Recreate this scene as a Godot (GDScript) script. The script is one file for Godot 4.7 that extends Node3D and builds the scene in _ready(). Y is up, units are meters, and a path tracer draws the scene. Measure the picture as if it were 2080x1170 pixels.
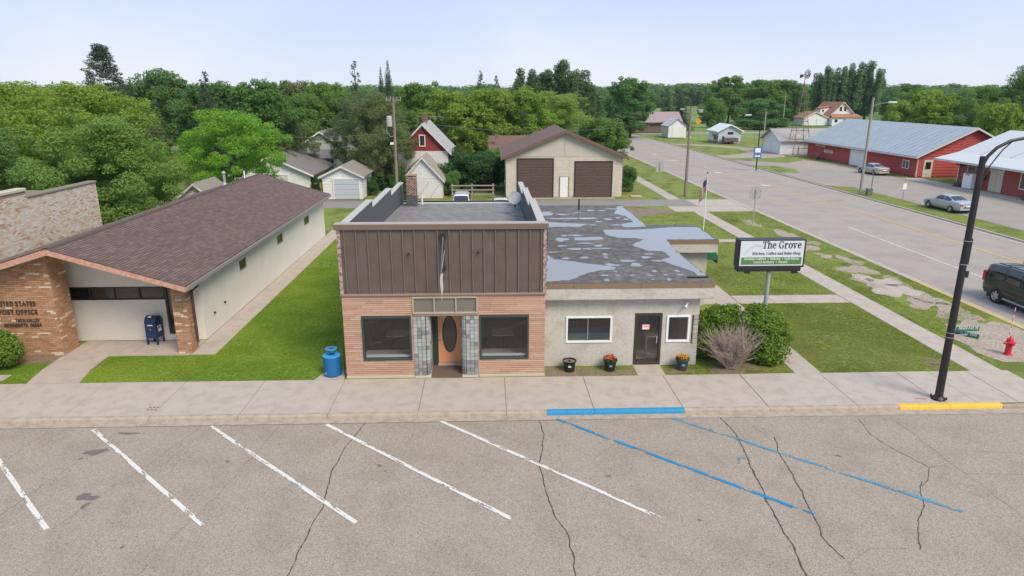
extends Node3D
# A small-town corner seen from a drone: post office, storefront, bakery, side street, garages, museum, woods.
# x right along the main street, y up, z towards the camera; sidewalk level is y = 0.

var rng := RandomNumberGenerator.new()
var M := {}
var used := {}

# ---------------------------------------------------------------- mesh collector
class MB:
	var v := PackedVector3Array()
	var n := PackedVector3Array()
	var c := PackedColorArray()
	var u := PackedVector2Array()
	var col := Color(1, 1, 1)
	func tri(a: Vector3, b: Vector3, d: Vector3) -> void:
		var q := (d - a).cross(b - a).normalized()
		v.append(a); v.append(b); v.append(d)
		for i in 3:
			n.append(q); c.append(col)
	func quad(a: Vector3, b: Vector3, d: Vector3, e: Vector3) -> void:
		tri(a, b, d); tri(a, d, e)
	func tri_out(a: Vector3, b: Vector3, d: Vector3, centre: Vector3) -> void:
		if (d - a).cross(b - a).dot((a + b + d) / 3.0 - centre) < 0.0:
			tri(a, d, b)
		else:
			tri(a, b, d)
	func quad_out(a: Vector3, b: Vector3, d: Vector3, e: Vector3, centre: Vector3) -> void:
		if (d - a).cross(b - a).dot((a + b + d + e) / 4.0 - centre) < 0.0:
			quad(a, e, d, b)
		else:
			quad(a, b, d, e)
	func hexa(p: Array) -> void:   # eight corners: index bits x, y, z
		var m := Vector3.ZERO
		for q in p:
			m += q
		m /= 8.0
		for f in [[0, 1, 3, 2], [4, 5, 7, 6], [0, 1, 5, 4], [2, 3, 7, 6], [0, 2, 6, 4], [1, 3, 7, 5]]:
			quad_out(p[f[0]], p[f[1]], p[f[2]], p[f[3]], m)
	func box(a: Vector3, b: Vector3, t := Transform3D()) -> void:
		var p := []
		for i in 8:
			p.append(t * Vector3(b.x if i & 1 else a.x, b.y if i & 2 else a.y, b.z if i & 4 else a.z))
		hexa(p)
	func cbox(a: Vector3, b: Vector3, k: float, t := Transform3D()) -> void:   # chamfered box
		var m := (a + b) / 2.0
		var h := (b - a) / 2.0
		var P := {}
		for i in 8:
			var s := Vector3(1 if i & 1 else -1, 1 if i & 2 else -1, 1 if i & 4 else -1)
			for ax in 3:
				var q := h - Vector3(k, k, k)
				q[ax] = h[ax]
				P[i * 3 + ax] = t * (m + s * q)
		var mm := t * m
		for ax in 3:
			var o1 := 1 << ((ax + 1) % 3)
			var o2 := 1 << ((ax + 2) % 3)
			for s in [0, 1 << ax]:
				quad_out(P[s * 3 + ax], P[(s | o1) * 3 + ax], P[(s | o1 | o2) * 3 + ax], P[(s | o2) * 3 + ax], mm)
			var b1 := (ax + 1) % 3
			var b2 := (ax + 2) % 3
			for s in [0, o1, o2, o1 | o2]:
				quad_out(P[s * 3 + b1], P[(s | (1 << ax)) * 3 + b1], P[(s | (1 << ax)) * 3 + b2], P[s * 3 + b2], mm)
		for i in 8:
			tri_out(P[i * 3], P[i * 3 + 1], P[i * 3 + 2], mm)
	func grid(R: Array, closed := false, flip := false) -> void:   # rows of points, smooth normals
		var nr := R.size()
		var nc: int = R[0].size()
		var N := []
		for i in nr:
			var row := PackedVector3Array()
			for j in nc:
				var ju := (j + 1) % nc if closed else mini(j + 1, nc - 1)
				var jd := (j - 1 + nc) % nc if closed else maxi(j - 1, 0)
				var q: Vector3 = (R[i][ju] - R[i][jd]).cross(R[mini(i + 1, nr - 1)][j] - R[maxi(i - 1, 0)][j])
				if q.length() < 1e-9:
					q = (R[i][ju] - R[i][jd]).cross(R[mini(i + 1, nr - 1)][ju] - R[maxi(i - 1, 0)][jd])
				q = q.normalized()
				row.append(-q if flip else q)
			N.append(row)
		for i in nr - 1:
			for j in (nc if closed else nc - 1):
				var k := (j + 1) % nc
				var o := [[i, j], [i, k], [i + 1, k], [i, j], [i + 1, k], [i + 1, j]]
				if not flip:
					o = [[i, j], [i + 1, k], [i, k], [i, j], [i + 1, j], [i + 1, k]]
				for e in o:
					v.append(R[e[0]][e[1]]); n.append(N[e[0]][e[1]]); c.append(col)
	func tube(path: Array, radii: Array, sides := 8, cap := true) -> void:
		var R := []
		var side := Vector3.ZERO
		for i in path.size():
			var d: Vector3 = (path[mini(i + 1, path.size() - 1)] - path[maxi(i - 1, 0)]).normalized()
			if side == Vector3.ZERO:
				side = d.cross(Vector3.RIGHT if absf(d.x) < 0.8 else Vector3.UP).normalized()
			side = (side - d * side.dot(d)).normalized()
			var other := d.cross(side)
			var row := []
			for k in sides:
				var a := TAU * k / sides
				row.append(path[i] + (side * cos(a) + other * sin(a)) * float(radii[i]))
			R.append(row)
		grid(R, true, false)
		if cap:
			for e in [0, path.size() - 1]:
				var out: Vector3 = path[e] + (path[e] - path[1 if e == 0 else e - 1]) * -0.5
				for k in sides:
					tri_out(path[e], R[e][k], R[e][(k + 1) % sides], out)
	func rod(a: Vector3, b: Vector3, r: float, r2 := -1.0, sides := 8) -> void:
		tube([a, b], [r, r if r2 < 0.0 else r2], sides)
	func lathe(at: Vector3, prof: Array, sides := 16) -> void:   # prof: [radius, height] upwards
		var R := []
		for p in prof:
			var row := []
			for k in sides:
				var a := -TAU * k / sides
				row.append(at + Vector3(cos(a) * p[0], p[1], sin(a) * p[0]))
			R.append(row)
		grid(R, true, false)
	func sheet(poly: PackedVector2Array, y: float) -> void:   # flat polygon facing up; x, z
		var ix := Geometry2D.triangulate_polygon(poly)
		for i in range(0, ix.size(), 3):
			var a := poly[ix[i]]
			var b := poly[ix[i + 1]]
			var d := poly[ix[i + 2]]
			tri_out(Vector3(a.x, y, a.y), Vector3(b.x, y, b.y), Vector3(d.x, y, d.y), Vector3(a.x, y - 9.0, a.y))
	func slab(poly: PackedVector2Array, y0: float, y1: float) -> void:   # polygon with thickness
		sheet(poly, y1)
		var m := Vector2.ZERO
		for p in poly:
			m += p
		m /= poly.size()
		var cw := Geometry2D.is_polygon_clockwise(poly)
		for i in poly.size():
			var a := poly[i]
			var b := poly[(i + 1) % poly.size()]
			if cw:
				var s := a; a = b; b = s
			quad(Vector3(a.x, y0, a.y), Vector3(a.x, y1, a.y), Vector3(b.x, y1, b.y), Vector3(b.x, y0, b.y))
	func wallslab(poly: PackedVector2Array, z0: float, z1: float) -> void:   # polygon x, y extruded along z
		var ix := Geometry2D.triangulate_polygon(poly)
		var m := Vector3(0, 0, (z0 + z1) / 2)
		for z in [z0, z1]:
			for i in range(0, ix.size(), 3):
				var a := poly[ix[i]]
				var b := poly[ix[i + 1]]
				var d := poly[ix[i + 2]]
				tri_out(Vector3(a.x, a.y, z), Vector3(b.x, b.y, z), Vector3(d.x, d.y, z), Vector3(a.x, a.y, m.z))
		var cw := Geometry2D.is_polygon_clockwise(poly)
		for i in poly.size():
			var a := poly[i]
			var b := poly[(i + 1) % poly.size()]
			var q := Vector3(b.y - a.y, a.x - b.x, 0) * (1.0 if not cw else -1.0)
			var mid := Vector3((a.x + b.x) / 2, (a.y + b.y) / 2, m.z)
			quad_out(Vector3(a.x, a.y, z0), Vector3(a.x, a.y, z1), Vector3(b.x, b.y, z1), Vector3(b.x, b.y, z0), mid - q)
	func ribbon(pts: Array, w: Array, y: float) -> void:
		for i in pts.size() - 1:
			var a: Vector2 = pts[i]
			var b: Vector2 = pts[i + 1]
			var da: Vector2 = (pts[i + 1] - pts[maxi(i - 1, 0)]).normalized().orthogonal() * float(w[i]) / 2.0
			var db: Vector2 = (pts[mini(i + 2, pts.size() - 1)] - pts[i]).normalized().orthogonal() * float(w[i + 1]) / 2.0
			quad_out(Vector3(a.x + da.x, y, a.y + da.y), Vector3(b.x + db.x, y, b.y + db.y), Vector3(b.x - db.x, y, b.y - db.y), Vector3(a.x - da.x, y, a.y - da.y), Vector3(a.x, y - 5.0, a.y))
	func mesh() -> ArrayMesh:
		var a := []
		a.resize(Mesh.ARRAY_MAX)
		a[Mesh.ARRAY_VERTEX] = v
		a[Mesh.ARRAY_NORMAL] = n
		a[Mesh.ARRAY_COLOR] = c
		var m := ArrayMesh.new()
		m.add_surface_from_arrays(Mesh.PRIMITIVE_TRIANGLES, a)
		return m

# ---------------------------------------------------------------- nodes
func numbered(called: String) -> String:
	used[called] = used.get(called, 0) + 1
	return called if used[called] == 1 else "%s_%03d" % [called, used[called] - 1]

func tag(o: Node, label: String, category: String, group := "", kind := "") -> void:
	if label: o.set_meta("label", label)
	if category: o.set_meta("category", category)
	if group: o.set_meta("group", group)
	if kind: o.set_meta("kind", kind)

# a thing at its base; world = true lets its parts be given in world coordinates
func thing(called: String, label: String, category: String, at := Vector3.ZERO, group := "", turn := 0.0) -> Node3D:
	var o := Node3D.new()
	o.name = numbered(called)
	add_child(o)
	o.position = at
	o.rotation.y = turn
	tag(o, label, category, group)
	return o

func part(parent: Node3D, called: String, mb: MB, m: Material, world := true) -> MeshInstance3D:
	return pmesh(parent, called, mb.mesh(), m, world)

func pmesh(parent: Node3D, called: String, mesh: Mesh, m: Material, world := true) -> MeshInstance3D:
	var o := MeshInstance3D.new()
	o.name = called
	o.mesh = mesh
	o.material_override = m
	parent.add_child(o, true)
	if world:
		o.position = -parent.position if parent.get_parent() == self else Vector3.ZERO
	return o

func solo(called: String, mb: MB, m: Material, label: String, category: String, group := "", kind := "") -> MeshInstance3D:
	var o := MeshInstance3D.new()
	o.name = numbered(called)
	o.mesh = mb.mesh()
	o.material_override = m
	add_child(o)
	tag(o, label, category, group, kind)
	return o

func struct(called: String, mb: MB, m: Material) -> MeshInstance3D:
	return solo(called, mb, m, "", "", "", "structure")

func bx(parent: Node3D, called: String, a: Vector3, b: Vector3, m: Material, k := 0.0) -> MeshInstance3D:
	var mb := MB.new()
	if k > 0.0:
		mb.cbox(a, b, k)
	else:
		mb.box(a, b)
	return part(parent, called, mb, m)

func bxl(parent: Node3D, called: String, a: Vector3, b: Vector3, m: Material, k := 0.0) -> MeshInstance3D:
	var mb := MB.new()
	if k > 0.0:
		mb.cbox(a, b, k)
	else:
		mb.box(a, b)
	return part(parent, called, mb, m, false)

func rodp(parent: Node3D, called: String, a: Vector3, b: Vector3, r: float, m: Material, r2 := -1.0, sides := 8) -> MeshInstance3D:
	var mb := MB.new()
	mb.rod(a, b, r, r2, sides)
	return part(parent, called, mb, m)

# many alike pieces: the first `most` are parts of their own, the rest one mass of real geometry
func pieces(parent: Node3D, called: String, mesh: Mesh, list: Array, palette: Array, base: StandardMaterial3D, most := 300) -> void:
	var mats := []
	for p in palette:
		var m: StandardMaterial3D = base.duplicate()
		m.albedo_color = p.linear_to_srgb()
		mats.append(m)
	var off := -parent.position if parent.get_parent() == self else Vector3.ZERO
	for i in mini(most, list.size()):
		var o := MeshInstance3D.new()
		o.name = called
		o.mesh = mesh
		o.material_override = mats[list[i][1]]
		parent.add_child(o, true)
		var t: Transform3D = list[i][0]
		t.origin += off
		o.transform = t
	if list.size() > most:
		var mm := MultiMesh.new()
		mm.transform_format = MultiMesh.TRANSFORM_3D
		mm.use_colors = true
		mm.mesh = mesh
		mm.instance_count = list.size() - most
		for i in range(most, list.size()):
			var t: Transform3D = list[i][0]
			t.origin += off
			mm.set_instance_transform(i - most, t)
			mm.set_instance_color(i - most, palette[list[i][1]])
		var mi := MultiMeshInstance3D.new()
		mi.name = called + "_mass"
		mi.multimesh = mm
		var m: StandardMaterial3D = base.duplicate()
		m.albedo_color = Color(1, 1, 1)
		m.vertex_color_use_as_albedo = true
		mi.material_override = m
		mi.set_meta("kind", "stuff")
		parent.add_child(mi, true)

func box_mesh(size: Vector3, k := 0.0) -> Mesh:
	var mb := MB.new()
	if k > 0.0:
		mb.cbox(-size / 2, size / 2, k)
	else:
		mb.box(-size / 2, size / 2)
	return mb.mesh()

# ---------------------------------------------------------------- materials (colours given as linear base colours)
func lin(r: float, g: float, b: float) -> Color:
	return Color(r, g, b)

func mat(c: Color, rough := 0.8, metal := 0.0) -> StandardMaterial3D:
	var m := StandardMaterial3D.new()
	m.albedo_color = c.linear_to_srgb()
	m.roughness = rough
	m.metallic = metal
	return m

func noise(seed_: int, freq: float, kind := FastNoiseLite.TYPE_SIMPLEX_SMOOTH, oct := 4) -> FastNoiseLite:
	var f := FastNoiseLite.new()
	f.seed = seed_
	f.frequency = freq
	f.noise_type = kind
	f.fractal_octaves = oct
	return f

func ntex(f: FastNoiseLite, stops: Array, size := 512) -> NoiseTexture2D:   # stops: [offset, linear colour]
	var t := NoiseTexture2D.new()
	t.width = size
	t.height = size
	t.seamless = true
	t.noise = f
	var g := Gradient.new()
	var o := PackedFloat32Array()
	var c := PackedColorArray()
	for s in stops:
		o.append(s[0])
		c.append((s[1] as Color).linear_to_srgb())
	g.offsets = o
	g.colors = c
	t.color_ramp = g
	return t

func bump(f: FastNoiseLite, strength := 4.0, size := 512) -> NoiseTexture2D:
	var t := NoiseTexture2D.new()
	t.width = size
	t.height = size
	t.seamless = true
	t.as_normal_map = true
	t.bump_strength = strength
	t.noise = f
	return t

# albedo from one texture at `scale` metres per repeat, multiplied by a coarse one at `scale2`
func tmat(tex: Texture2D, scale: float, coarse: Texture2D = null, scale2 := 9.0, rough := 0.9, nrm: Texture2D = null, ns := 1.0, world := true) -> StandardMaterial3D:
	var m := StandardMaterial3D.new()
	m.albedo_texture = tex
	m.roughness = rough
	m.uv1_triplanar = true
	m.uv1_world_triplanar = world
	m.uv1_scale = Vector3.ONE / scale
	if coarse:
		m.detail_enabled = true
		m.detail_albedo = coarse
		m.detail_blend_mode = BaseMaterial3D.BLEND_MODE_MUL
		m.detail_uv_layer = BaseMaterial3D.DETAIL_UV_2
		m.uv2_triplanar = true
		m.uv2_world_triplanar = world
		m.uv2_scale = Vector3.ONE / scale2
	if nrm:
		m.normal_enabled = true
		m.normal_texture = nrm
		m.normal_scale = ns
	return m

func grey(a: float, b: float) -> Array:
	return [[0.25, Color(a, a, a)], [0.75, Color(b, b, b)]]

func speckle(size: int, base: Color, spread: float, dots: Array) -> ImageTexture:   # aggregate: independent grains
	var r := RandomNumberGenerator.new()
	r.seed = 77
	var data := PackedByteArray()
	data.resize(size * size * 3)
	for i in size * size:
		var k := 1.0 + r.randfn(0.0, spread)
		var c := base
		var q := r.randf()
		for d in dots:
			if q < d[0]:
				c = d[1]
				break
			q -= d[0]
		c = Color(clampf(c.r * k, 0.0, 1.0), clampf(c.g * k, 0.0, 1.0), clampf(c.b * k, 0.0, 1.0)).linear_to_srgb()
		data[i * 3] = int(c.r * 255.0)
		data[i * 3 + 1] = int(c.g * 255.0)
		data[i * 3 + 2] = int(c.b * 255.0)
	return ImageTexture.create_from_image(Image.create_from_data(size, size, false, Image.FORMAT_RGB8, data))

func glass(c: Color, alpha: float, rough := 0.02) -> StandardMaterial3D:
	var m := mat(c, rough)
	m.transparency = BaseMaterial3D.TRANSPARENCY_ALPHA
	m.albedo_color.a = alpha
	m.metallic_specular = 0.6
	return m

func materials() -> void:
	var patch := ntex(noise(3, 0.006, FastNoiseLite.TYPE_SIMPLEX_SMOOTH, 5), [[0.2, lin(0.90, 0.89, 0.88)], [0.5, lin(0.98, 0.98, 0.98)], [0.8, lin(1, 1, 1)]])
	var fine_n := bump(noise(5, 0.09, FastNoiseLite.TYPE_SIMPLEX, 3), 5.0)
	M.asphalt = tmat(speckle(768, lin(0.345, 0.29, 0.232), 0.15, [[0.07, lin(0.14, 0.125, 0.115)], [0.07, lin(0.46, 0.43, 0.40)], [0.03, lin(0.34, 0.24, 0.18)]]), 11.5, patch, 7.0, 0.95)
	M.street = tmat(speckle(512, lin(0.375, 0.325, 0.285), 0.1, [[0.05, lin(0.22, 0.2, 0.19)]]), 13.0, ntex(noise(8, 0.01, FastNoiseLite.TYPE_SIMPLEX_SMOOTH, 5), [[0.2, lin(0.88, 0.875, 0.87)], [0.5, lin(0.97, 0.97, 0.97)], [0.8, lin(1, 1, 1)]]), 16.0, 0.95)
	M.alley = tmat(speckle(256, lin(0.27, 0.25, 0.235), 0.15, [[0.05, lin(0.2, 0.18, 0.17)]]), 6.0, patch, 8.0, 0.95)
	M.lot = tmat(speckle(512, lin(0.34, 0.30, 0.265), 0.14, [[0.05, lin(0.22, 0.2, 0.18)]]), 11.0, patch, 12.0, 0.95)
	M.gravel = tmat(speckle(256, lin(0.40, 0.33, 0.27), 0.25, [[0.1, lin(0.25, 0.2, 0.16)]]), 8.0, patch, 6.0, 0.98)
	M.dirt = tmat(speckle(256, lin(0.24, 0.185, 0.14), 0.3, [[0.12, lin(0.12, 0.09, 0.06)], [0.06, lin(0.36, 0.3, 0.25)]]), 4.0, patch, 3.0, 1.0)
	M.concrete = tmat(speckle(256, lin(0.47, 0.405, 0.35), 0.06, [[0.03, lin(0.38, 0.33, 0.29)]]), 4.0, ntex(noise(21, 0.012, FastNoiseLite.TYPE_SIMPLEX_SMOOTH, 6), [[0.2, lin(0.88, 0.87, 0.86)], [0.5, lin(0.97, 0.97, 0.965)], [0.8, lin(1, 1, 1)]]), 5.0, 0.92)
	M.kerb = tmat(speckle(256, lin(0.43, 0.365, 0.30), 0.09, [[0.05, lin(0.3, 0.24, 0.19)]]), 3.0, ntex(noise(22, 0.02, FastNoiseLite.TYPE_SIMPLEX_SMOOTH, 6), [[0.2, lin(0.80, 0.76, 0.72)], [0.5, lin(0.95, 0.94, 0.92)], [0.8, lin(1, 1, 1)]]), 4.0, 0.95)
	M.soil = mat(lin(0.06, 0.05, 0.042), 1.0)
	M.tar = mat(lin(0.065, 0.058, 0.054), 0.8)
	M.hair = mat(lin(0.11, 0.095, 0.085), 1.0)
	M.stain = mat(lin(0.16, 0.135, 0.12), 0.7)
	M.white_paint = tmat(speckle(128, lin(0.68, 0.66, 0.62), 0.07, []), 2.0, null, 1.0, 0.85)
	M.blue_paint = tmat(speckle(128, lin(0.008, 0.23, 0.46), 0.1, []), 2.0, null, 1.0, 0.8)
	M.blue_thin = tmat(speckle(128, lin(0.07, 0.28, 0.43), 0.14, []), 2.0, null, 1.0, 0.9)
	M.yellow_paint = tmat(speckle(128, lin(0.82, 0.50, 0.04), 0.06, []), 2.0, null, 1.0, 0.8)
	M.blue_kerb = tmat(ntex(noise(97, 0.05, FastNoiseLite.TYPE_SIMPLEX, 4), [[0.16, lin(0.36, 0.32, 0.28)], [0.24, lin(0.03, 0.25, 0.45)], [0.5, lin(0.008, 0.23, 0.47)], [0.85, lin(0.02, 0.27, 0.52)]]), 1.7, null, 1.0, 0.75)
	M.yellow_kerb = tmat(ntex(noise(98, 0.05, FastNoiseLite.TYPE_SIMPLEX, 4), [[0.17, lin(0.40, 0.33, 0.24)], [0.25, lin(0.66, 0.42, 0.07)], [0.5, lin(0.78, 0.47, 0.04)], [0.85, lin(0.82, 0.52, 0.06)]]), 1.7, null, 1.0, 0.75)
	M.yellow_line = mat(lin(0.55, 0.38, 0.14), 0.9)
	var gc := ntex(noise(31, 0.008, FastNoiseLite.TYPE_SIMPLEX_SMOOTH, 6), [[0.2, lin(0.62, 0.60, 0.52)], [0.5, lin(0.92, 0.95, 0.9)], [0.8, lin(1, 1, 1)]])
	M.grass = tmat(ntex(noise(32, 0.16, FastNoiseLite.TYPE_SIMPLEX, 3), [[0.2, lin(0.15, 0.19, 0.03)], [0.5, lin(0.19, 0.24, 0.038)], [0.8, lin(0.25, 0.285, 0.065)]], 512), 3.0, gc, 11.0, 1.0)
	M.field = tmat(ntex(noise(33, 0.05, FastNoiseLite.TYPE_SIMPLEX, 4), [[0.2, lin(0.11, 0.17, 0.035)], [0.5, lin(0.17, 0.26, 0.05)], [0.8, lin(0.26, 0.33, 0.09)]], 512), 40.0, gc, 130.0, 1.0)
	M.blade = mat(lin(1, 1, 1), 0.9)
	M.blade.vertex_color_use_as_albedo = true
	M.blade.backlight_enabled = true
	M.blade.backlight = Color(0.9, 0.9, 0.8)
	# walls
	var st_n := bump(noise(41, 0.05, FastNoiseLite.TYPE_SIMPLEX_SMOOTH, 4), 7.0)
	M.stucco = tmat(ntex(noise(42, 0.02, FastNoiseLite.TYPE_SIMPLEX_SMOOTH, 5), [[0.2, lin(0.475, 0.455, 0.41)], [0.5, lin(0.52, 0.50, 0.455)], [0.8, lin(0.545, 0.525, 0.48)]]), 1.6, ntex(noise(43, 0.01, FastNoiseLite.TYPE_SIMPLEX_SMOOTH, 5), [[0.2, lin(0.86, 0.84, 0.8)], [0.5, lin(0.98, 0.98, 0.97)], [0.8, lin(1, 1, 1)]]), 6.0, 0.95, st_n, 0.5)
	M.stucco_po = tmat(ntex(noise(44, 0.03, FastNoiseLite.TYPE_SIMPLEX_SMOOTH, 5), [[0.2, lin(0.69, 0.655, 0.59)], [0.5, lin(0.73, 0.695, 0.63)], [0.8, lin(0.76, 0.725, 0.665)]]), 1.6, ntex(noise(45, 0.01, FastNoiseLite.TYPE_SIMPLEX_SMOOTH, 5), [[0.2, lin(0.97, 0.965, 0.955)], [0.6, lin(1, 1, 1)]]), 6.0, 0.95, st_n, 0.35)
	M.mortar = mat(lin(0.30, 0.21, 0.15), 1.0)
	M.brick = mat(lin(1, 1, 1), 0.9)
	M.brown_metal = tmat(ntex(noise(51, 0.01, FastNoiseLite.TYPE_SIMPLEX_SMOOTH, 4), [[0.2, lin(0.112, 0.085, 0.074)], [0.8, lin(0.132, 0.102, 0.09)]]), 3.0, null, 1.0, 0.5)
	M.brown_trim = mat(lin(0.17, 0.125, 0.10), 0.5)
	M.fascia_brown = mat(lin(0.22, 0.155, 0.10), 0.6)
	M.copper = tmat(ntex(noise(52, 0.02, FastNoiseLite.TYPE_SIMPLEX_SMOOTH, 5), [[0.2, lin(0.46, 0.24, 0.175)], [0.8, lin(0.58, 0.34, 0.265)]]), 2.0, null, 1.0, 0.7)
	M.roof_black = tmat(ntex(noise(53, 0.02, FastNoiseLite.TYPE_SIMPLEX_SMOOTH, 5), [[0.2, lin(0.105, 0.096, 0.09)], [0.5, lin(0.145, 0.133, 0.125)], [0.8, lin(0.18, 0.166, 0.155)]]), 5.0, ntex(noise(54, 0.006, FastNoiseLite.TYPE_SIMPLEX_SMOOTH, 5), grey(0.8, 1.0)), 14.0, 0.85)
	M.roof_grey = tmat(ntex(noise(55, 0.015, FastNoiseLite.TYPE_SIMPLEX_SMOOTH, 5), [[0.2, lin(0.17, 0.162, 0.16)], [0.5, lin(0.215, 0.207, 0.205)], [0.8, lin(0.25, 0.24, 0.24)]]), 4.0, patch, 9.0, 0.9)
	M.parapet = tmat(ntex(noise(56, 0.03, FastNoiseLite.TYPE_SIMPLEX_SMOOTH, 4), [[0.2, lin(0.07, 0.072, 0.08)], [0.8, lin(0.115, 0.118, 0.13)]]), 2.5, null, 1.0, 0.85)
	M.water = mat(lin(0.27, 0.265, 0.26), 0.04)
	M.water.metallic_specular = 1.0
	M.white = mat(lin(0.78, 0.78, 0.77), 0.5)
	M.white_old = tmat(ntex(noise(61, 0.03, FastNoiseLite.TYPE_SIMPLEX, 5), [[0.22, lin(0.30, 0.26, 0.23)], [0.34, lin(0.64, 0.63, 0.62)], [0.8, lin(0.77, 0.77, 0.77)]]), 2.2, null, 1.0, 0.9)
	M.white_wall = tmat(ntex(noise(62, 0.01, FastNoiseLite.TYPE_SIMPLEX_SMOOTH, 4), [[0.2, lin(0.68, 0.685, 0.71)], [0.8, lin(0.78, 0.785, 0.80)]]), 4.0, null, 1.0, 0.8)
	M.black = mat(lin(0.018, 0.018, 0.02), 0.45)
	M.dark = mat(lin(0.03, 0.028, 0.027), 0.6)
	M.green_frame = mat(lin(0.035, 0.06, 0.05), 0.45)
	M.bronze = mat(lin(0.045, 0.033, 0.027), 0.4)
	M.glass = glass(lin(0.04, 0.045, 0.045), 0.1)
	M.damp = mat(lin(0.105, 0.098, 0.095), 0.45)
	M.glass_dark = mat(lin(0.018, 0.02, 0.022), 0.05)
	M.glass_dark.metallic_specular = 0.7
	M.steel = mat(lin(0.45, 0.45, 0.45), 0.4, 0.7)
	M.galv = mat(lin(0.36, 0.37, 0.38), 0.55, 0.3)
	M.wood_pole = tmat(ntex(noise(71, 0.05, FastNoiseLite.TYPE_SIMPLEX, 4), [[0.2, lin(0.17, 0.135, 0.11)], [0.8, lin(0.30, 0.25, 0.21)]]), 1.0, null, 1.0, 0.95)
	M.weathered = tmat(ntex(noise(72, 0.05, FastNoiseLite.TYPE_SIMPLEX, 4), [[0.2, lin(0.25, 0.22, 0.19)], [0.8, lin(0.40, 0.36, 0.31)]]), 1.0, null, 1.0, 0.95)
	M.shingle = mat(lin(1, 1, 1), 0.95)
	M.bark = tmat(ntex(noise(73, 0.06, FastNoiseLite.TYPE_SIMPLEX, 4), [[0.2, lin(0.06, 0.045, 0.035)], [0.8, lin(0.15, 0.12, 0.1)]]), 1.2, null, 1.0, 1.0)
	M.bark_pale = mat(lin(0.32, 0.29, 0.26), 1.0)
	M.tyre = mat(lin(0.02, 0.02, 0.021), 0.85)
	M.rim = mat(lin(0.55, 0.56, 0.57), 0.35, 0.6)
	M.tail = mat(lin(0.42, 0.02, 0.025), 0.25)
	M.red_wood = tmat(ntex(noise(74, 0.02, FastNoiseLite.TYPE_SIMPLEX_SMOOTH, 4), [[0.2, lin(0.37, 0.055, 0.05)], [0.8, lin(0.46, 0.08, 0.07)]]), 4.0, null, 1.0, 0.8)
	M.steel_roof = tmat(ntex(noise(75, 0.01, FastNoiseLite.TYPE_SIMPLEX_SMOOTH, 4), [[0.2, lin(0.33, 0.37, 0.41)], [0.8, lin(0.39, 0.43, 0.47)]]), 9.0, null, 1.0, 0.45)
	M.pale_roof = mat(lin(0.60, 0.61, 0.61), 0.5)
	M.wire = mat(lin(0.2, 0.2, 0.2), 0.7)

func V(x: float, y: float, z: float) -> Vector3:
	return Vector3(x, y, z)

func poly(a: Array) -> PackedVector2Array:
	var p := PackedVector2Array()
	for i in range(0, a.size(), 2):
		p.append(Vector2(a[i], a[i + 1]))
	return p

func rect(x0: float, z0: float, x1: float, z1: float) -> PackedVector2Array:
	return PackedVector2Array([Vector2(x0, z0), Vector2(x1, z0), Vector2(x1, z1), Vector2(x0, z1)])

func blob(cx: float, cz: float, rx: float, rz: float, r: RandomNumberGenerator, rough := 0.3, k := 16) -> PackedVector2Array:
	var p := PackedVector2Array()
	var a0 := r.randf() * TAU
	var a1 := r.randf() * TAU
	for i in k:
		var a := TAU * i / k
		var s := 1.0 + rough * (0.5 * sin(a * 2.0 + a0) + 0.4 * sin(a * 3.0 + a1) + r.randf_range(-0.35, 0.35))
		p.append(Vector2(cx + cos(a) * rx * s, cz + sin(a) * rz * s))
	return p

# wall across x with rectangular openings [x0, x1, y0, y1]
func wall_x(mb: MB, x0: float, x1: float, y0: float, y1: float, z0: float, z1: float, holes: Array) -> void:
	var xs := [x0, x1]
	for h in holes:
		xs.append(h[0]); xs.append(h[1])
	xs.sort()
	for i in xs.size() - 1:
		if xs[i + 1] - xs[i] < 1e-4:
			continue
		var mid: float = (xs[i] + xs[i + 1]) / 2.0
		var y := y0
		var hs := []
		for h in holes:
			if h[0] < mid and mid < h[1]:
				hs.append(h)
		hs.sort_custom(func(a, b): return a[2] < b[2])
		for h in hs:
			if h[2] > y + 1e-4:
				mb.box(V(xs[i], y, z0), V(xs[i + 1], h[2], z1))
			y = h[3]
		if y1 > y + 1e-4:
			mb.box(V(xs[i], y, z0), V(xs[i + 1], y1, z1))

# the same across z: holes [z0, z1, y0, y1]
func wall_z(mb: MB, z0: float, z1: float, y0: float, y1: float, x0: float, x1: float, holes: Array) -> void:
	var m2 := MB.new()
	wall_x(m2, z0, z1, y0, y1, x0, x1, holes)
	for i in range(0, m2.v.size(), 3):
		var q := []
		for k in 3:
			q.append(V(m2.v[i + k].z, m2.v[i + k].y, m2.v[i + k].x))
		mb.tri(q[0], q[2], q[1])

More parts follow.
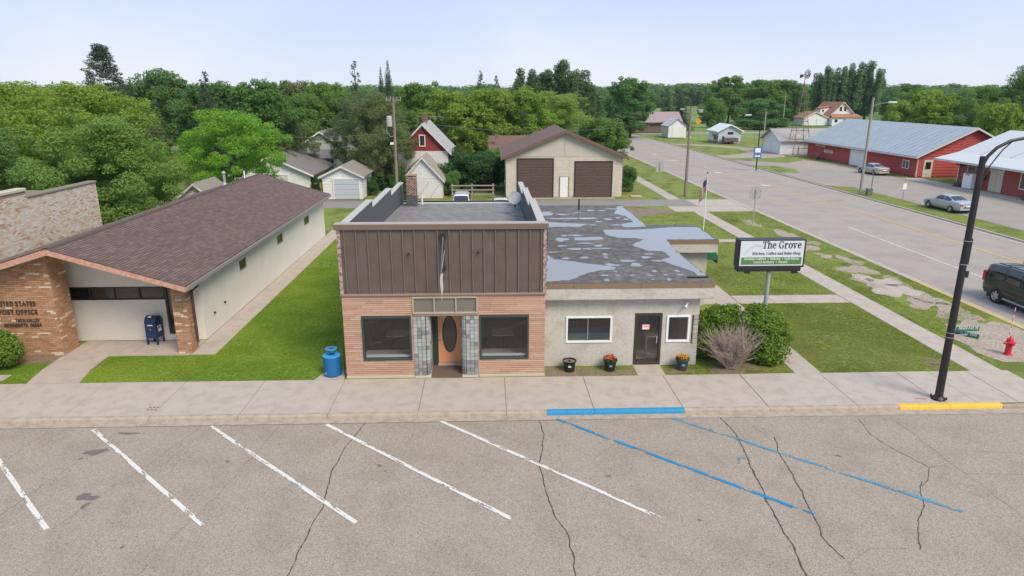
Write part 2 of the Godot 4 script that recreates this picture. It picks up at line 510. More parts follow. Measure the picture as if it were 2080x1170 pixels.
func _ready() -> void:
	rng.seed = 4242
	# ---- camera
	var cam := Camera3D.new()
	cam.name = "camera"
	add_child(cam)
	cam.position = V(0, 10.5, 0)
	cam.rotation_degrees = V(-15.896, -1.986, 0)
	cam.fov = 45.73
	cam.near = 0.1
	cam.far = 6000.0
	# ---- sky, sun, exposure
	var we := WorldEnvironment.new()
	we.name = "environment"
	var e := Environment.new()
	e.background_mode = Environment.BG_SKY
	var sm := ProceduralSkyMaterial.new()
	sm.sky_top_color = lin(0.50, 0.68, 0.99).linear_to_srgb()
	sm.sky_horizon_color = lin(0.86, 0.895, 0.985).linear_to_srgb()
	sm.sky_curve = 0.07
	sm.ground_bottom_color = lin(0.2, 0.2, 0.15).linear_to_srgb()
	sm.ground_horizon_color = lin(0.5, 0.55, 0.6).linear_to_srgb()
	sm.sky_cover = ntex(noise(91, 0.009, FastNoiseLite.TYPE_SIMPLEX_SMOOTH, 6), [[0.3, lin(0, 0, 0)], [0.75, lin(0.09, 0.06, 0.01)]], 1024)
	var sky := Sky.new()
	sky.sky_material = sm
	e.sky = sky
	e.background_energy_multiplier = 0.435
	e.tonemap_mode = Environment.TONE_MAPPER_LINEAR
	e.tonemap_exposure = 2.3
	e.fog_enabled = true
	e.fog_density = 0.00012
	e.fog_light_color = Color(0.86, 0.91, 1.0)
	e.sdfgi_enabled = true
	e.ssao_enabled = true
	e.ssil_enabled = true
	we.environment = e
	add_child(we)
	var sun := DirectionalLight3D.new()
	sun.name = "sun"
	sun.light_energy = 0.5
	sun.light_color = Color(1.0, 0.95, 0.88)
	sun.light_angular_distance = 26.0
	sun.shadow_enabled = true
	add_child(sun)
	sun.rotation_degrees = V(-46, 36, 0)

	materials()
	ground()
	pavement()
	markings()
	post_office()
	storefront()
	bakery()
	garages()
	east_side()
	street_furniture()
	cars()
	woods()
	grass()

# ================================================================= the setting
func ground() -> void:
	var mb := MB.new()
	mb.box(V(-2500, -2.0, -2600), V(2500, -0.16, 60))
	struct("ground", mb, M.field)
	mb = MB.new()
	mb.slab(rect(-120, -21.5, 24.75, -170), -0.3, -0.02)
	struct("lawn_block", mb, M.grass)
	mb = MB.new()
	mb.slab(poly([40.0, -30, 200, -30, 200, -165, 40.0, -165]), -0.3, -0.02)
	struct("lawn_east", mb, M.grass)
	# streets
	mb = MB.new()
	mb.sheet(rect(-140, 40, 200, -20.95), -0.14)
	struct("main_street", mb, M.asphalt)
	mb = MB.new()
	var sp := [25.15, -21.3, 39.6, -21.3, 39.6, -160, 39.5, -185, 36.5, -203, 31, -214, 22, -222, 6, -229, -30, -236, -30, -224, 4, -219, 16, -211, 22, -200, 25.15, -178, 25.15, -150]
	mb.sheet(poly(sp), -0.136)
	struct("side_street", mb, M.street)
	mb = MB.new()
	mb.sheet(poly([42, -188, 60, -190, 120, -190, 200, -186, 200, -194, 110, -198, 40, -198]), -0.132)
	struct("cross_road", mb, M.lot)
	mb = MB.new()
	mb.sheet(rect(-120, -65.3, 24.9, -69.6), -0.012)
	struct("alley", mb, M.alley)
	# driveway aprons and parking east of the side street
	mb = MB.new()
	mb.sheet(poly([42.6, -36, 53.4, -36, 53.4, -86.5, 53.0, -95, 49.5, -100, 46.5, -108, 40.1, -112, 40.1, -104, 43.5, -102, 44.2, -98, 43.0, -93.5, 40.1, -93.5, 40.1, -80.5, 42.6, -78]), -0.012)
	struct("parking_lot", mb, M.lot)
	mb = MB.new()
	mb.sheet(poly([40.1, -121, 44, -122.5, 48.5, -127, 49.5, -136, 45, -143.5, 40.1, -147.5, 40.1, -151.5, 47, -147, 52, -140, 53.5, -131, 54, -124, 51, -117.5, 46, -115.5, 40.1, -115.5]), -0.012)
	struct("gravel_drive", mb, M.gravel)
	mb = MB.new()
	mb.sheet(poly([46, -100.5, 50, -96, 54.0, -92, 54.6, -105, 52, -112, 46.8, -107]), -0.008)
	struct("gravel_patch", mb, M.gravel)
	# dirt: boulevard wear, foot of walls
	var r := RandomNumberGenerator.new()
	r.seed = 5
	mb = MB.new()
	for q in [[23.2, -31.5, 1.0, 1.3], [22.4, -33.2, 0.7, 0.9], [23.4, -34.3, 0.8, 1.2], [22.3, -37.2, 1.1, 1.3], [23.7, -37.6, 0.5, 1.2], [22.9, -40.3, 0.9, 1.2], [23.6, -42.6, 0.6, 1.2], [22.6, -44.2, 0.5, 0.7], [22.4, -46.8, 0.8, 1.4], [23.6, -48.2, 0.5, 1.0], [23.1, -51.5, 0.8, 1.4], [22.1, -56, 0.7, 1.2]]:
		mb.sheet(blob(q[0], q[1], q[2], q[3], r, 0.5, 26), -0.013)
	mb.sheet(poly([20.9, -25.2, 24.5, -25.2, 24.62, -27.5, 24.6, -29.6, 24.2, -30.3, 23.5, -29.9, 22.9, -30.6, 22.2, -29.8, 21.6, -30.1, 21.2, -28.9, 20.6, -28.4, 20.75, -27.1, 20.5, -26.2]), -0.009)
	struct("bare_verge", mb, M.gravel)
	mb = MB.new()
	for q in [[22.6, -35.6, 1.0, 1.4], [23.0, -37.4, 0.75, 1.0], [22.2, -38.4, 0.6, 0.7]]:
		mb.sheet(blob(q[0], q[1], q[2], q[3], r, 0.6, 26), -0.006)
	struct("broken_concrete", mb, M.concrete)
	mb = MB.new()
	mb.sheet(poly([2.2, -24.36, 4.1, -24.36, 5.6, -24.42, 5.65, -25.0, 4.4, -24.85, 3.3, -25.2, 2.2, -25.34]), -0.012)
	mb.sheet(blob(7.5, -24.75, 0.6, 0.3, r, 0.4), -0.012)
	mb.sheet(blob(9.7, -24.9, 1.1, 0.55, r, 0.4), -0.012)
	mb.sheet(poly([-23, -26.2, -19, -26.3, -17.75, -26.6, -17.75, -27.3, -23, -27.3]), -0.012)
	mb.sheet(blob(13.0, -62.0, 3.0, 2.6, r, 0.4, 26), -0.0125)
	for q in [[18.3, -25.4, 0.5, 0.5], [17.9, -24.9, 0.4, 0.3], [15.2, -28.3, 0.35, 0.25], [14.0, -55.0, 0.5, 0.4], [-15.0, -70.0, 1.6, 0.5]]:
		mb.sheet(blob(q[0], q[1], q[2], q[3], r, 0.5, 20), -0.012)
	struct("bare_soil", mb, M.dirt)
	# low wooded rise on the horizon
	mb = MB.new()
	var R := []
	for i in 5:
		var row := []
		for j in 41:
			var x := -2400.0 + j * 120.0
			var hgt := (0.0 if i == 0 or i == 4 else (8.0 + 7.0 * sin(x * 0.0021 + 1.0) + 4.0 * sin(x * 0.007)) * (1.0 if i == 2 else 0.6))
			row.append(V(x, hgt - 0.3, -1500 - i * 170))
		R.append(row)
	mb.grid(R, false, true)
	struct("hills", mb, mat(lin(0.045, 0.08, 0.045), 1.0))

func slabs(called: String, list: Array, top := 0.0) -> void:   # [x0, z0, x1, z1]: each slab a piece of its pavement
	var mb := MB.new()
	for q in list:
		mb.box(V(minf(q[0], q[2]) + 0.001, -0.2, minf(q[1], q[3]) + 0.001), V(maxf(q[0], q[2]) - 0.001, -0.035 + top, maxf(q[1], q[3]) - 0.001))
	var o := struct(called, mb, M.soil)
	for q in list:
		bx(o, "slab", V(minf(q[0], q[2]) + 0.009, -0.1, minf(q[1], q[3]) + 0.009), V(maxf(q[0], q[2]) - 0.009, top + rng.randf_range(-0.004, 0.004), maxf(q[1], q[3]) - 0.009), M.concrete, 0.008)

func pavement() -> void:
	var xs := [-41.6, -38.6, -35.5, -32.5, -29.5, -26.5, -23.5, -20.45, -17.45, -14.45, -11.5, -8.55, -5.53, -2.48, 0.55, 3.58, 6.7, 9.7, 12.85, 15.9, 17.2, 18.7, 20.4]
	var L := []
	for i in xs.size() - 1:
		L.append([xs[i], -21.52, xs[i + 1], -24.35])
	slabs("sidewalk", L)
	L = []
	var z := -24.37
	while z > -62.0:
		L.append([18.9, z, 20.2, z - 1.52])
		z -= 1.52
	z = -69.7
	while z > -112.0:
		L.append([18.5, z, 19.8, z - 1.52])
		z -= 1.52
	slabs("side_sidewalk", L)
	slabs("cross_walkway", [[13.0, -33.5, 14.9, -34.95], [14.9, -33.5, 16.9, -34.95], [16.9, -33.5, 18.88, -34.95], [12.1, -48.7, 14.3, -49.6], [14.3, -48.7, 16.6, -49.6], [16.6, -48.7, 18.88, -49.6]])
	slabs("corner_walkway", [[11.9, -24.37, 12.95, -26.6], [11.9, -26.6, 12.95, -28.9], [11.9, -28.9, 12.95, -31.2], [11.9, -31.2, 12.98, -33.5], [10.4, -33.52, 12.98, -35.4], [11.5, -35.4, 12.98, -37.0], [11.5, -37.0, 12.4, -40.0]])
	slabs("door_step", [[5.72, -24.37, 6.82, -25.34]])
	slabs("alley_apron", [[17.3, -62.2, 24.7, -65.2], [20.3, -65.3, 24.7, -69.5]], -0.005)
	# post office: approach, apron under the gable, walk along the wall
	var mb := MB.new()
	mb.slab(poly([-17.45, -24.37, -15.5, -24.37, -15.8, -25.7, -17.7, -25.7]), -0.1, 0.0)
	var o := struct("office_walkway", mb, M.concrete)
	mb = MB.new()
	mb.slab(poly([-17.7, -25.715, -15.8, -25.715, -15.85, -27.1, -17.75, -27.1]), -0.1, 0.002)
	part(o, "slab", mb, M.concrete)
	for q in [[-17.72, -15.9], [-15.885, -13.15], [-13.135, -12.56]]:
		bx(o, "slab", V(q[0], -0.1, -28.95), V(q[1], 0.0, -27.115), M.concrete, 0.006)
	z = -27.15
	while z > -62.0:
		bx(o, "slab", V(-12.53, -0.1, z - 1.8), V(-11.5, 0.0 + rng.randf_range(-0.004, 0.004), z - 0.012), M.concrete, 0.006)
		z -= 1.8
	bx(o, "slab", V(-12.4, -0.1, -64.9), V(-7.0, -0.004, -62.9), M.concrete, 0.006)
	# kerbs: main street in stone-long pieces, painted lengths proud of the bare ones
	mb = MB.new()
	mb.box(V(-60, -0.4, -21.3), V(21.0, -0.2, -21.0))
	o = struct("kerb", mb, M.kerb)
	var kx := [-41.6, -38.6, -35.5, -32.5, -29.5, -26.5, -23.5, -20.45, -17.45, -14.45, -11.5, -8.55, -5.53, -2.48, 0.55, 1.95]
	var kinds := []
	for i in kx.size() - 1:
		kinds.append([kx[i], kx[i + 1], M.kerb])
	kinds += [[1.95, 3.58, M.blue_kerb], [3.58, 6.7, M.blue_kerb], [6.7, 9.7, M.kerb], [9.7, 12.85, M.kerb], [12.85, 14.3, M.kerb], [14.3, 16.1, M.yellow_kerb], [16.1, 18.0, M.yellow_kerb]]
	for q in kinds:
		kerb_piece(o, q[0] + 0.005, q[1] - 0.005, q[2])
	# dropped kerb round the corner
	mb = MB.new()
	mb.slab(poly([18.0, -21.5, 18.0, -21.28, 20.6, -21.28, 22.6, -21.9, 24.0, -23.2, 24.9, -25.0, 24.7, -25.1, 23.7, -23.5, 22.3, -22.3, 20.4, -21.5]), -0.3, -0.05)
	part(o, "corner_kerb", mb, M.kerb)
	mb = MB.new()
	mb.slab(poly([20.42, -21.5, 22.3, -22.3, 23.7, -23.5, 24.6, -24.9, 24.6, -25.2, 20.42, -25.2]), -0.2, -0.03)
	part(o, "corner_slab", mb, M.concrete)
	mb = MB.new()
	mb.sheet(poly([-60, -21.3, -60, -20.93, 1, -20.96, 18, -20.9, 20.9, -20.9, 23.2, -21.7, 25.2, -23.8, 25.6, -26, 24.9, -26, 24.7, -24.5, 23.0, -22.4, 20.7, -21.3]), -0.131)
	part(o, "gutter", mb, M.kerb)
	mb = MB.new()
	mb.slab(rect(24.75, -24.9, 24.95, -160), -0.3, -0.005)
	o = struct("side_kerb", mb, M.concrete)
	mb = MB.new()
	mb.sheet(rect(24.95, -26.0, 25.45, -160), -0.128)
	part(o, "gutter", mb, M.concrete)
	mb = MB.new()
	mb.slab(rect(24.72, -25.0, 24.97, -38.0), -0.3, 0.0)
	part(o, "painted_length", mb, M.yellow_line)
	mb = MB.new()
	mb.slab(rect(39.6, -30, 39.85, -160), -0.3, -0.005)
	o = struct("east_kerb", mb, M.concrete)
	mb = MB.new()
	mb.sheet(rect(39.1, -26.0, 39.6, -160), -0.128)
	part(o, "gutter", mb, M.concrete)
	# paving in front of the red building
	L = []
	z = -42.0
	while z > -86.0:
		L.append([53.5, z, 55.7, z - 3.0])
		z -= 3.0
	slabs("shop_walk", L)

func kerb_piece(parent: Node3D, x0: float, x1: float, m: Material) -> void:
	var prof := [V(0, -0.3, -21.52), V(0, 0.0, -21.52), V(0, 0.004, -21.40), V(0, -0.012, -21.345), V(0, -0.045, -21.315), V(0, -0.132, -21.295), V(0, -0.3, -21.295)]
	var R := []
	for x in [x0, x1]:
		var row := []
		for p in prof:
			row.append(V(x, p.y, p.z))
		R.append(row)
	var mb := MB.new()
	for i in prof.size() - 1:
		mb.quad_out(R[0][i], R[0][i + 1], R[1][i + 1], R[1][i], V((x0 + x1) / 2, -0.2, -21.42))
	part(parent, "kerb_stone", mb, m)

# worn road paint: a strip of small flakes, some gone
func worn(mb: MB, a: Vector2, b: Vector2, w: float, keep: float, y: float, sd: int) -> void:
	var f := noise(sd, 0.55, FastNoiseLite.TYPE_SIMPLEX, 3)
	var d := (b - a).normalized()
	var s := d.orthogonal()
	var L := a.distance_to(b)
	var nl := int(L / 0.035)
	var nw := int(maxf(3.0, w / 0.02))
	for i in nl:
		for j in nw:
			var t := Vector2(i * 0.035, (float(j) / nw - 0.5) * w)
			var k := f.get_noise_2d(t.x * 1.4 + sd * 3.0, t.y * 9.0) + 0.45 * f.get_noise_2d(t.x * 9.0, t.y * 30.0 + 40.0)
			var edge := absf(t.y + w / nw / 2) / (w / 2)
			if k > keep - edge * edge * 0.22:
				continue
			var p := a + d * t.x + s * t.y
			var q := p + d * 0.0352
			var o := s * (w / nw * 1.01)
			mb.quad_out(V(p.x, y, p.y), V(q.x, y, q.y), V(q.x + o.x, y, q.y + o.y), V(p.x + o.x, y, p.y + o.y), V(p.x, y - 5, p.y))

func crack(pts: Array, w: float, m: Material, called: String, label: String, group: String) -> void:
	var P := []
	var W := []
	var f := noise(int(pts[0] * 100.0) + 7, 0.9, FastNoiseLite.TYPE_SIMPLEX, 4)
	for i in range(0, pts.size() - 2, 2):
		var a := Vector2(pts[i], pts[i + 1])
		var b := Vector2(pts[i + 2], pts[i + 3])
		var k := maxi(2, int(a.distance_to(b) / 0.09))
		for j in k:
			var p := a.lerp(b, float(j) / k)
			P.append(p + Vector2(f.get_noise_1d(p.y * 1.1) * 0.05 + f.get_noise_1d(p.y * 9.0 + 50.0) * 0.012, 0))
			W.append(w * 0.62 * (0.4 + 0.9 * absf(f.get_noise_1d(p.y * 3.0 + 99.0))))
	var mb := MB.new()
	mb.ribbon(P, W, -0.136)
	var o := solo(called, mb, m, "", "", "", "structure")
	if label:
		tag(o, label, "", group)

func markings() -> void:
	var lines := [[-16.7, -20.75, -11.27, -15.38], [-13.06, -20.79, -7.38, -15.41], [-9.3, -20.9, -3.46, -15.37], [-5.48, -20.9, 0.53, -15.41], [-1.67, -21.0, 4.44, -15.29], [-20.6, -20.75, -15.0, -15.38]]
	var k := 0
	for q in lines:
		var mb := MB.new()
		worn(mb, Vector2(q[0], q[1]), Vector2(q[2], q[3]), 0.13, 0.46, -0.127, 11 + k)
		struct("parking_line", mb, M.white_paint)
		k += 1
	for q in [[2.24, -21.02, 8.48, -15.32, 0.34], [6.18, -20.98, 12.5, -15.29, 0.24]]:
		var mb := MB.new()
		worn(mb, Vector2(q[0], q[1]), Vector2(q[2], q[3]), 0.13, q[4], -0.127, 31 + k)
		struct("blue_parking_line", mb, M.blue_paint if k == 6 else M.blue_thin)
		k += 1
	var mb2 := MB.new()
	worn(mb2, Vector2(7.2, -18.15), Vector2(7.75, -18.3), 0.09, -0.05, -0.127, 51)
	worn(mb2, Vector2(7.4, -17.9), Vector2(7.5, -18.2), 0.09, -0.05, -0.127, 52)
	struct("spray_mark", mb2, M.blue_thin)
	mb2 = MB.new()
	worn(mb2, Vector2(8.6, -22.6), Vector2(8.95, -22.2), 0.05, -0.1, 0.01, 53)
	struct("spray_mark", mb2, M.blue_thin)
	mb2 = MB.new()
	worn(mb2, Vector2(15.1, -21.95), Vector2(15.6, -21.85), 0.04, 0.1, 0.01, 54)
	worn(mb2, Vector2(15.0, -22.2), Vector2(15.5, -22.25), 0.03, 0.0, 0.01, 55)
	struct("spray_mark", mb2, mat(lin(0.6, 0.08, 0.06), 0.9))
	# side street lines
	mb2 = MB.new()
	worn(mb2, Vector2(29.6, -36.0), Vector2(29.75, -54.8), 0.13, 0.5, -0.124, 61)
	struct("lane_line", mb2, M.white_paint)
	mb2 = MB.new()
	mb2.ribbon([Vector2(34.7, -30), Vector2(34.7, -62), Vector2(33.4, -78), Vector2(32.3, -92), Vector2(32.2, -165)], [0.22, 0.22, 0.22, 0.2, 0.2], -0.124)
	struct("centre_line", mb2, M.yellow_line)
	mb2 = MB.new()
	mb2.ribbon([Vector2(29.9, -66), Vector2(29.75, -72)], [0.2, 0.2], -0.124)
	mb2.ribbon([Vector2(29.3, -78), Vector2(28.9, -92), Vector2(30.2, -120), Vector2(31.6, -160)], [0.16, 0.16, 0.16, 0.16], -0.124)
	struct("centre_line", mb2, M.yellow_line)
	for q in [[32.4, -81.0], [31.2, -95.0], [29.8, -113.0], [29.5, -125.0]]:   # turn arrows
		mb2 = MB.new()
		mb2.ribbon([Vector2(q[0] - 1.4, q[1]), Vector2(q[0] + 0.6, q[1] - 0.25)], [0.2, 0.2], -0.123)
		mb2.sheet(poly([q[0] + 0.5, q[1] - 0.85, q[0] + 1.7, q[1] - 0.3, q[0] + 0.5, q[1] + 0.35]), -0.123)
		struct("road_arrow", mb2, M.white_paint)
	# cracks: sealed with tar, and open hairlines
	for q in [[[-4.2, -20.95, -4.36, -20.2, -4.56, -19.3, -4.67, -17.86, -4.5, -16.36, -4.62, -15, -4.74, -12.0], 0.07],
			[[1.63, -20.93, 1.74, -20.04, 1.56, -18.78, 1.43, -18.06, 1.53, -16.62, 1.69, -15.47, 1.93, -14.74, 1.95, -12.0], 0.075],
			[[7.85, -20.9, 7.99, -19.83, 7.76, -18.13, 7.54, -16.42, 7.39, -15.06, 7.35, -14.07, 7.07, -12.0], 0.10],
			[[9.16, -19.52, 8.89, -18.68, 8.7, -17.0, 8.48, -15.46, 8.25, -14.42, 8.37, -13.48], 0.085],
			[[12.49, -20.75, 12.3, -19.51, 12.62, -18.4, 12.96, -17.52, 12.5, -16.87, 12.03, -16.51], 0.05],
			[[12.28, -16.8, 11.88, -16.27, 11.67, -15.75, 10.88, -14.73, 10.31, -13.74], 0.065]]:
		crack(q[0], q[1], M.tar, "tar_seam", "", "")
	for q in [[8.61, -20.8, 9.0, -19.2], [13.69, -20.8, 13.75, -17.78, 13.85, -16.44, 13.84, -13.0], [13.02, -17.58, 13.73, -17.64], [13.79, -17.17, 15.6, -17.05, 20, -17.4],
			[-14.57, -18.62, -14.59, -19.96, -14.4, -20.54, -13.9, -20.9], [-13.3, -14.5, -12.89, -16.06, -12.72, -17.0, -12.47, -18.41, -12.2, -20.7], [-11.16, -15.29, -10.68, -17.17, -10.21, -18.47, -9.63, -20.8],
			[-8.3, -12.0, -7.97, -14.98, -7.52, -16.7, -7.22, -19.09, -7.01, -20.83], [8.37, -13.48, 8.32, -12.0], [7.4, -14.9, 8.1, -15.2], [8.4, -13.4, 9.2, -13.9, 10.3, -13.9], [13.9, -18.6, 16.5, -18.2, 19, -17.2], [-16.0, -13.2, -14.6, -13.5, -11.3, -13.0]]:
		crack(q, 0.02, M.hair, "pavement_crack", "", "")
	var r := RandomNumberGenerator.new()
	r.seed = 8
	for q in [[-12.18, -19.32, 0.28, 0.2], [-11.09, -16.82, 0.26, 0.2], [-10.9, -16.4, 0.08, 0.12], [-12.4, -18.9, 0.06, 0.05], [-11.8, -20.5, 0.3, 0.08], [-7.9, -18.6, 0.07, 0.06], [-3.3, -18.2, 0.09, 0.06], [-3.1, -17.9, 0.04, 0.04], [3.4, -17.4, 0.06, 0.05], [10.6, -18.3, 0.08, 0.06], [5.4, -15.2, 0.05, 0.04], [-9.0, -14.6, 0.06, 0.05]]:
		mb2 = MB.new()
		mb2.sheet(blob(q[0], q[1], q[2], q[3], r, 0.5, 24), -0.1345)
		struct("oil_stain", mb2, M.stain)
	# iron cover in the sidewalk
	mb2 = MB.new()
	mb2.cbox(V(-11.9, -0.02, -22.2), V(-11.45, 0.012, -21.8), 0.006)
	var o := solo("meter_cover", mb2, mat(lin(0.42, 0.33, 0.27), 0.7), "small square metal cover set into the sidewalk", "cover")
	for i in 3:
		for j in 2:
			bx(o, "rivet", V(-11.82 + i * 0.13, 0.012, -22.12 + j * 0.18), V(-11.77 + i * 0.13, 0.02, -22.07 + j * 0.18), M.dark)

# courses of bricks on a face: o = lower corner, along = unit vector, up is y, n = outward normal
func course(list: Array, o: Vector3, along: Vector3, n: Vector3, length: float, height: float, bl: float, bh: float, joint: float, depth: float, keep: Callable, pick: Callable) -> void:
	var rows := int(height / bh)
	for r in rows:
		var u := -bl * (0.5 if r % 2 else 0.0) - bl * rng.randf_range(0.0, 0.06)
		var i := 0
		while u < length:
			var l := bl
			var a := maxf(u + joint / 2, 0.0)
			var b := minf(u + l - joint / 2, length)
			u += l
			i += 1
			if b - a < 0.02:
				continue
			var y := r * bh + bh / 2
			var p := o + along * ((a + b) / 2) + Vector3.UP * y
			if not keep.call(p, (b - a) / 2, bh / 2):
				continue
			var d := depth * rng.randf_range(0.85, 1.1)
			list.append([Transform3D(Basis(along * (b - a), Vector3.UP * (bh - joint), n * d), p + n * d / 2), pick.call(r, i)])

func front(list: Array, k: int) -> Array:   # pieces of palette index k first
	var a := []
	var b := []
	for q in list:
		if q[1] >= k:
			a.append(q)
		else:
			b.append(q)
	return a + b

func text(parent: Node3D, called: String, s: String, at: Vector3, cap: float, m: Material, font := "Droid Sans", bold := true, width := 0.0, align := HORIZONTAL_ALIGNMENT_CENTER, turn := 0.0, depth := 0.015, italic := false) -> MeshInstance3D:
	var f := SystemFont.new()
	f.font_names = PackedStringArray([font])
	f.font_weight = 700 if bold else 400
	f.font_italic = italic
	var t := TextMesh.new()
	t.font = f
	t.text = s
	t.font_size = 32
	t.pixel_size = cap / (32.0 * 0.72)
	t.depth = depth
	t.horizontal_alignment = align
	t.vertical_alignment = VERTICAL_ALIGNMENT_BOTTOM
	var o := MeshInstance3D.new()
	o.name = called
	o.mesh = t
	o.material_override = m
	parent.add_child(o, true)
	o.position = at - (parent.position if parent.get_parent() == self else Vector3.ZERO)
	o.rotation.y = turn
	if width > 0.0:
		var w := t.get_aabb().size.x
		if w > 0.01:
			o.scale.x = width / w
	return o

# a framed window in a wall facing +z (or +x / -x with side = 1 / -1): frame bars and panes set in the opening
func window_z(parent: Node3D, x0: float, x1: float, y0: float, y1: float, z: float, fw: float, fm: Material, gm: Material, panes := 1, deep := 0.08, called := "window") -> MeshInstance3D:
	var mb := MB.new()
	mb.cbox(V(x0, y0, z - deep), V(x1, y0 + fw, z), 0.006)
	mb.cbox(V(x0, y1 - fw, z - deep), V(x1, y1, z), 0.006)
	mb.cbox(V(x0, y0 + fw, z - deep), V(x0 + fw, y1 - fw, z - 0.002), 0.006)
	mb.cbox(V(x1 - fw, y0 + fw, z - deep), V(x1, y1 - fw, z - 0.002), 0.006)
	for i in range(1, panes):
		var x := x0 + (x1 - x0) * i / panes
		mb.cbox(V(x - fw * 0.4, y0 + fw, z - deep), V(x + fw * 0.4, y1 - fw, z - 0.004), 0.005)
	var o := part(parent, called, mb, fm)
	for i in panes:
		var a := x0 + (x1 - x0) * i / panes + fw * (1.0 if i == 0 else 0.4)
		var b := x0 + (x1 - x0) * (i + 1) / panes - fw * (1.0 if i == panes - 1 else 0.4)
		bx(o, "pane", V(a, y0 + fw, z - deep * 0.6 - 0.006), V(b, y1 - fw, z - deep * 0.6), gm)
	return o

func window_x(parent: Node3D, z0: float, z1: float, y0: float, y1: float, x: float, s: float, fw: float, fm: Material, gm: Material, panes := 1, deep := 0.08, called := "window") -> MeshInstance3D:
	var mb := MB.new()
	var xa := minf(x, x - s * deep)
	var xb := maxf(x, x - s * deep)
	mb.cbox(V(xa, y0, z0), V(xb, y0 + fw, z1), 0.006)
	mb.cbox(V(xa, y1 - fw, z0), V(xb, y1, z1), 0.006)
	mb.cbox(V(xa, y0 + fw, z0), V(xb, y1 - fw, z0 + fw), 0.006)
	mb.cbox(V(xa, y0 + fw, z1 - fw), V(xb, y1 - fw, z1), 0.006)
	for i in range(1, panes):
		var z := z0 + (z1 - z0) * i / panes
		mb.cbox(V(xa, y0 + fw, z - fw * 0.4), V(xb, y1 - fw, z + fw * 0.4), 0.005)
	var o := part(parent, called, mb, fm)
	var px := x - s * deep * 0.6
	for i in panes:
		var a := z0 + (z1 - z0) * i / panes + fw * (1.0 if i == 0 else 0.4)
		var b := z0 + (z1 - z0) * (i + 1) / panes - fw * (1.0 if i == panes - 1 else 0.4)
		bx(o, "pane", V(px - 0.003, y0 + fw, a), V(px + 0.003, y1 - fw, b), gm)
	return o

# shingles on a slope: from ridge point a to eave point b (x, y), along z0 (near) to z1 (far)
func shingles(list: Array, a: Vector2, b: Vector2, z0: float, z1: float, w: float, ex: float, colours: int) -> void:
	var L := a.distance_to(b)
	var d := (b - a) / L
	var n := Vector2(-d.y, d.x)
	if n.y < 0:
		n = -n
	var rows := int(L / ex)
	var along := V(0, 0, -1)
	for r in rows:
		var s := L - (r + 0.5) * ex
		var z := -w * rng.randf()
		while z < z0 - z1:
			var zz0 := maxf(z, 0.0)
			var zz1 := minf(z + w - 0.006, z0 - z1)
			z += w
			if zz1 - zz0 < 0.03:
				continue
			var p := a + d * s + n * (0.012 + rng.randf() * 0.004)
			var tilt := n * 0.02
			var bz := V(d.x * ex * 1.15, d.y * ex * 1.15, 0) + V(tilt.x, tilt.y, 0)
			list.append([Transform3D(Basis(along * (zz1 - zz0), V(n.x, n.y, 0) * 0.014, bz), V(p.x, p.y, z0 - (zz0 + zz1) / 2)), rng.randi() % colours])

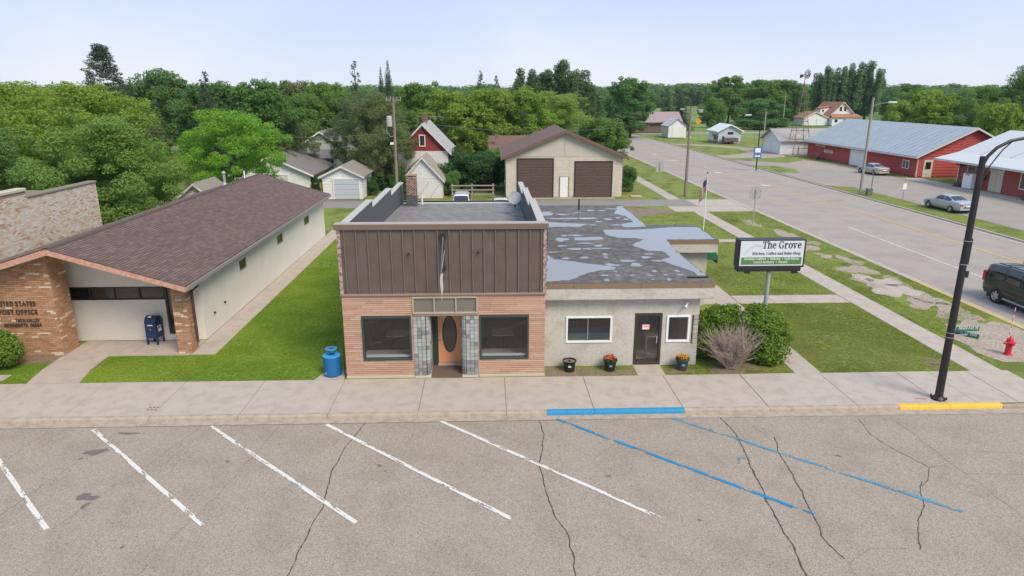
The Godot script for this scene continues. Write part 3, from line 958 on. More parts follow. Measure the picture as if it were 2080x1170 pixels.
func post_office() -> void:
	var t := thing("post_office_building", "brick-fronted post office with mauve-brown shingled gable roof and cream stucco side", "building", V(-17.15, 0, -39))
	# shell: walls
	var mb := MB.new()
	wall_z(mb, -52.1, -29.2, 0.0, 3.12, -12.8, -12.55, [[-34.85, -33.8, 1.84, 2.4], [-41.4, -40.2, 1.8, 2.36], [-47.75, -46.4, 1.8, 2.36]])
	wall_x(mb, -21.6, -12.55, 0.0, 2.72, -29.2, -29.0, [[-18.4, -14.14, 1.86, 2.46], [-14.14, -12.95, 0.27, 2.46]])
	mb.box(V(-21.6, 0, -52.1), V(-21.4, 3.12, -29.2))
	mb.wallslab(poly([-21.6, 2.72, -12.55, 2.72, -12.55, 3.22, -17.15, 4.58, -21.6, 3.24]), -29.2, -29.0)
	mb.wallslab(poly([-21.4, 0, -12.8, 0, -12.8, 3.12, -17.15, 4.52, -21.4, 3.15]), -52.1, -51.9)
	part(t, "wall", mb, M.stucco_po)
	bx(t, "interior_wall", V(-21.3, 0.0, -32.2), V(-12.85, 3.0, -32.0), mat(lin(0.22, 0.2, 0.17), 0.9))
	bx(t, "interior_floor", V(-21.35, 0.0, -32.0), V(-12.82, 0.05, -29.22), mat(lin(0.14, 0.12, 0.1), 0.6))
	# roof deck, fascia, gutter
	var ridge := Vector2(-17.15, 4.72)
	var eave := Vector2(-12.02, 3.16)
	var weave := Vector2(-21.72, 3.33)
	mb = MB.new()
	mb.wallslab(poly([ridge.x, ridge.y, eave.x, eave.y, eave.x, eave.y - 0.1, ridge.x, ridge.y - 0.12, weave.x, weave.y - 0.1, weave.x, weave.y]), -52.3, -26.42)
	var roof := part(t, "roof", mb, mat(lin(0.12, 0.08, 0.072), 0.95))
	var L := []
	shingles(L, ridge, eave, -26.38, -52.3, 0.32, 0.143, 5)
	var pal := [lin(0.142, 0.092, 0.078), lin(0.163, 0.107, 0.091), lin(0.182, 0.123, 0.105), lin(0.152, 0.101, 0.088), lin(0.128, 0.083, 0.072)]
	L.sort_custom(func(p, q): return p[0].origin.z > q[0].origin.z)
	var unit := box_mesh(Vector3.ONE)
	pieces(roof, "shingle", unit, L, pal, M.shingle)
	L = []
	shingles(L, ridge, weave, -26.38, -52.3, 0.32, 0.143, 5)
	pieces(roof, "west_shingle", unit, L, pal, M.shingle, 0)
	mb = MB.new()
	mb.wallslab(poly([ridge.x - 0.16, ridge.y + 0.0, ridge.x, ridge.y + 0.055, ridge.x + 0.16, ridge.y + 0.0, ridge.x, ridge.y + 0.035]), -52.3, -26.38)
	part(roof, "ridge_cap", mb, mat(lin(0.10, 0.066, 0.06), 0.95))
	for q in [[ridge, eave], [ridge, weave]]:
		mb = MB.new()
		var a: Vector2 = q[0]
		var b: Vector2 = q[1]
		mb.wallslab(poly([a.x, a.y - 0.02, b.x, b.y - 0.02, b.x, b.y - 0.24, a.x, a.y - 0.25]), -26.46, -26.40)
		part(t, "fascia_board", mb, M.copper)
		mb = MB.new()
		mb.wallslab(poly([a.x, a.y - 0.27, b.x, b.y - 0.25, b.x, b.y - 0.22, a.x, a.y - 0.24]), -29.0, -26.46)
		part(t, "soffit", mb, M.stucco_po)
	mb = MB.new()
	mb.box(V(-12.04, 2.98, -52.3), V(-11.93, 3.13, -26.42))
	part(t, "gutter", mb, mat(lin(0.30, 0.27, 0.26), 0.4))
	mb = MB.new()
	mb.box(V(-12.3, 2.9, -52.3), V(-12.045, 3.04, -26.46))
	part(t, "eave_board", mb, M.brown_trim)
	mb = MB.new()
	mb.tube([V(-12.0, 2.98, -27.5), V(-12.05, 2.85, -27.6), V(-12.36, 2.6, -27.7), V(-12.36, 0.35, -27.7)], [0.05, 0.05, 0.05, 0.05], 8)
	part(t, "downspout", mb, mat(lin(0.10, 0.05, 0.042), 0.5))
	# windows and glazing
	window_z(t, -18.4, -14.14, 1.86, 2.46, -29.02, 0.06, M.bronze, M.glass, 4, 0.1, "ribbon_window")
	window_z(t, -14.13, -12.95, 0.27, 2.46, -29.02, 0.08, M.bronze, M.glass, 1, 0.1, "tall_window")
	for q in [[-34.85, -33.8, 1.84, 2.4], [-41.4, -40.2, 1.8, 2.36], [-47.75, -46.4, 1.8, 2.36]]:
		window_x(t, q[0], q[1], q[2], q[3], -12.57, 1.0, 0.06, mat(lin(0.30, 0.22, 0.17), 0.6), M.glass_dark, 1, 0.1)
	for q in [[-30.1, 0.9], [-31.4, 1.0]]:
		rodp(t, "pipe_stub", V(-12.56, q[1], q[0]), V(-12.47, q[1], q[0]), 0.05, M.dark)
	# brick wall with return, brick column
	var pc := [lin(0.40, 0.225, 0.125), lin(0.44, 0.255, 0.15), lin(0.36, 0.195, 0.105), lin(0.47, 0.285, 0.175), lin(0.66, 0.53, 0.41)]
	var run := [0]
	var pick := func(_r, _i):
		if run[0] > 0:
			run[0] -= 1
			return 4
		if rng.randf() < 0.055:
			run[0] = 1 if rng.randf() < 0.4 else 0
			return 4
		return rng.randi() % 4
	mb = MB.new()
	mb.wallslab(poly([-21.6, 0, -17.75, 0, -17.75, 4.32, -21.6, 3.15]), -28.35, -27.26)
	var bw := part(t, "brick_wall", mb, M.mortar)
	L = []
	course(L, V(-21.6, 0, -27.26), V(1, 0, 0), V(0, 0, 1), 3.85, 4.35, 0.27, 0.079, 0.012, 0.03, func(p, _w, h): return p.y + h < 4.36 - (-17.15 - p.x) * 0.303 - 0.02 or p.x > -17.9 and p.y < 4.25, pick)
	course(L, V(-17.75, 0, -27.26), V(0, 0, -1), V(1, 0, 0), 1.09, 4.28, 0.27, 0.079, 0.012, 0.03, func(_p, _w, _h): return true, pick)
	pieces(bw, "brick", unit, front(L, 4), pc, M.brick)
	mb = MB.new()
	mb.box(V(-13.05, 0, -27.95), V(-12.5, 2.8, -27.35))
	var colm := part(t, "brick_column", mb, M.mortar)
	L = []
	course(L, V(-13.05, 0, -27.35), V(1, 0, 0), V(0, 0, 1), 0.55, 2.8, 0.275, 0.079, 0.012, 0.03, func(_p, _w, _h): return true, pick)
	course(L, V(-12.5, 0, -27.35), V(0, 0, -1), V(1, 0, 0), 0.6, 2.8, 0.275, 0.079, 0.012, 0.03, func(_p, _w, _h): return true, pick)
	course(L, V(-13.05, 0, -27.95), V(0, 0, 1), V(-1, 0, 0), 0.6, 2.8, 0.275, 0.079, 0.012, 0.03, func(_p, _w, _h): return true, pick)
	pieces(colm, "brick", unit, L, pc, M.brick)
	# lettering
	var lm := mat(lin(0.045, 0.04, 0.04), 0.5)
	for q in [["UNITED STATES", 2.12, 0.2, -18.46, 1.75], ["POST OFFICE", 1.76, 0.2, -18.44, 1.55], ["TWIN VALLEY", 1.45, 0.14, -18.42, 0.97], ["MINNESOTA  56584", 1.25, 0.14, -18.38, 1.5]]:
		text(t, "lettering", q[0], V(q[3] - q[4] / 2, q[1], -27.195), q[2], lm, "Droid Sans", true, q[4])
	# flue and vent pipe beyond the ridge
	mb = MB.new()
	mb.lathe(V(-18.0, 4.3, -47.5), [[0.26, 0.0], [0.12, 0.35], [0.1, 0.38], [0.1, 0.95], [0.15, 0.96], [0.15, 1.02], [0.02, 1.14]], 12)
	part(t, "flue", mb, M.galv)
	rodp(t, "vent_pipe", V(-17.7, 4.4, -50.6), V(-17.7, 5.1, -50.6), 0.06, M.white)

	# old brick building next door: its side wall
	t = thing("old_brick_building", "old brick building with peeling cream paint on its long side wall", "building", V(-26, 0, -30))
	mb = MB.new()
	mb.wallslab(poly([-22.25, 0, -21.9, 0, -21.9, 5.72, -22.25, 5.72]), -39.0, -20.0)
	mb.box(V(-33, 0, -39.0), V(-22.251, 5.3, -38.8))
	mb.box(V(-33, 0, -20.2), V(-22.251, 6.0, -20.0))
	mb.box(V(-22.25, 5.721, -33.1), V(-21.9, 6.06, -20.0))
	part(t, "wall", mb, mat(lin(0.33, 0.27, 0.2), 1.0))
	var po := [lin(0.60, 0.545, 0.46), lin(0.555, 0.50, 0.41), lin(0.64, 0.60, 0.53), lin(0.51, 0.40, 0.30), lin(0.51, 0.44, 0.30), lin(0.44, 0.29, 0.20), lin(0.57, 0.47, 0.37)]
	var fw := noise(301, 0.5, FastNoiseLite.TYPE_SIMPLEX, 5)
	L = []
	course(L, V(-21.9, 2.6, -20.0), V(0, 0, -1), V(1, 0, 0), 19.0, 3.3, 0.22, 0.075, 0.01, 0.022, func(p, _w, _h): return p.y < (6.15 if p.z > -33.0 else 5.75) - 0.02 * sin(p.z * 3.0), func(r, i):
		var k := fw.get_noise_2d(i * 0.22, r * 0.5) * 0.8 + rng.randf_range(-0.45, 0.45)
		if k > 0.55: return 5
		if k > 0.40: return 3
		if k > 0.22: return 6
		if k < -0.40: return 4
		return rng.randi() % 3)
	L.reverse()
	pieces(t, "brick", unit, L, po, M.brick)
	bx(t, "coping", V(-22.3, 5.72, -39.05), V(-21.82, 5.84, -33.1), mat(lin(0.22, 0.19, 0.14), 1.0), 0.03)
	bx(t, "coping", V(-22.3, 6.06, -33.1), V(-21.82, 6.22, -20.0), mat(lin(0.50, 0.45, 0.36), 1.0), 0.03)
	bx(t, "roof", V(-33, 4.4, -38.8), V(-22.25, 4.46, -20.2), M.roof_black)
	mb = MB.new()
	mb.lathe(V(-25.2, 4.46, -32.5), [[0.3, 0.0], [0.3, 2.0], [0.34, 2.02], [0.34, 2.22], [0.02, 2.3]], 14)
	part(t, "roof_vent", mb, M.galv)

# ================================================================= brown metal and pink brick storefront
func storefront() -> void:
	var t := thing("storefront_building", "storefront with brown ribbed metal upper front over pink brick and an orange door", "building", V(-1.7, 0, -33))
	var x0 := -5.48
	var x1 := 2.1
	var zf := -24.5
	var mb := MB.new()
	# masonry backing of the lower front with its openings
	var holes := [[-4.81, -2.95, 0.7, 2.46], [-0.39, 1.49, 0.7, 2.46], [-2.88, -0.44, 0.0, 3.22]]
	wall_x(mb, x0, x1, 0.0, 3.3, zf - 0.25, zf, holes)
	part(t, "front_wall", mb, mat(lin(0.30, 0.18, 0.125), 1.0))
	var unit := box_mesh(Vector3.ONE)
	var pal := [lin(0.513, 0.321, 0.232), lin(0.536, 0.345, 0.258), lin(0.485, 0.291, 0.206), lin(0.549, 0.380, 0.293), lin(0.458, 0.281, 0.206), lin(0.513, 0.326, 0.226)]
	var L := []
	var bh := 0.08
	for r in 40:   # courses of long thin bricks, broken by the openings
		var ya := 0.09 + r * bh
		var spans := [[x0, x1]]
		for q in holes:
			if ya + bh * 0.5 > q[2] and ya + bh * 0.5 < q[3]:
				var rest := []
				for sp in spans:
					if q[0] > sp[0] and q[1] < sp[1]:
						rest.append([sp[0], q[0]])
						rest.append([q[1], sp[1]])
					else:
						rest.append(sp)
				spans = rest
		for sp in spans:
			var u: float = sp[0] - 0.9 * rng.randf()
			while u < sp[1]:
				var l := rng.randf_range(0.5, 1.1)
				var ua := maxf(u, sp[0])
				var ub := minf(u + l - 0.008, sp[1])
				u += l
				if ub - ua > 0.01:
					var d := 0.032 * rng.randf_range(0.8, 1.15)
					L.append([Transform3D(Basis(V(ub - ua, 0, 0), V(0, bh - 0.016, 0), V(0, 0, d)), V((ua + ub) / 2, ya + bh / 2, zf + d / 2)), rng.randi() % 6])
	pieces(t, "brick", unit, L, pal, M.brick)
	for q in [[x0 - 0.01, -2.9], [-0.42, x1 + 0.01]]:
		bx(t, "footing", V(q[0], -0.1, zf - 0.2), V(q[1], 0.085, zf + 0.05), mat(lin(0.55, 0.47, 0.38), 0.9), 0.01)
	# ribbed metal front
	bx(t, "upper_wall", V(x0 + 0.05, 3.32, zf - 0.25), V(x1 - 0.05, 5.8, zf - 0.02), M.dark)
	var bat := []
	for i in 18:
		bat.append(-5.24 + i * 0.4215)
	for i in 17:
		bx(t, "metal_panel", V(bat[i] + 0.002, 3.36, zf - 0.02), V(bat[i + 1] - 0.002, 5.76, zf + 0.02 + rng.randf_range(-0.002, 0.002)), M.brown_metal)
	bx(t, "metal_panel", V(x0 + 0.1, 3.36, zf - 0.02), V(bat[0] - 0.002, 5.76, zf + 0.02), M.brown_metal)
	bx(t, "metal_panel", V(bat[17] + 0.002, 3.36, zf - 0.02), V(x1 - 0.1, 5.76, zf + 0.02), M.brown_metal)
	for i in 18:
		bx(t, "rib", V(bat[i] - 0.022, 3.36, zf + 0.021), V(bat[i] + 0.022, 5.76, zf + 0.075), M.brown_trim, 0.008)
	bx(t, "cap_flashing", V(x0 - 0.1, 5.765, zf - 0.3), V(x1 + 0.08, 5.97, zf + 0.12), M.brown_trim, 0.012)
	bx(t, "cap_top", V(x0 - 0.09, 5.97, zf - 0.29), V(x1 + 0.07, 5.99, zf + 0.11), mat(lin(0.40, 0.34, 0.29), 0.5))
	bx(t, "base_flashing", V(x0 - 0.03, 3.28, zf - 0.02), V(x1 + 0.03, 3.355, zf + 0.1), mat(lin(0.28, 0.2, 0.18), 0.7), 0.01)
	var edge := tmat(ntex(noise(66, 0.03, FastNoiseLite.TYPE_SIMPLEX, 4), [[0.2, lin(0.22, 0.10, 0.085)], [0.5, lin(0.36, 0.27, 0.245)], [0.8, lin(0.44, 0.38, 0.35)]]), 3.0, null, 1.0, 0.9)
	bx(t, "edge_board", V(x0 - 0.02, 3.36, zf - 0.2), V(x0 + 0.098, 5.76, zf + 0.06), edge)
	bx(t, "edge_board", V(x1 - 0.098, 3.36, zf - 0.2), V(x1 + 0.02, 5.76, zf + 0.06), edge)
	for q in [[-2.95, 4.86], [-0.4, 4.9]]:
		mb = MB.new()
		mb.tube([V(q[0], q[1], zf + 0.02), V(q[0] + 0.02, q[1] + 0.03, zf + 0.12), V(q[0] + 0.08, q[1] - 0.04, zf + 0.16)], [0.035, 0.03, 0.012], 6)
		part(t, "wire_stub", mb, M.dark)
	# side and rear walls, parapets stepping down, roof
	var sidem := tmat(ntex(noise(67, 0.03, FastNoiseLite.TYPE_SIMPLEX, 4), [[0.2, lin(0.40, 0.35, 0.3)], [0.8, lin(0.56, 0.5, 0.44)]]), 2.5, null, 1.0, 0.95)
	bx(t, "side_wall", V(x0, 0, -42.0), V(x0 + 0.25, 4.0, zf - 0.25), sidem)
	bx(t, "side_wall", V(x1 - 0.25, 0, -42.0), V(x1, 4.0, zf - 0.25), sidem)
	bx(t, "rear_wall", V(x0, 0, -42.25), V(x1, 4.02, -42.0), sidem)
	for q in [[zf - 0.25, -30.9, 5.86], [-30.9, -37.0, 5.56], [-37.0, -42.2, 5.22]]:
		for s in [0, 1]:
			var px := x0 if s == 0 else x1 - 0.25
			bx(t, "parapet", V(px + 0.005, 4.0, q[1]), V(px + 0.245, q[2], q[0]), M.parapet)
			bx(t, "parapet_cap", V(px - 0.03, q[2], q[1] - 0.02), V(px + 0.28, q[2] + 0.05, q[0]), mat(lin(0.46, 0.44, 0.41), 0.7), 0.01)
	mb = MB.new()
	var rb := [V(x0 + 0.25, 4.72, zf - 0.25), V(x1 - 0.25, 4.72, zf - 0.25), V(x1 - 0.25, 4.02, -42.0), V(x0 + 0.25, 4.02, -42.0)]
	mb.hexa([rb[3] - V(0, 0.2, 0), rb[2] - V(0, 0.2, 0), rb[3], rb[2], rb[0] - V(0, 0.2, 0), rb[1] - V(0, 0.2, 0), rb[0], rb[1]])
	var roof := part(t, "roof", mb, M.roof_grey)
	for z in [-29.5, -33.6, -37.7]:
		var y: float = 4.02 + (z + 42.0) * 0.7 / 17.25
		bx(roof, "seam", V(x0 + 0.26, y - 0.02, z - 0.05), V(x1 - 0.26, y + 0.008, z + 0.05), mat(lin(0.25, 0.24, 0.24), 0.9))
	bx(t, "rear_edge", V(x0 + 0.25, 4.03, -42.2), V(x1 - 0.25, 4.13, -42.06), M.dark)
	bx(t, "rear_flashing", V(x0 + 0.25, 4.03, -42.04), V(x1 - 0.25, 4.06, -41.6), mat(lin(0.5, 0.5, 0.5), 0.5))
	# interior
	var inw := mat(lin(0.55, 0.52, 0.48), 0.9)
	bx(t, "interior_wall", V(x0 + 0.26, 0, -33.0), V(x1 - 0.26, 3.25, -32.9), inw)
	bx(t, "interior_ceiling", V(x0 + 0.26, 3.26, -32.9), V(x1 - 0.26, 3.3, zf - 0.26), inw)
	bx(t, "interior_floor", V(x0 + 0.26, 0.0, -32.9), V(x1 - 0.26, 0.1, zf - 1.3), mat(lin(0.22, 0.16, 0.13), 0.5))
	bx(t, "display_sill", V(-4.9, 0.0, zf - 1.3), V(-2.9, 0.62, zf - 0.26), mat(lin(0.3, 0.3, 0.31), 0.7))
	bx(t, "display_sill", V(-0.42, 0.0, zf - 1.3), V(1.6, 0.62, zf - 0.26), mat(lin(0.3, 0.3, 0.31), 0.7))
	# shop windows
	for q in [[-4.81, -2.95], [-0.39, 1.49]]:
		var w := window_z(t, q[0], q[1], 0.7, 2.46, zf + 0.06, 0.075, M.green_frame, M.glass, 1, 0.16, "shop_window")
		bx(w, "inner_sill", V(q[0] + 0.1, 0.78, zf - 0.24), V(q[1] - 0.1, 0.84, zf - 0.12), mat(lin(0.6, 0.63, 0.66), 0.4))
	# transom
	window_z(t, -2.88, -0.44, 2.56, 3.22, zf + 0.08, 0.055, mat(lin(0.42, 0.36, 0.29), 0.6), glass(lin(0.3, 0.29, 0.24), 0.45, 0.2), 3, 0.12, "transom_window")
	bx(t, "lintel", V(-2.88, 2.47, zf - 1.2), V(-0.44, 2.555, zf + 0.06), mat(lin(0.25, 0.19, 0.15), 0.8))
	bx(t, "curtain", V(-2.8, 2.62, zf - 0.55), V(-0.52, 3.15, zf - 0.5), mat(lin(0.42, 0.37, 0.28), 0.95))
	# glass block piers, curving into the recess
	var gp := [lin(0.34, 0.35, 0.34), lin(0.40, 0.42, 0.41), lin(0.29, 0.30, 0.30), lin(0.38, 0.34, 0.30), lin(0.19, 0.21, 0.23), lin(0.34, 0.39, 0.40)]
	var bm := mat(lin(1, 1, 1), 0.12)
	bm.metallic_specular = 0.7
	var block := box_mesh(V(1, 1, 1), 0.07)
	for s in [-1, 1]:
		var ox: float = -2.88 if s < 0 else -0.44
		var path := []   # [centre, along] around the pier: three flat, two round the corner, four back along the recess
		for i in 3:
			path.append([V(ox - s * (0.075 + i * 0.152), 0, zf + 0.0), V(1, 0, 0)])
		path.append([V(ox - s * 0.515, 0, zf - 0.045), V(1, 0, 0.9 * s).normalized()])
		for i in 5:
			path.append([V(ox - s * 0.585, 0, zf - 0.18 - i * 0.152), V(0, 0, 1)])
		mb = MB.new()
		mb.box(V(minf(ox, ox - s * 0.54), 0.0, zf - 0.95), V(maxf(ox, ox - s * 0.54), 2.47, zf - 0.06))
		var pier := part(t, "glass_block_pier", mb, mat(lin(0.45, 0.40, 0.34), 0.9))
		mb = MB.new()
		mb.box(V(minf(ox, ox - s * 0.62), -0.05, zf - 0.95), V(maxf(ox, ox - s * 0.62), 0.06, zf + 0.06))
		part(pier, "footing", mb, mat(lin(0.62, 0.56, 0.48), 0.9))
		var BL := []
		for r in 16:
			for q in path:
				var al: Vector3 = q[1]
				var nn := al.cross(Vector3.UP).normalized()
				BL.append([Transform3D(Basis(al * 0.142, V(0, 0.140, 0), nn * 0.11), q[0] + V(0, 0.135 + r * 0.1495, 0)), (4 if rng.randf() < 0.6 else 2) if r < 4 else rng.randi() % 6])
		pieces(pier, "glass_block", block, BL, gp, bm)
	# entrance: floor, jambs, orange door with an oval light
	bx(t, "entrance_floor", V(-2.27, -0.08, zf - 1.2), V(-1.05, 0.03, zf + 0.02), mat(lin(0.16, 0.10, 0.08), 0.8))
	bx(t, "jamb", V(-2.27, 0.03, zf - 1.25), V(-2.06, 2.47, zf - 1.1), M.green_frame)
	bx(t, "jamb", V(-1.12, 0.03, zf - 1.25), V(-1.03, 2.47, zf - 1.1), M.green_frame)
	bx(t, "threshold", V(-2.06, 0.03, zf - 1.2), V(-1.12, 0.12, zf - 1.02), mat(lin(0.5, 0.42, 0.36), 0.6))
	var om := mat(lin(0.80, 0.37, 0.18), 0.5)
	var d := bx(t, "door", V(-2.05, 0.13, zf - 1.2), V(-1.13, 2.46, zf - 1.14), om, 0.008)
	d.set_meta("label", "orange entrance door with an oval glass light")
	mb = MB.new()
	var rr := []
	for k in 3:
		var row := []
		for i in 28:
			var a := TAU * i / 28
			var s: float = [1.0, 1.09, 1.16][k]
			row.append(V(-1.59 + cos(a) * 0.25 * s, 1.32 + sin(a) * 0.72 * (1.0 + (s - 1.0) * 0.45), zf - 1.139 + [0.0, 0.03, 0.0][k]))
		rr.append(row)
	mb.grid(rr, true, true)
	part(d, "oval_frame", mb, M.dark)
	mb = MB.new()
	for i in 28:
		var a := TAU * i / 28
		var b := TAU * (i + 1) / 28
		mb.tri_out(V(-1.59, 1.32, zf - 1.132), V(-1.59 + cos(a) * 0.25, 1.32 + sin(a) * 0.72, zf - 1.132), V(-1.59 + cos(b) * 0.25, 1.32 + sin(b) * 0.72, zf - 1.132), V(-1.59, 1.32, zf - 2))
	part(d, "oval_pane", mb, M.glass_dark)
	mb = MB.new()
	mb.rod(V(-1.98, 1.12, zf - 1.14), V(-1.98, 1.12, zf - 1.07), 0.022)
	mb.rod(V(-1.985, 1.12, zf - 1.075), V(-1.86, 1.12, zf - 1.075), 0.014)
	mb.rod(V(-1.98, 1.26, zf - 1.14), V(-1.98, 1.26, zf - 1.11), 0.03)
	part(d, "handle", mb, M.steel)
	bx(t, "entrance_back", V(-2.9, 2.47, zf - 1.26), V(-0.42, 3.25, zf - 1.2), inw)
	# chimney on the west parapet
	mb = MB.new()
	mb.box(V(-4.84, 4.0, -40.9), V(-4.22, 4.72, -40.28))
	part(t, "chimney_base", mb, M.parapet)
	mb = MB.new()
	mb.box(V(-4.81, 4.72, -40.87), V(-4.25, 5.86, -40.31))
	var ch := part(t, "chimney", mb, mat(lin(0.66, 0.57, 0.46), 1.0))
	L = []
	var cp := [lin(0.24, 0.075, 0.045), lin(0.05, 0.038, 0.036), lin(0.38, 0.13, 0.07), lin(0.03, 0.026, 0.026), lin(0.10, 0.05, 0.04)]
	course(L, V(-4.81, 4.72, -40.31), V(1, 0, 0), V(0, 0, 1), 0.56, 1.15, 0.187, 0.082, 0.03, 0.02, func(_p, _w, _h): return true, func(_r, _i): return rng.randi() % 5)
	course(L, V(-4.25, 4.72, -40.31), V(0, 0, -1), V(1, 0, 0), 0.56, 1.15, 0.187, 0.082, 0.03, 0.02, func(_p, _w, _h): return true, func(_r, _i): return rng.randi() % 5)
	course(L, V(-4.81, 4.72, -40.87), V(0, 0, 1), V(-1, 0, 0), 0.56, 1.15, 0.187, 0.082, 0.03, 0.02, func(_p, _w, _h): return true, func(_r, _i): return rng.randi() % 5)
	pieces(ch, "brick", unit, L, cp, M.brick)
	bx(ch, "chimney_cap", V(-4.86, 5.861, -40.92), V(-4.2, 5.93, -40.26), mat(lin(0.36, 0.2, 0.14), 0.95), 0.015)
	rodp(t, "vent_pipe", V(-4.0, 4.0, -41.2), V(-4.0, 4.62, -41.2), 0.06, M.white)
	# things on and at the building
	mb = MB.new()
	mb.rod(V(-1.66, 4.28, zf + 0.1), V(-1.66, 5.6, zf + 0.1), 0.045)
	var br := solo("sign_bracket", mb, M.dark, "bent dark steel sign bracket on the brown ribbed front", "bracket")
	bx(br, "wall_plate", V(-1.78, 5.42, zf + 0.07), V(-1.54, 5.64, zf + 0.11), M.dark)
	bx(br, "wall_plate", V(-1.76, 4.25, zf + 0.07), V(-1.56, 4.4, zf + 0.11), M.dark)
	rodp(br, "arm", V(-1.66, 5.5, zf + 0.15), V(-1.72, 4.3, zf + 0.75), 0.03, mat(lin(0.1, 0.1, 0.12), 0.5))
	rodp(br, "cable", V(-1.62, 5.0, zf + 0.15), V(-1.7, 4.35, zf + 0.7), 0.012, M.galv)
	var R := []
	for i in 12:
		var f := i / 11.0
		R.append([V(-1.745 - 0.02 * sin(f * 5.0), 4.28 - f * 1.05, zf + 0.72 + 0.03 * sin(f * 7.0)), V(-1.70, 4.3 - f * 1.0, zf + 0.75 + 0.04 * sin(f * 6.0 + 1.0)), V(-1.645 - 0.06 * f - 0.02 * sin(f * 9.0), 4.28 - f * 1.03, zf + 0.72)])
	mb = MB.new()
	mb.grid(R, false, false)
	solo("torn_cloth", mb, mat(lin(0.55, 0.52, 0.48), 0.95), "torn pale strip of cloth hanging from the sign bracket", "cloth")
	# satellite dish
	var sd := thing("satellite_dish", "grey satellite dish on the flat roof of the storefront", "satellite dish", V(1.45, 4.1, -36.4))
	mb = MB.new()
	var dr := []
	var T := Transform3D(Basis(V(1, 0, 0), -0.35) * Basis(V(0, 1, 0), -0.25), V(1.4, 5.15, -36.3))
	for k in 5:
		var row := []
		for i in 20:
			var a := TAU * i / 20
			var rad := 0.36 * k / 4.0 + 0.001
			row.append(T * V(cos(a) * rad, sin(a) * rad * 0.95, 0.35 * rad * rad))
		dr.append(row)
	mb.grid(dr, true, true)
	part(sd, "dish", mb, mat(lin(0.36, 0.39, 0.41), 0.5))
	mb = MB.new()
	mb.tube([V(1.4, 5.1, -36.35), V(1.6, 4.9, -36.4), V(1.62, 4.15, -36.45)], [0.025, 0.025, 0.025], 6)
	part(sd, "mast", mb, M.galv)
	mb = MB.new()
	mb.tube([V(1.4, 4.82, -36.2), V(1.4, 4.78, -35.8)], [0.015, 0.015], 6)
	part(sd, "feed_arm", mb, M.galv)
	bx(sd, "receiver", V(1.35, 4.76, -35.82), V(1.45, 4.86, -35.7), M.dark)
	bx(sd, "foot", V(1.2, 4.18, -36.7), V(1.8, 4.26, -36.2), mat(lin(0.35, 0.28, 0.2), 0.9))
	# tables and chairs seen through the shop windows
	for q in [[-3.85, "left"], [0.55, "right"]]:
		var tb := thing("dining_table", "white square table inside the shop window %s" % ("next to the blue bin" if q[1] == "left" else "next to the cream stucco wall"), "table", V(q[0], 0.1, -27.1))
		bx(tb, "table_top", V(q[0] - 0.45, 0.83, -27.6), V(q[0] + 0.45, 0.87, -26.7), mat(lin(0.78, 0.76, 0.70), 0.4), 0.01)
		rodp(tb, "leg", V(q[0], 0.1, -27.1), V(q[0], 0.83, -27.1), 0.04, M.dark)
		bx(tb, "base", V(q[0] - 0.25, 0.1, -27.35), V(q[0] + 0.25, 0.13, -26.85), M.dark)
		for s in [-1, 1]:
			var cx: float = q[0] + s * 0.85
			var cm := mat(lin(0.42, 0.22, 0.10), 0.5)
			var c := thing("chair", "bent-wood chair in the window %s, %s the orange door" % ["next to the blue bin" if q[1] == "left" else "next to the stucco wall", "towards" if (s > 0) == (q[1] == "left") else "away from"], "chair", V(cx, 0.1, -27.0), "chairs at the tables inside the shop windows")
			bx(c, "seat", V(cx - 0.22, 0.54, -27.2), V(cx + 0.22, 0.58, -26.78), M.dark, 0.01)
			for sx in [-1, 1]:
				for sz in [-1, 1]:
					rodp(c, "leg", V(cx + sx * 0.2, 0.1, -27.0 + sz * 0.19), V(cx + sx * 0.19, 0.54, -27.0 + sz * 0.18), 0.018, cm)
			for sz in [-1, 1]:
				rodp(c, "back_post", V(cx + s * 0.2, 0.56, -27.0 + sz * 0.19), V(cx + s * 0.32, 1.05, -27.0 + sz * 0.19), 0.018, cm)
			bx(c, "backrest", V(cx + s * 0.27 - 0.02, 0.85, -27.2), V(cx + s * 0.27 + 0.02, 1.05, -26.8), cm)

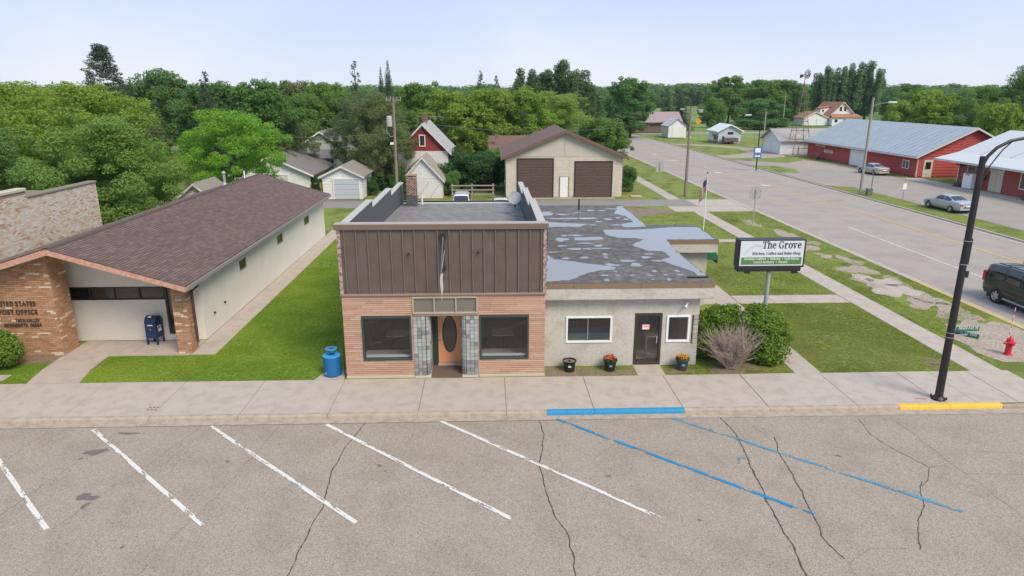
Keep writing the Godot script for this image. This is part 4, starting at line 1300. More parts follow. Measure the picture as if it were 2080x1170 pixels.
# ================================================================= cream stucco shop with the flat wet roof
func bakery() -> void:
	var t := thing("bakery_building", "low cream stucco shop with a flat black roof holding puddles", "building", V(5.4, 0, -34))
	var zf := -25.35
	var mb := MB.new()
	var holes := [[3.0, 4.83, 1.0, 2.1], [5.72, 6.82, 0.02, 2.2], [6.99, 7.93, 0.98, 2.11]]
	wall_x(mb, 2.12, 7.98, 0.0, 3.0, zf - 0.2, zf, holes)
	wall_x(mb, 7.98, 8.27, 0.0, 3.0, zf - 0.2, zf, [[8.0, 8.27, 0.89, 2.1]])
	wall_z(mb, -43.3, zf - 0.2, 0.0, 3.0, 8.07, 8.27, [[-25.9, zf - 0.2, 0.89, 2.1]])
	mb.box(V(2.12, 0, -43.5), V(8.27, 3.0, -43.3))
	# wing
	wall_x(mb, 8.27, 11.0, 0.0, 3.0, -33.4, -33.2, [])
	wall_z(mb, -36.4, -33.4, 0.0, 3.0, 10.8, 11.0, [[-33.95, -33.5, 0.9, 2.2], [-35.9, -34.8, 0.02, 2.15]])
	mb.box(V(8.27, 0, -36.6), V(11.0, 3.0, -36.4))
	part(t, "wall", mb, M.stucco)
	# fascia band, brown drip edge, roof
	var out := poly([2.13, -24.93, 8.66, -24.93, 8.66, -32.75, 11.38, -32.75, 11.38, -36.85, 8.66, -36.85, 8.66, -43.8, 2.13, -43.8])
	mb = MB.new()
	mb.slab(poly([2.14, -24.95, 8.64, -24.95, 8.64, -32.77, 11.36, -32.77, 11.36, -36.83, 8.64, -36.83, 8.64, -43.78, 2.14, -43.78]), 2.9, 3.34)
	part(t, "fascia_band", mb, M.stucco)
	mb = MB.new()
	mb.box(V(2.14, 2.88, -25.34), V(8.62, 2.899, -24.96))
	part(t, "soffit", mb, M.stucco)
	mb = MB.new()
	mb.slab(out, 3.341, 3.53)
	part(t, "drip_edge", mb, M.fascia_brown)
	for x in [3.2, 5.8, 8.1]:
		bx(t, "trim_joint", V(x, 3.345, -24.93), V(x + 0.015, 3.525, -24.926), M.dark)
	mb = MB.new()
	mb.slab(poly([2.15, -24.97, 8.62, -24.97, 8.62, -32.79, 11.34, -32.79, 11.34, -36.81, 8.62, -36.81, 8.62, -43.76, 2.15, -43.76]), 3.531, 3.548)
	var roof := part(t, "roof", mb, M.roof_black)
	for z in [-28.2, -31.4, -34.6, -37.9, -41.1]:
		bx(roof, "seam", V(2.2, 3.545, z), V(8.6, 3.5505, z + 0.09), mat(lin(0.085, 0.08, 0.078), 0.9))
	for q in [[4.3, -28.2], [6.9, -28.2], [5.6, -31.4], [3.6, -34.6], [6.6, -34.6]]:
		bx(roof, "seam", V(q[0], 3.545, q[1]), V(q[0] + 0.07, 3.5503, q[1] + 3.1), mat(lin(0.095, 0.085, 0.078), 0.9))
	var r := RandomNumberGenerator.new()
	r.seed = 15
	for q in [[2.60,-29.82,2.83,-28.89,3.42,-28.57,4.12,-28.11,4.62,-27.81,5.28,-27.38,5.15,-26.98,4.47,-26.87,3.88,-26.38,3.41,-25.77,3.06,-25.43,2.21,-25.18],
			[6.08,-35.50,6.85,-35.47,7.69,-35.44,8.55,-35.64,9.9,-36.1,11.28,-36.00,11.22,-32.86,9.81,-32.84,8.78,-32.84,8.58,-30.58,8.58,-27.53,8.58,-25.71,8.32,-25.65,8.25,-26.74,7.72,-27.71,7.46,-28.58,8.03,-29.16,7.95,-30.28,7.25,-30.47,6.84,-31.69,7.18,-32.23,7.74,-32.96,7.24,-33.25,6.46,-33.40,5.96,-34.22],
			[8.19,-43.03,8.55,-43.40,8.58,-39.86,8.55,-36.27,7.31,-36.13,7.32,-37.07,8.18,-37.78,8.08,-39.61,7.57,-40.46],
			[3.29,-37.95,4.52,-37.41,5.46,-37.14,4.91,-36.31,3.97,-36.43,3.15,-36.28], [4.22,-33.48,5.04,-33.57,5.69,-33.62,5.68,-33.03,4.93,-32.79,4.30,-32.81], [3.20,-41.19,3.60,-41.35,3.92,-40.59,3.78,-40.03,3.19,-39.89]]:
		# soften the traced outline: split the sides and shift the points a little
		var p := poly(q)
		var s := PackedVector2Array()
		for i in p.size():
			var a := p[i]
			var b := p[(i + 1) % p.size()]
			var k := maxi(1, int(a.distance_to(b) / 0.18))
			for j in k:
				s.append(a.lerp(b, float(j) / k) + Vector2(r.randf_range(-0.05, 0.05), r.randf_range(-0.05, 0.05)))
		puddle(roof, s)
	var E := [3.36,-29.02,0.20,0.15, 4.19,-29.14,0.20,0.18, 5.21,-29.73,0.13,0.19, 5.15,-29.17,0.11,0.15, 6.91,-29.11,0.23,0.18, 7.20,-29.75,0.20,0.15, 6.20,-27.76,0.27,0.28, 5.16,-27.79,0.30,0.22, 5.97,-28.48,0.42,0.17, 7.28,-28.44,0.21,0.15, 6.72,-26.66,0.12,0.15, 7.65,-26.68,0.11,0.15, 4.60,-26.10,0.18,0.10, 5.11,-26.08,0.10,0.10, 4.55,-25.38,0.11,0.14, 5.12,-26.67,0.08,0.11, 6.38,-26.04,0.13,0.10, 5.68,-26.06,0.12,0.09, 7.03,-26.07,0.11,0.10, 7.61,-26.07,0.14,0.10, 6.99,-25.41,0.09,0.16, 6.37,-25.43,0.06,0.07, 3.61,-33.07,0.28,0.50, 3.84,-34.01,0.16,0.20, 4.37,-34.07,0.37,0.20, 4.64,-32.13,0.34,0.14, 5.21,-31.57,0.19,0.24, 4.58,-30.90,0.22,0.17, 3.99,-30.92,0.44,0.17, 5.27,-30.98,0.44,0.14, 2.96,-30.29,0.29,0.10, 3.46,-31.56,0.19,0.17, 5.06,-38.91,1.30,0.31, 4.42,-40.29,0.34,0.22, 6.30,-41.68,0.25,0.24, 6.99,-41.65,0.25,0.18, 7.69,-42.24,0.40,0.19, 7.51,-39.09,0.14,0.26, 6.87,-38.59,0.23,0.26, 6.20,-37.85,0.18,0.20, 5.69,-36.89,0.22,0.14, 7.88,-38.55,0.18,0.20, 5.42,-40.94,0.29,0.17, 7.01,-36.84,0.26,0.18]
	for i in range(0, E.size(), 4):
		puddle(roof, blob(E[i], E[i + 1], E[i + 2], E[i + 3], r, 0.4, 22))
	mb = MB.new()
	mb.lathe(V(2.75, 3.54, -31.9), [[0.07, 0.0], [0.05, 0.05], [0.05, 0.75], [0.0, 0.76]], 10)
	part(t, "vent_pipe", mb, M.black)
	mb = MB.new()
	mb.lathe(V(5.6, 3.54, -41.9), [[0.07, 0.0], [0.05, 0.05], [0.05, 0.7], [0.0, 0.71]], 10)
	part(t, "vent_pipe", mb, M.black)
	rodp(t, "roof_pipe", V(7.75, 3.6, -25.55), V(8.6, 3.6, -25.6), 0.04, M.black)
	# interior
	var inw := mat(lin(0.6, 0.6, 0.57), 0.9)
	bx(t, "interior_wall", V(2.2, 0, -33.1), V(8.0, 3.0, -33.0), inw)
	bx(t, "interior_ceiling", V(2.2, 2.85, -33.0), V(8.05, 2.89, -25.57), inw)
	bx(t, "interior_floor", V(2.2, 0.0, -33.0), V(8.05, 0.04, -25.57), mat(lin(0.38, 0.36, 0.33), 0.6))
	# windows and door
	var w := window_z(t, 3.0, 4.83, 1.0, 2.1, zf + 0.04, 0.075, M.white, M.glass, 1, 0.12)
	bx(w, "mullion", V(3.86, 1.076, zf - 0.03), V(3.885, 2.024, zf + 0.0), mat(lin(0.3, 0.32, 0.33), 0.4))
	w.set_meta("label", "wide white framed sliding window")
	window_z(t, 6.99, 7.93, 0.98, 2.11, zf + 0.04, 0.085, M.white, M.glass, 1, 0.12)
	var d := window_z(t, 5.73, 6.81, 0.03, 2.19, zf + 0.02, 0.11, M.bronze, M.glass, 1, 0.1, "door")
	bx(d, "kick_plate", V(5.85, 0.141, zf - 0.06), V(6.69, 0.26, zf - 0.02), M.bronze)
	bx(d, "handle", V(6.6, 0.95, zf + 0.021), V(6.64, 1.25, zf + 0.06), M.steel)
	bx(d, "notice", V(6.03, 1.5, zf - 0.035), V(6.33, 1.72, zf - 0.03), mat(lin(0.62, 0.12, 0.12), 0.6))
	bx(d, "notice_paper", V(6.05, 1.52, zf - 0.0305), V(6.31, 1.70, zf - 0.028), mat(lin(0.75, 0.7, 0.68), 0.6))
	text(d, "notice_text", "OPEN", V(6.18, 1.58, zf - 0.024), 0.06, mat(lin(0.6, 0.08, 0.08), 0.6), "Droid Sans", true, 0.22, HORIZONTAL_ALIGNMENT_CENTER, 0.0, 0.002)
	bx(t, "sill", V(5.7, 0.0, zf - 0.02), V(6.84, 0.028, zf + 0.1), M.concrete)
	# corner strip of glass blocks
	var block := box_mesh(V(1, 1, 1), 0.07)
	var bm := mat(lin(1, 1, 1), 0.12)
	var L := []
	for i in 6:
		L.append([Transform3D(Basis(V(0.2, 0, 0), V(0, 0.185, 0), V(0, 0, 0.2)), V(8.165, 0.99 + i * 0.201, zf - 0.1)), rng.randi() % 3])
		L.append([Transform3D(Basis(V(0.19, 0, 0), V(0, 0.185, 0), V(0, 0, 0.2)), V(8.17, 0.99 + i * 0.201, zf - 0.32)), rng.randi() % 3])
	for i in 6:
		L.append([Transform3D(Basis(V(0.19, 0, 0), V(0, 0.185, 0), V(0, 0, 0.2)), V(10.9, 1.0 + i * 0.2, -33.61)), rng.randi() % 3])
		L.append([Transform3D(Basis(V(0.19, 0, 0), V(0, 0.185, 0), V(0, 0, 0.2)), V(10.9, 1.0 + i * 0.2, -33.83)), rng.randi() % 3])
	pieces(t, "glass_block", block, L, [lin(0.42, 0.38, 0.33), lin(0.36, 0.33, 0.3), lin(0.48, 0.45, 0.41)], bm)
	bx(t, "side_door", V(10.84, 0.02, -35.9), V(10.9, 2.15, -34.8), M.white)
	# security camera under the soffit
	var sc := thing("security_camera", "white security camera under the stucco soffit", "camera", V(7.68, 2.6, -25.3))
	mb = MB.new()
	mb.lathe(V(7.74, 2.62, zf + 0.03), [[0.0, -0.07], [0.06, -0.04], [0.075, 0.0], [0.06, 0.04], [0.0, 0.07]], 12)
	part(sc, "mount", mb, M.white)
	rodp(sc, "body", V(7.72, 2.58, zf + 0.08), V(7.62, 2.48, zf + 0.26), 0.045, M.white)
	rodp(sc, "lens", V(7.622, 2.482, zf + 0.257), V(7.615, 2.475, zf + 0.27), 0.03, M.black)
	# counter and a stand inside
	mb = MB.new()
	mb.cbox(V(2.9, 0.04, -27.3), V(5.0, 0.95, -26.6), 0.02)
	solo("serving_counter", mb, mat(lin(0.30, 0.55, 0.53), 0.5), "teal serving counter inside the wide white framed window", "counter")
	mb = MB.new()
	mb.cbox(V(2.8, 0.04, -29.3), V(4.0, 2.1, -28.8), 0.02)
	var sh := solo("shelf_unit", mb, mat(lin(0.2, 0.21, 0.21), 0.7), "tall grey shelf unit behind the teal counter", "shelf")
	for y in [0.7, 1.25, 1.75]:
		bx(sh, "shelf_board", V(2.78, y, -28.8), V(4.02, y + 0.04, -28.72), mat(lin(0.5, 0.5, 0.48), 0.6))
	var tb := thing("wooden_table", "long wooden table inside the glass door", "table", V(6.8, 0.04, -27.6))
	bx(tb, "table_top", V(6.4, 0.86, -29.0), V(7.1, 0.92, -26.2), mat(lin(0.45, 0.33, 0.2), 0.5), 0.01)
	for q in [[6.45, -28.9], [7.05, -28.9], [6.45, -26.3], [7.05, -26.3]]:
		bx(tb, "leg", V(q[0] - 0.04, 0.04, q[1] - 0.04), V(q[0] + 0.04, 0.86, q[1] + 0.04), mat(lin(0.4, 0.25, 0.16), 0.6))
	# awning and cabinet on the far side
	var aw := thing("awning", "dark green rounded fabric awning over the side entrance", "awning", V(11.0, 2.2, -35.3))
	mb = MB.new()
	var R := []
	for i in 9:
		var a := PI / 2 * i / 8
		R.append([V(11.0 + sin(a) * 0.95, 2.15 + cos(a) * 0.75, -36.3), V(11.0 + sin(a) * 0.95, 2.15 + cos(a) * 0.75, -34.3)])
	mb.grid(R, false, true)
	part(aw, "canopy", mb, mat(lin(0.012, 0.12, 0.055), 0.7))
	for z in [-36.3, -34.3]:
		mb = MB.new()
		for i in 8:
			mb.tri_out(V(11.0, 2.15, z), R[i][0 if z < -36 else 1], R[i + 1][0 if z < -36 else 1], V(11, 2.15, -35.3))
		part(aw, "end_panel", mb, mat(lin(0.012, 0.12, 0.055), 0.7))
	bx(aw, "valance", V(11.9, 1.95, -36.3), V(11.94, 2.15, -34.3), mat(lin(0.014, 0.13, 0.06), 0.7))
	var cb := thing("utility_cabinet", "dark brown metal cabinet against the side of the stucco shop", "cabinet", V(8.7, 0, -29.6))
	bx(cb, "body", V(8.3, 0.0, -30.2), V(9.05, 1.28, -29.2), mat(lin(0.07, 0.04, 0.032), 0.6), 0.015)
	bx(cb, "lid", V(8.28, 1.281, -30.24), V(9.1, 1.34, -29.16), mat(lin(0.09, 0.055, 0.045), 0.6), 0.01)

func puddle(roof: Node3D, p: PackedVector2Array) -> void:
	if Geometry2D.triangulate_polygon(p).is_empty():
		return
	var mb := MB.new()
	for q in Geometry2D.offset_polygon(p, 0.07, Geometry2D.JOIN_ROUND):   # damp roofing round the water
		var inside := PackedVector2Array()
		for v in q:
			inside.append(Vector2(clampf(v.x, 2.2, 11.3 if v.y < -32.85 and v.y > -36.75 else 8.58), clampf(v.y, -43.7, -25.0)))
		if not Geometry2D.triangulate_polygon(inside).is_empty():
			mb.sheet(inside, 3.5508 + rng.randf() * 0.0008)
	if mb.v.size() > 0:
		part(roof, "damp_patch", mb, M.damp)
	mb = MB.new()
	mb.sheet(p, 3.5545)
	part(roof, "puddle", mb, M.water)

# ================================================================= small gabled buildings
# gable along z: ridge runs back from the front; origin-free, world coordinates
func gable(t: Node3D, x0: float, x1: float, zf: float, zb: float, he: float, hr: float, wm: Material, rm: Material, over := 0.3, thick := 0.1, fm: Material = null) -> MeshInstance3D:
	var xm := (x0 + x1) / 2
	var mb := MB.new()
	mb.wallslab(poly([x0, 0, x1, 0, x1, he, xm, hr, x0, he]), zb, zf)
	part(t, "wall", mb, wm)
	var k := (hr - he) / (xm - x0)
	mb = MB.new()
	var ex := over
	mb.wallslab(poly([x0 - ex, he - k * ex + 0.03, xm, hr + 0.03, x1 + ex, he - k * ex + 0.03, x1 + ex, he - k * ex + 0.03 + thick, xm, hr + 0.03 + thick, x0 - ex, he - k * ex + 0.03 + thick]), zb - over, zf + over)
	var roof := part(t, "roof", mb, rm)
	if fm:
		for s in [-1, 1]:
			mb = MB.new()
			var xe: float = x0 - ex if s < 0 else x1 + ex
			mb.wallslab(poly([xe, he - k * ex - 0.1, xm, hr - 0.1, xm, hr + 0.09, xe, he - k * ex + 0.09]), zf + over + 0.002, zf + over + 0.03)
			part(t, "rake_board", mb, fm)
	return roof

# gable along x: ridge runs across, seen with its end to -x / +x
func gable_x(t: Node3D, x0: float, x1: float, zf: float, zb: float, he: float, hr: float, wm: Material, rm: Material, over := 0.3, thick := 0.1, fm: Material = null) -> MeshInstance3D:
	var T := Transform3D(Basis(V(0, 0, -1), V(0, 1, 0), V(1, 0, 0)), V(0, 0, 0))
	var tmp := thing("temp", "x", "x")
	used["temp"] = 0
	var roof := gable(tmp, -zf, -zb, x1, x0, he, hr, wm, rm, over, thick, fm)
	for ch in tmp.get_children():
		tmp.remove_child(ch)
		t.add_child(ch, true)
		ch.transform = Transform3D(T.basis, -t.position)
	remove_child(tmp)
	tmp.free()
	return roof

func boards(parent: Node3D, x0: float, x1: float, y0: float, y1: float, z: float, hgt: float, m: Material, called := "board", top := [], lip := 0.035) -> void:   # lap boards facing +z
	var y := y0
	while y < y1 - 0.02:
		var yb := minf(y + hgt, y1)
		var a := x0
		var b := x1
		if top:   # gable: height of the eave and run per metre of rise
			a = x0 + maxf(0.0, yb - top[0]) * top[1]
			b = x1 - maxf(0.0, yb - top[0]) * top[1]
		if b - a > 0.1:
			var mb := MB.new()
			mb.hexa([V(a, y, z), V(b, y, z), V(a, yb, z), V(b, yb, z), V(a, y, z + lip), V(b, y, z + lip), V(a, yb, z + 0.008), V(b, yb, z + 0.008)])
			part(parent, called, mb, m)
		y += hgt

func boards_x(parent: Node3D, z0: float, z1: float, y0: float, y1: float, x: float, s: float, hgt: float, m: Material, called := "board", lip := 0.035) -> void:   # lap boards facing s * x
	var y := y0
	while y < y1 - 0.02:
		var yb := minf(y + hgt, y1)
		var mb := MB.new()
		var p := [V(x, y, z0), V(x + s * lip, y, z0), V(x, yb, z0), V(x + s * 0.008, yb, z0), V(x, y, z1), V(x + s * lip, y, z1), V(x, yb, z1), V(x + s * 0.008, yb, z1)]
		mb.hexa(p)
		part(parent, called, mb, m)
		y += hgt

func sections(parent: Node3D, called: String, x0: float, x1: float, y0: float, y1: float, z: float, n: int, m: Material, frame: Material) -> MeshInstance3D:
	var mb := MB.new()
	mb.box(V(x0 - 0.12, y0, z - 0.05), V(x0, y1 + 0.12, z + 0.05))
	mb.box(V(x1, y0, z - 0.05), V(x1 + 0.12, y1 + 0.12, z + 0.05))
	mb.box(V(x0, y1, z - 0.05), V(x1, y1 + 0.12, z + 0.05))
	var o := part(parent, called, mb, frame)
	for i in n:
		var a := y0 + (y1 - y0) * i / n
		var b := y0 + (y1 - y0) * (i + 1) / n
		bx(o, "section", V(x0, a + 0.012, z - 0.03), V(x1, b - 0.012, z + 0.02), m, 0.01)
	return o

func garages() -> void:
	var tan_w := tmat(ntex(noise(81, 0.01, FastNoiseLite.TYPE_SIMPLEX_SMOOTH, 4), [[0.2, lin(0.52, 0.47, 0.39)], [0.8, lin(0.60, 0.545, 0.46)]]), 4.0, null, 1.0, 0.8)
	var brown_roof := tmat(ntex(noise(82, 0.06, FastNoiseLite.TYPE_SIMPLEX, 4), [[0.2, lin(0.12, 0.07, 0.058)], [0.8, lin(0.22, 0.14, 0.12)]]), 5.0, null, 1.0, 0.95)
	var grey_roof := tmat(ntex(noise(83, 0.06, FastNoiseLite.TYPE_SIMPLEX, 4), [[0.2, lin(0.14, 0.13, 0.13)], [0.8, lin(0.26, 0.245, 0.24)]]), 4.0, null, 1.0, 0.95)
	var old_roof := tmat(ntex(noise(84, 0.05, FastNoiseLite.TYPE_SIMPLEX, 5), [[0.25, lin(0.12, 0.10, 0.085)], [0.5, lin(0.27, 0.24, 0.2)], [0.8, lin(0.40, 0.36, 0.31)]]), 2.5, null, 1.0, 1.0)
	# ---- tan double garage
	var t := thing("double_garage", "large tan garage with two brown overhead doors and a brown gable roof", "garage", V(7.9, 0, -77))
	gable(t, 1.85, 14.0, -71.45, -83.5, 4.2, 6.72, tan_w, brown_roof, 0.55, 0.16, mat(lin(0.16, 0.095, 0.08), 0.8))
	boards(t, 1.86, 3.0, 0.1, 4.2, -71.45, 0.15, tan_w, "siding_board")
	boards(t, 6.8, 7.4, 0.1, 4.2, -71.45, 0.15, tan_w, "siding_board")
	boards(t, 8.45, 9.0, 0.1, 4.2, -71.45, 0.15, tan_w, "siding_board")
	boards(t, 12.95, 13.99, 0.1, 4.2, -71.45, 0.15, tan_w, "siding_board")
	boards(t, 7.4, 8.45, 2.2, 4.2, -71.45, 0.15, tan_w, "siding_board")
	boards(t, 9.0, 12.95, 3.78, 4.2, -71.45, 0.15, tan_w, "siding_board")
	for q in [[1.9, 7.9], [7.94, 13.95]]:
		var mb := MB.new()
		var hl := 4.25 if q[0] < 5 else 6.6
		var hr2 := 6.6 if q[0] < 5 else 4.25
		mb.wallslab(poly([q[0], 4.22, q[1], 4.22, q[1], hr2, q[0], hl]), -71.44, -71.41)
		part(t, "gable_panel", mb, mat(lin(0.50, 0.465, 0.41), 0.8))
	var dm := tmat(ntex(noise(85, 0.02, FastNoiseLite.TYPE_SIMPLEX_SMOOTH, 4), [[0.2, lin(0.085, 0.055, 0.046)], [0.8, lin(0.115, 0.075, 0.064)]]), 3.0, null, 1.0, 0.6)
	sections(t, "overhead_door", 3.1, 6.7, 0.02, 3.95, -71.38, 14, dm, M.bronze)
	sections(t, "overhead_door", 9.1, 12.85, 0.02, 3.65, -71.38, 13, dm, M.bronze)
	var dr := bx(t, "door", V(7.5, 0.02, -71.44), V(8.34, 2.06, -71.38), M.white, 0.01)
	bx(dr, "door_frame", V(7.42, 0.02, -71.44), V(7.498, 2.14, -71.36), mat(lin(0.2, 0.19, 0.18), 0.7))
	bx(dr, "door_frame", V(8.342, 0.02, -71.44), V(8.42, 2.14, -71.36), mat(lin(0.2, 0.19, 0.18), 0.7))
	bx(dr, "handle", V(8.22, 1.0, -71.38), V(8.27, 1.06, -71.33), M.steel)
	bx(t, "apron", V(2.8, -0.05, -71.4), V(13.2, 0.0, -70.2), M.gravel)
	rodp(t, "meter", V(1.8, 1.6, -72.2), V(1.7, 1.6, -72.2), 0.2, M.galv, -1, 10)
	# ---- small white garage with a pale overhead door
	t = thing("small_garage", "small white garage with pale blue overhead door and worn grey roof", "garage", V(-14.7, 0, -73))
	gable(t, -16.95, -12.95, -70.8, -76.8, 2.4, 3.35, M.white_wall, old_roof, 0.35, 0.1, M.white_old)
	boards(t, -16.95, -15.95, 0.05, 2.4, -70.8, 0.3, M.white_wall)
	boards(t, -13.1, -12.95, 0.05, 2.4, -70.8, 0.3, M.white_wall)
	boards_x(t, -76.8, -70.8, 0.05, 2.4, -12.95, 1.0, 0.3, M.white_wall)
	sections(t, "overhead_door", -15.78, -13.25, 0.02, 2.05, -70.75, 4, mat(lin(0.50, 0.56, 0.62), 0.5), M.white)
	bx(t, "apron", V(-15.9, -0.05, -70.75), V(-13.1, -0.005, -69.7), M.dirt)
	# ---- long white garage behind the post office
	t = thing("long_garage", "long white garage with dark grey shingle roof behind the brown-roofed office", "garage", V(-23, 0, -79))
	gable(t, -27.6, -19.4, -75.7, -86.0, 2.1, 3.95, M.white_wall, grey_roof, 0.5, 0.12, M.white)
	boards(t, -27.6, -19.4, 0.05, 3.9, -75.7, 0.2, M.white_wall, "siding_board", [2.1, 2.2])
	boards_x(t, -86.0, -75.7, 0.05, 2.1, -19.4, 1.0, 0.2, M.white_wall, "siding_board")
	sections(t, "overhead_door", -25.5, -21.8, 0.02, 1.95, -75.64, 4, mat(lin(0.55, 0.58, 0.62), 0.5), M.white)
	# ---- peeling shed with double doors
	t = thing("peeling_shed", "narrow white shed with peeling paint and plank double doors", "shed", V(-6.7, 0, -73))
	gable(t, -8.75, -4.75, -70.9, -76.5, 2.05, 4.2, M.white_old, tmat(ntex(noise(86, 0.05, FastNoiseLite.TYPE_SIMPLEX, 4), [[0.2, lin(0.25, 0.22, 0.17)], [0.8, lin(0.38, 0.34, 0.28)]]), 2.0, null, 1.0, 1.0), 0.3, 0.08, M.white_old)
	boards(t, -8.75, -4.75, 2.1, 4.1, -70.9, 0.18, M.white_old, "board", [2.05, 0.93])
	for i in 12:
		bx(t, "door_plank", V(-7.25 + i * 0.205, 0.05, -70.9), V(-7.05 + i * 0.205, 2.0, -70.86 + rng.randf() * 0.015), M.white_old, 0.008)
	for q in [[-7.2, -6.1], [-5.95, -4.85]]:
		var mb := MB.new()
		mb.tube([V(q[0], 0.3, -70.82), V(q[1], 1.75, -70.82)], [0.05, 0.05], 4)
		part(t, "door_brace", mb, M.white_old)
	boards(t, -8.75, -7.3, 0.05, 2.05, -70.9, 0.18, M.white_old)
	# ---- red and white house
	t = thing("red_gable_house", "house with weathered white boards below a red gable and grey roof", "house", V(-7.3, 0, -84))
	var rr := gable(t, -10.25, -4.55, -79.5, -90.0, 4.2, 7.15, M.white_old, tmat(ntex(noise(87, 0.05, FastNoiseLite.TYPE_SIMPLEX, 4), [[0.2, lin(0.32, 0.31, 0.31)], [0.8, lin(0.46, 0.45, 0.44)]]), 3.0, null, 1.0, 0.95), 0.4, 0.1, M.white_old)
	boards(t, -10.25, -4.55, 0.3, 4.2, -79.5, 0.19, M.white_old)
	boards(t, -10.25, -4.55, 4.2, 7.05, -79.5, 0.19, mat(lin(0.24, 0.035, 0.03), 0.8), "red_board", [4.2, 0.966])
	window_z(t, -7.8, -7.1, 4.7, 6.0, -79.4, 0.09, M.white, M.glass_dark, 1, 0.08)
	bx(rr, "chimney", V(-7.75, 6.6, -84.2), V(-7.25, 8.2, -83.7), mat(lin(0.2, 0.09, 0.07), 0.95))
	var mb3 := MB.new()
	mb3.wallslab(poly([-8.9, 2.5, -5.9, 2.5, -5.9, 2.62, -7.4, 3.7, -8.9, 2.62]), -79.45, -77.6)
	part(t, "porch_roof", mb3, grey_roof)
	for x in [-8.7, -6.1]:
		bx(t, "porch_post", V(x - 0.07, 0, -77.9), V(x + 0.07, 2.5, -77.75), mat(lin(0.34, 0.17, 0.09), 0.8))
	window_z(t, -8.3, -6.5, 1.0, 2.3, -79.4, 0.08, M.white, M.glass_dark, 3, 0.08)
	bx(t, "air_conditioner", V(-4.5, 1.6, -81.2), V(-4.0, 2.1, -80.5), M.galv)
	var an := thing("roof_antenna", "thin metal television antenna on the red gable house", "antenna", V(-7.2, 8.2, -84))
	rodp(an, "boom", V(-8.4, 7.9, -84), V(-5.2, 7.8, -84), 0.02, M.galv)
	for q in [[-6.3, 0.35], [-5.6, 0.35]]:
		rodp(an, "element", V(q[0] - 0.3, 7.84 + q[1], -84), V(q[0] + 0.3, 7.84 - q[1], -84), 0.015, M.galv)
	rodp(an, "mast", V(-7.2, 7.0, -84), V(-7.2, 8.0, -84), 0.03, M.galv)
	# ---- pale green house among the trees
	var pale := tmat(ntex(noise(88, 0.02, FastNoiseLite.TYPE_SIMPLEX_SMOOTH, 4), [[0.2, lin(0.42, 0.48, 0.44)], [0.8, lin(0.50, 0.56, 0.52)]]), 4.0, null, 1.0, 0.85)
	t = thing("pale_green_house", "pale green house with a dark porch roof half hidden by trees", "house", V(-22, 0, -97))
	gable(t, -26.0, -18.5, -93.5, -103.0, 3.1, 5.6, pale, grey_roof, 0.4, 0.12, M.white)
	boards(t, -26.0, -18.5, 0.2, 3.1, -93.5, 0.22, pale, "siding_board")
	var mbp := MB.new()
	mbp.hexa([V(-26.4, 2.3, -91.0), V(-19.2, 2.3, -91.0), V(-26.4, 2.42, -91.0), V(-19.2, 2.42, -91.0), V(-25.6, 3.2, -93.4), V(-20.0, 3.2, -93.4), V(-25.6, 3.35, -93.4), V(-20.0, 3.35, -93.4)])
	part(t, "porch_roof", mbp, grey_roof)
	for x in [-26.0, -23.7, -21.6, -19.5]:
		bx(t, "porch_post", V(x, 0, -91.3), V(x + 0.14, 2.3, -91.15), M.white)
	window_z(t, -21.7, -20.6, 0.8, 2.1, -93.4, 0.09, M.white, M.glass_dark, 2, 0.08)
	window_z(t, -24.9, -23.9, 0.8, 2.1, -93.4, 0.09, M.white, M.glass_dark, 2, 0.08)
	bx(t, "door", V(-23.2, 0.1, -93.48), V(-22.3, 2.1, -93.42), M.white)
	# ---- brown roofed cottage behind the double garage
	t = thing("brown_roof_cottage", "low cottage with brown shingle roof and orange-tan wall behind the tan garage", "house", V(2, 0, -97))
	gable_x(t, 0.6, 6.5, -95.0, -101.0, 3.0, 4.7, mat(lin(0.40, 0.26, 0.16), 0.9), brown_roof, 0.5, 0.12, mat(lin(0.2, 0.12, 0.1), 0.8))
	bx(t, "vent", V(1.0, 4.6, -95.8), V(1.4, 5.2, -95.4), mat(lin(0.2, 0.12, 0.1), 0.8))
	# ---- white shed left among trees
	t = thing("white_cabin", "small white board cabin showing through the trees beyond the brown-roofed office", "shed", V(-23.3, 0, -57))
	gable(t, -24.6, -21.9, -55.0, -59.0, 2.5, 3.6, M.white_old, old_roof, 0.3, 0.1, M.white_old)
	boards(t, -24.6, -21.9, 0.1, 2.5, -55.0, 0.2, M.white_old)
	# ---- split rail fence
	t = thing("rail_fence", "grey weathered three-rail wooden fence on the grass", "fence", V(-1.6, 0, -71.6))
	for x in [-3.75, -1.7, 0.5]:
		bx(t, "post", V(x - 0.07, 0, -71.75), V(x + 0.07, 1.45, -71.6), M.weathered, 0.01)
	for y in [0.35, 0.8, 1.25]:
		bx(t, "rail", V(-3.9, y - 0.06, -71.595), V(-1.6, y + 0.06, -71.53), M.weathered, 0.01)
		bx(t, "rail", V(-1.59, y - 0.05, -71.595), V(0.65, y + 0.07, -71.53), M.weathered, 0.01)
	var ym := thing("marker_post", "yellow topped marker post beside the small white garage", "post", V(-17.3, 0, -71.5))
	rodp(ym, "post", V(-17.3, 0, -71.5), V(-17.3, 1.1, -71.5), 0.08, mat(lin(0.4, 0.3, 0.06), 0.7))
	bx(ym, "cap", V(-17.42, 1.1, -71.6), V(-17.18, 1.65, -71.4), mat(lin(0.75, 0.55, 0.05), 0.6), 0.03)
	solo("concrete_lid", block_at(V(15.6, -0.02, -71.6), V(1.2, 0.14, 0.8)), M.concrete, "pale concrete lid lying in the grass beside the alley", "lid")

func block_at(c: Vector3, s: Vector3) -> MB:
	var mb := MB.new()
	mb.cbox(c - V(s.x / 2, 0, s.z / 2), c + V(s.x / 2, s.y, s.z / 2), 0.02)
	return mb

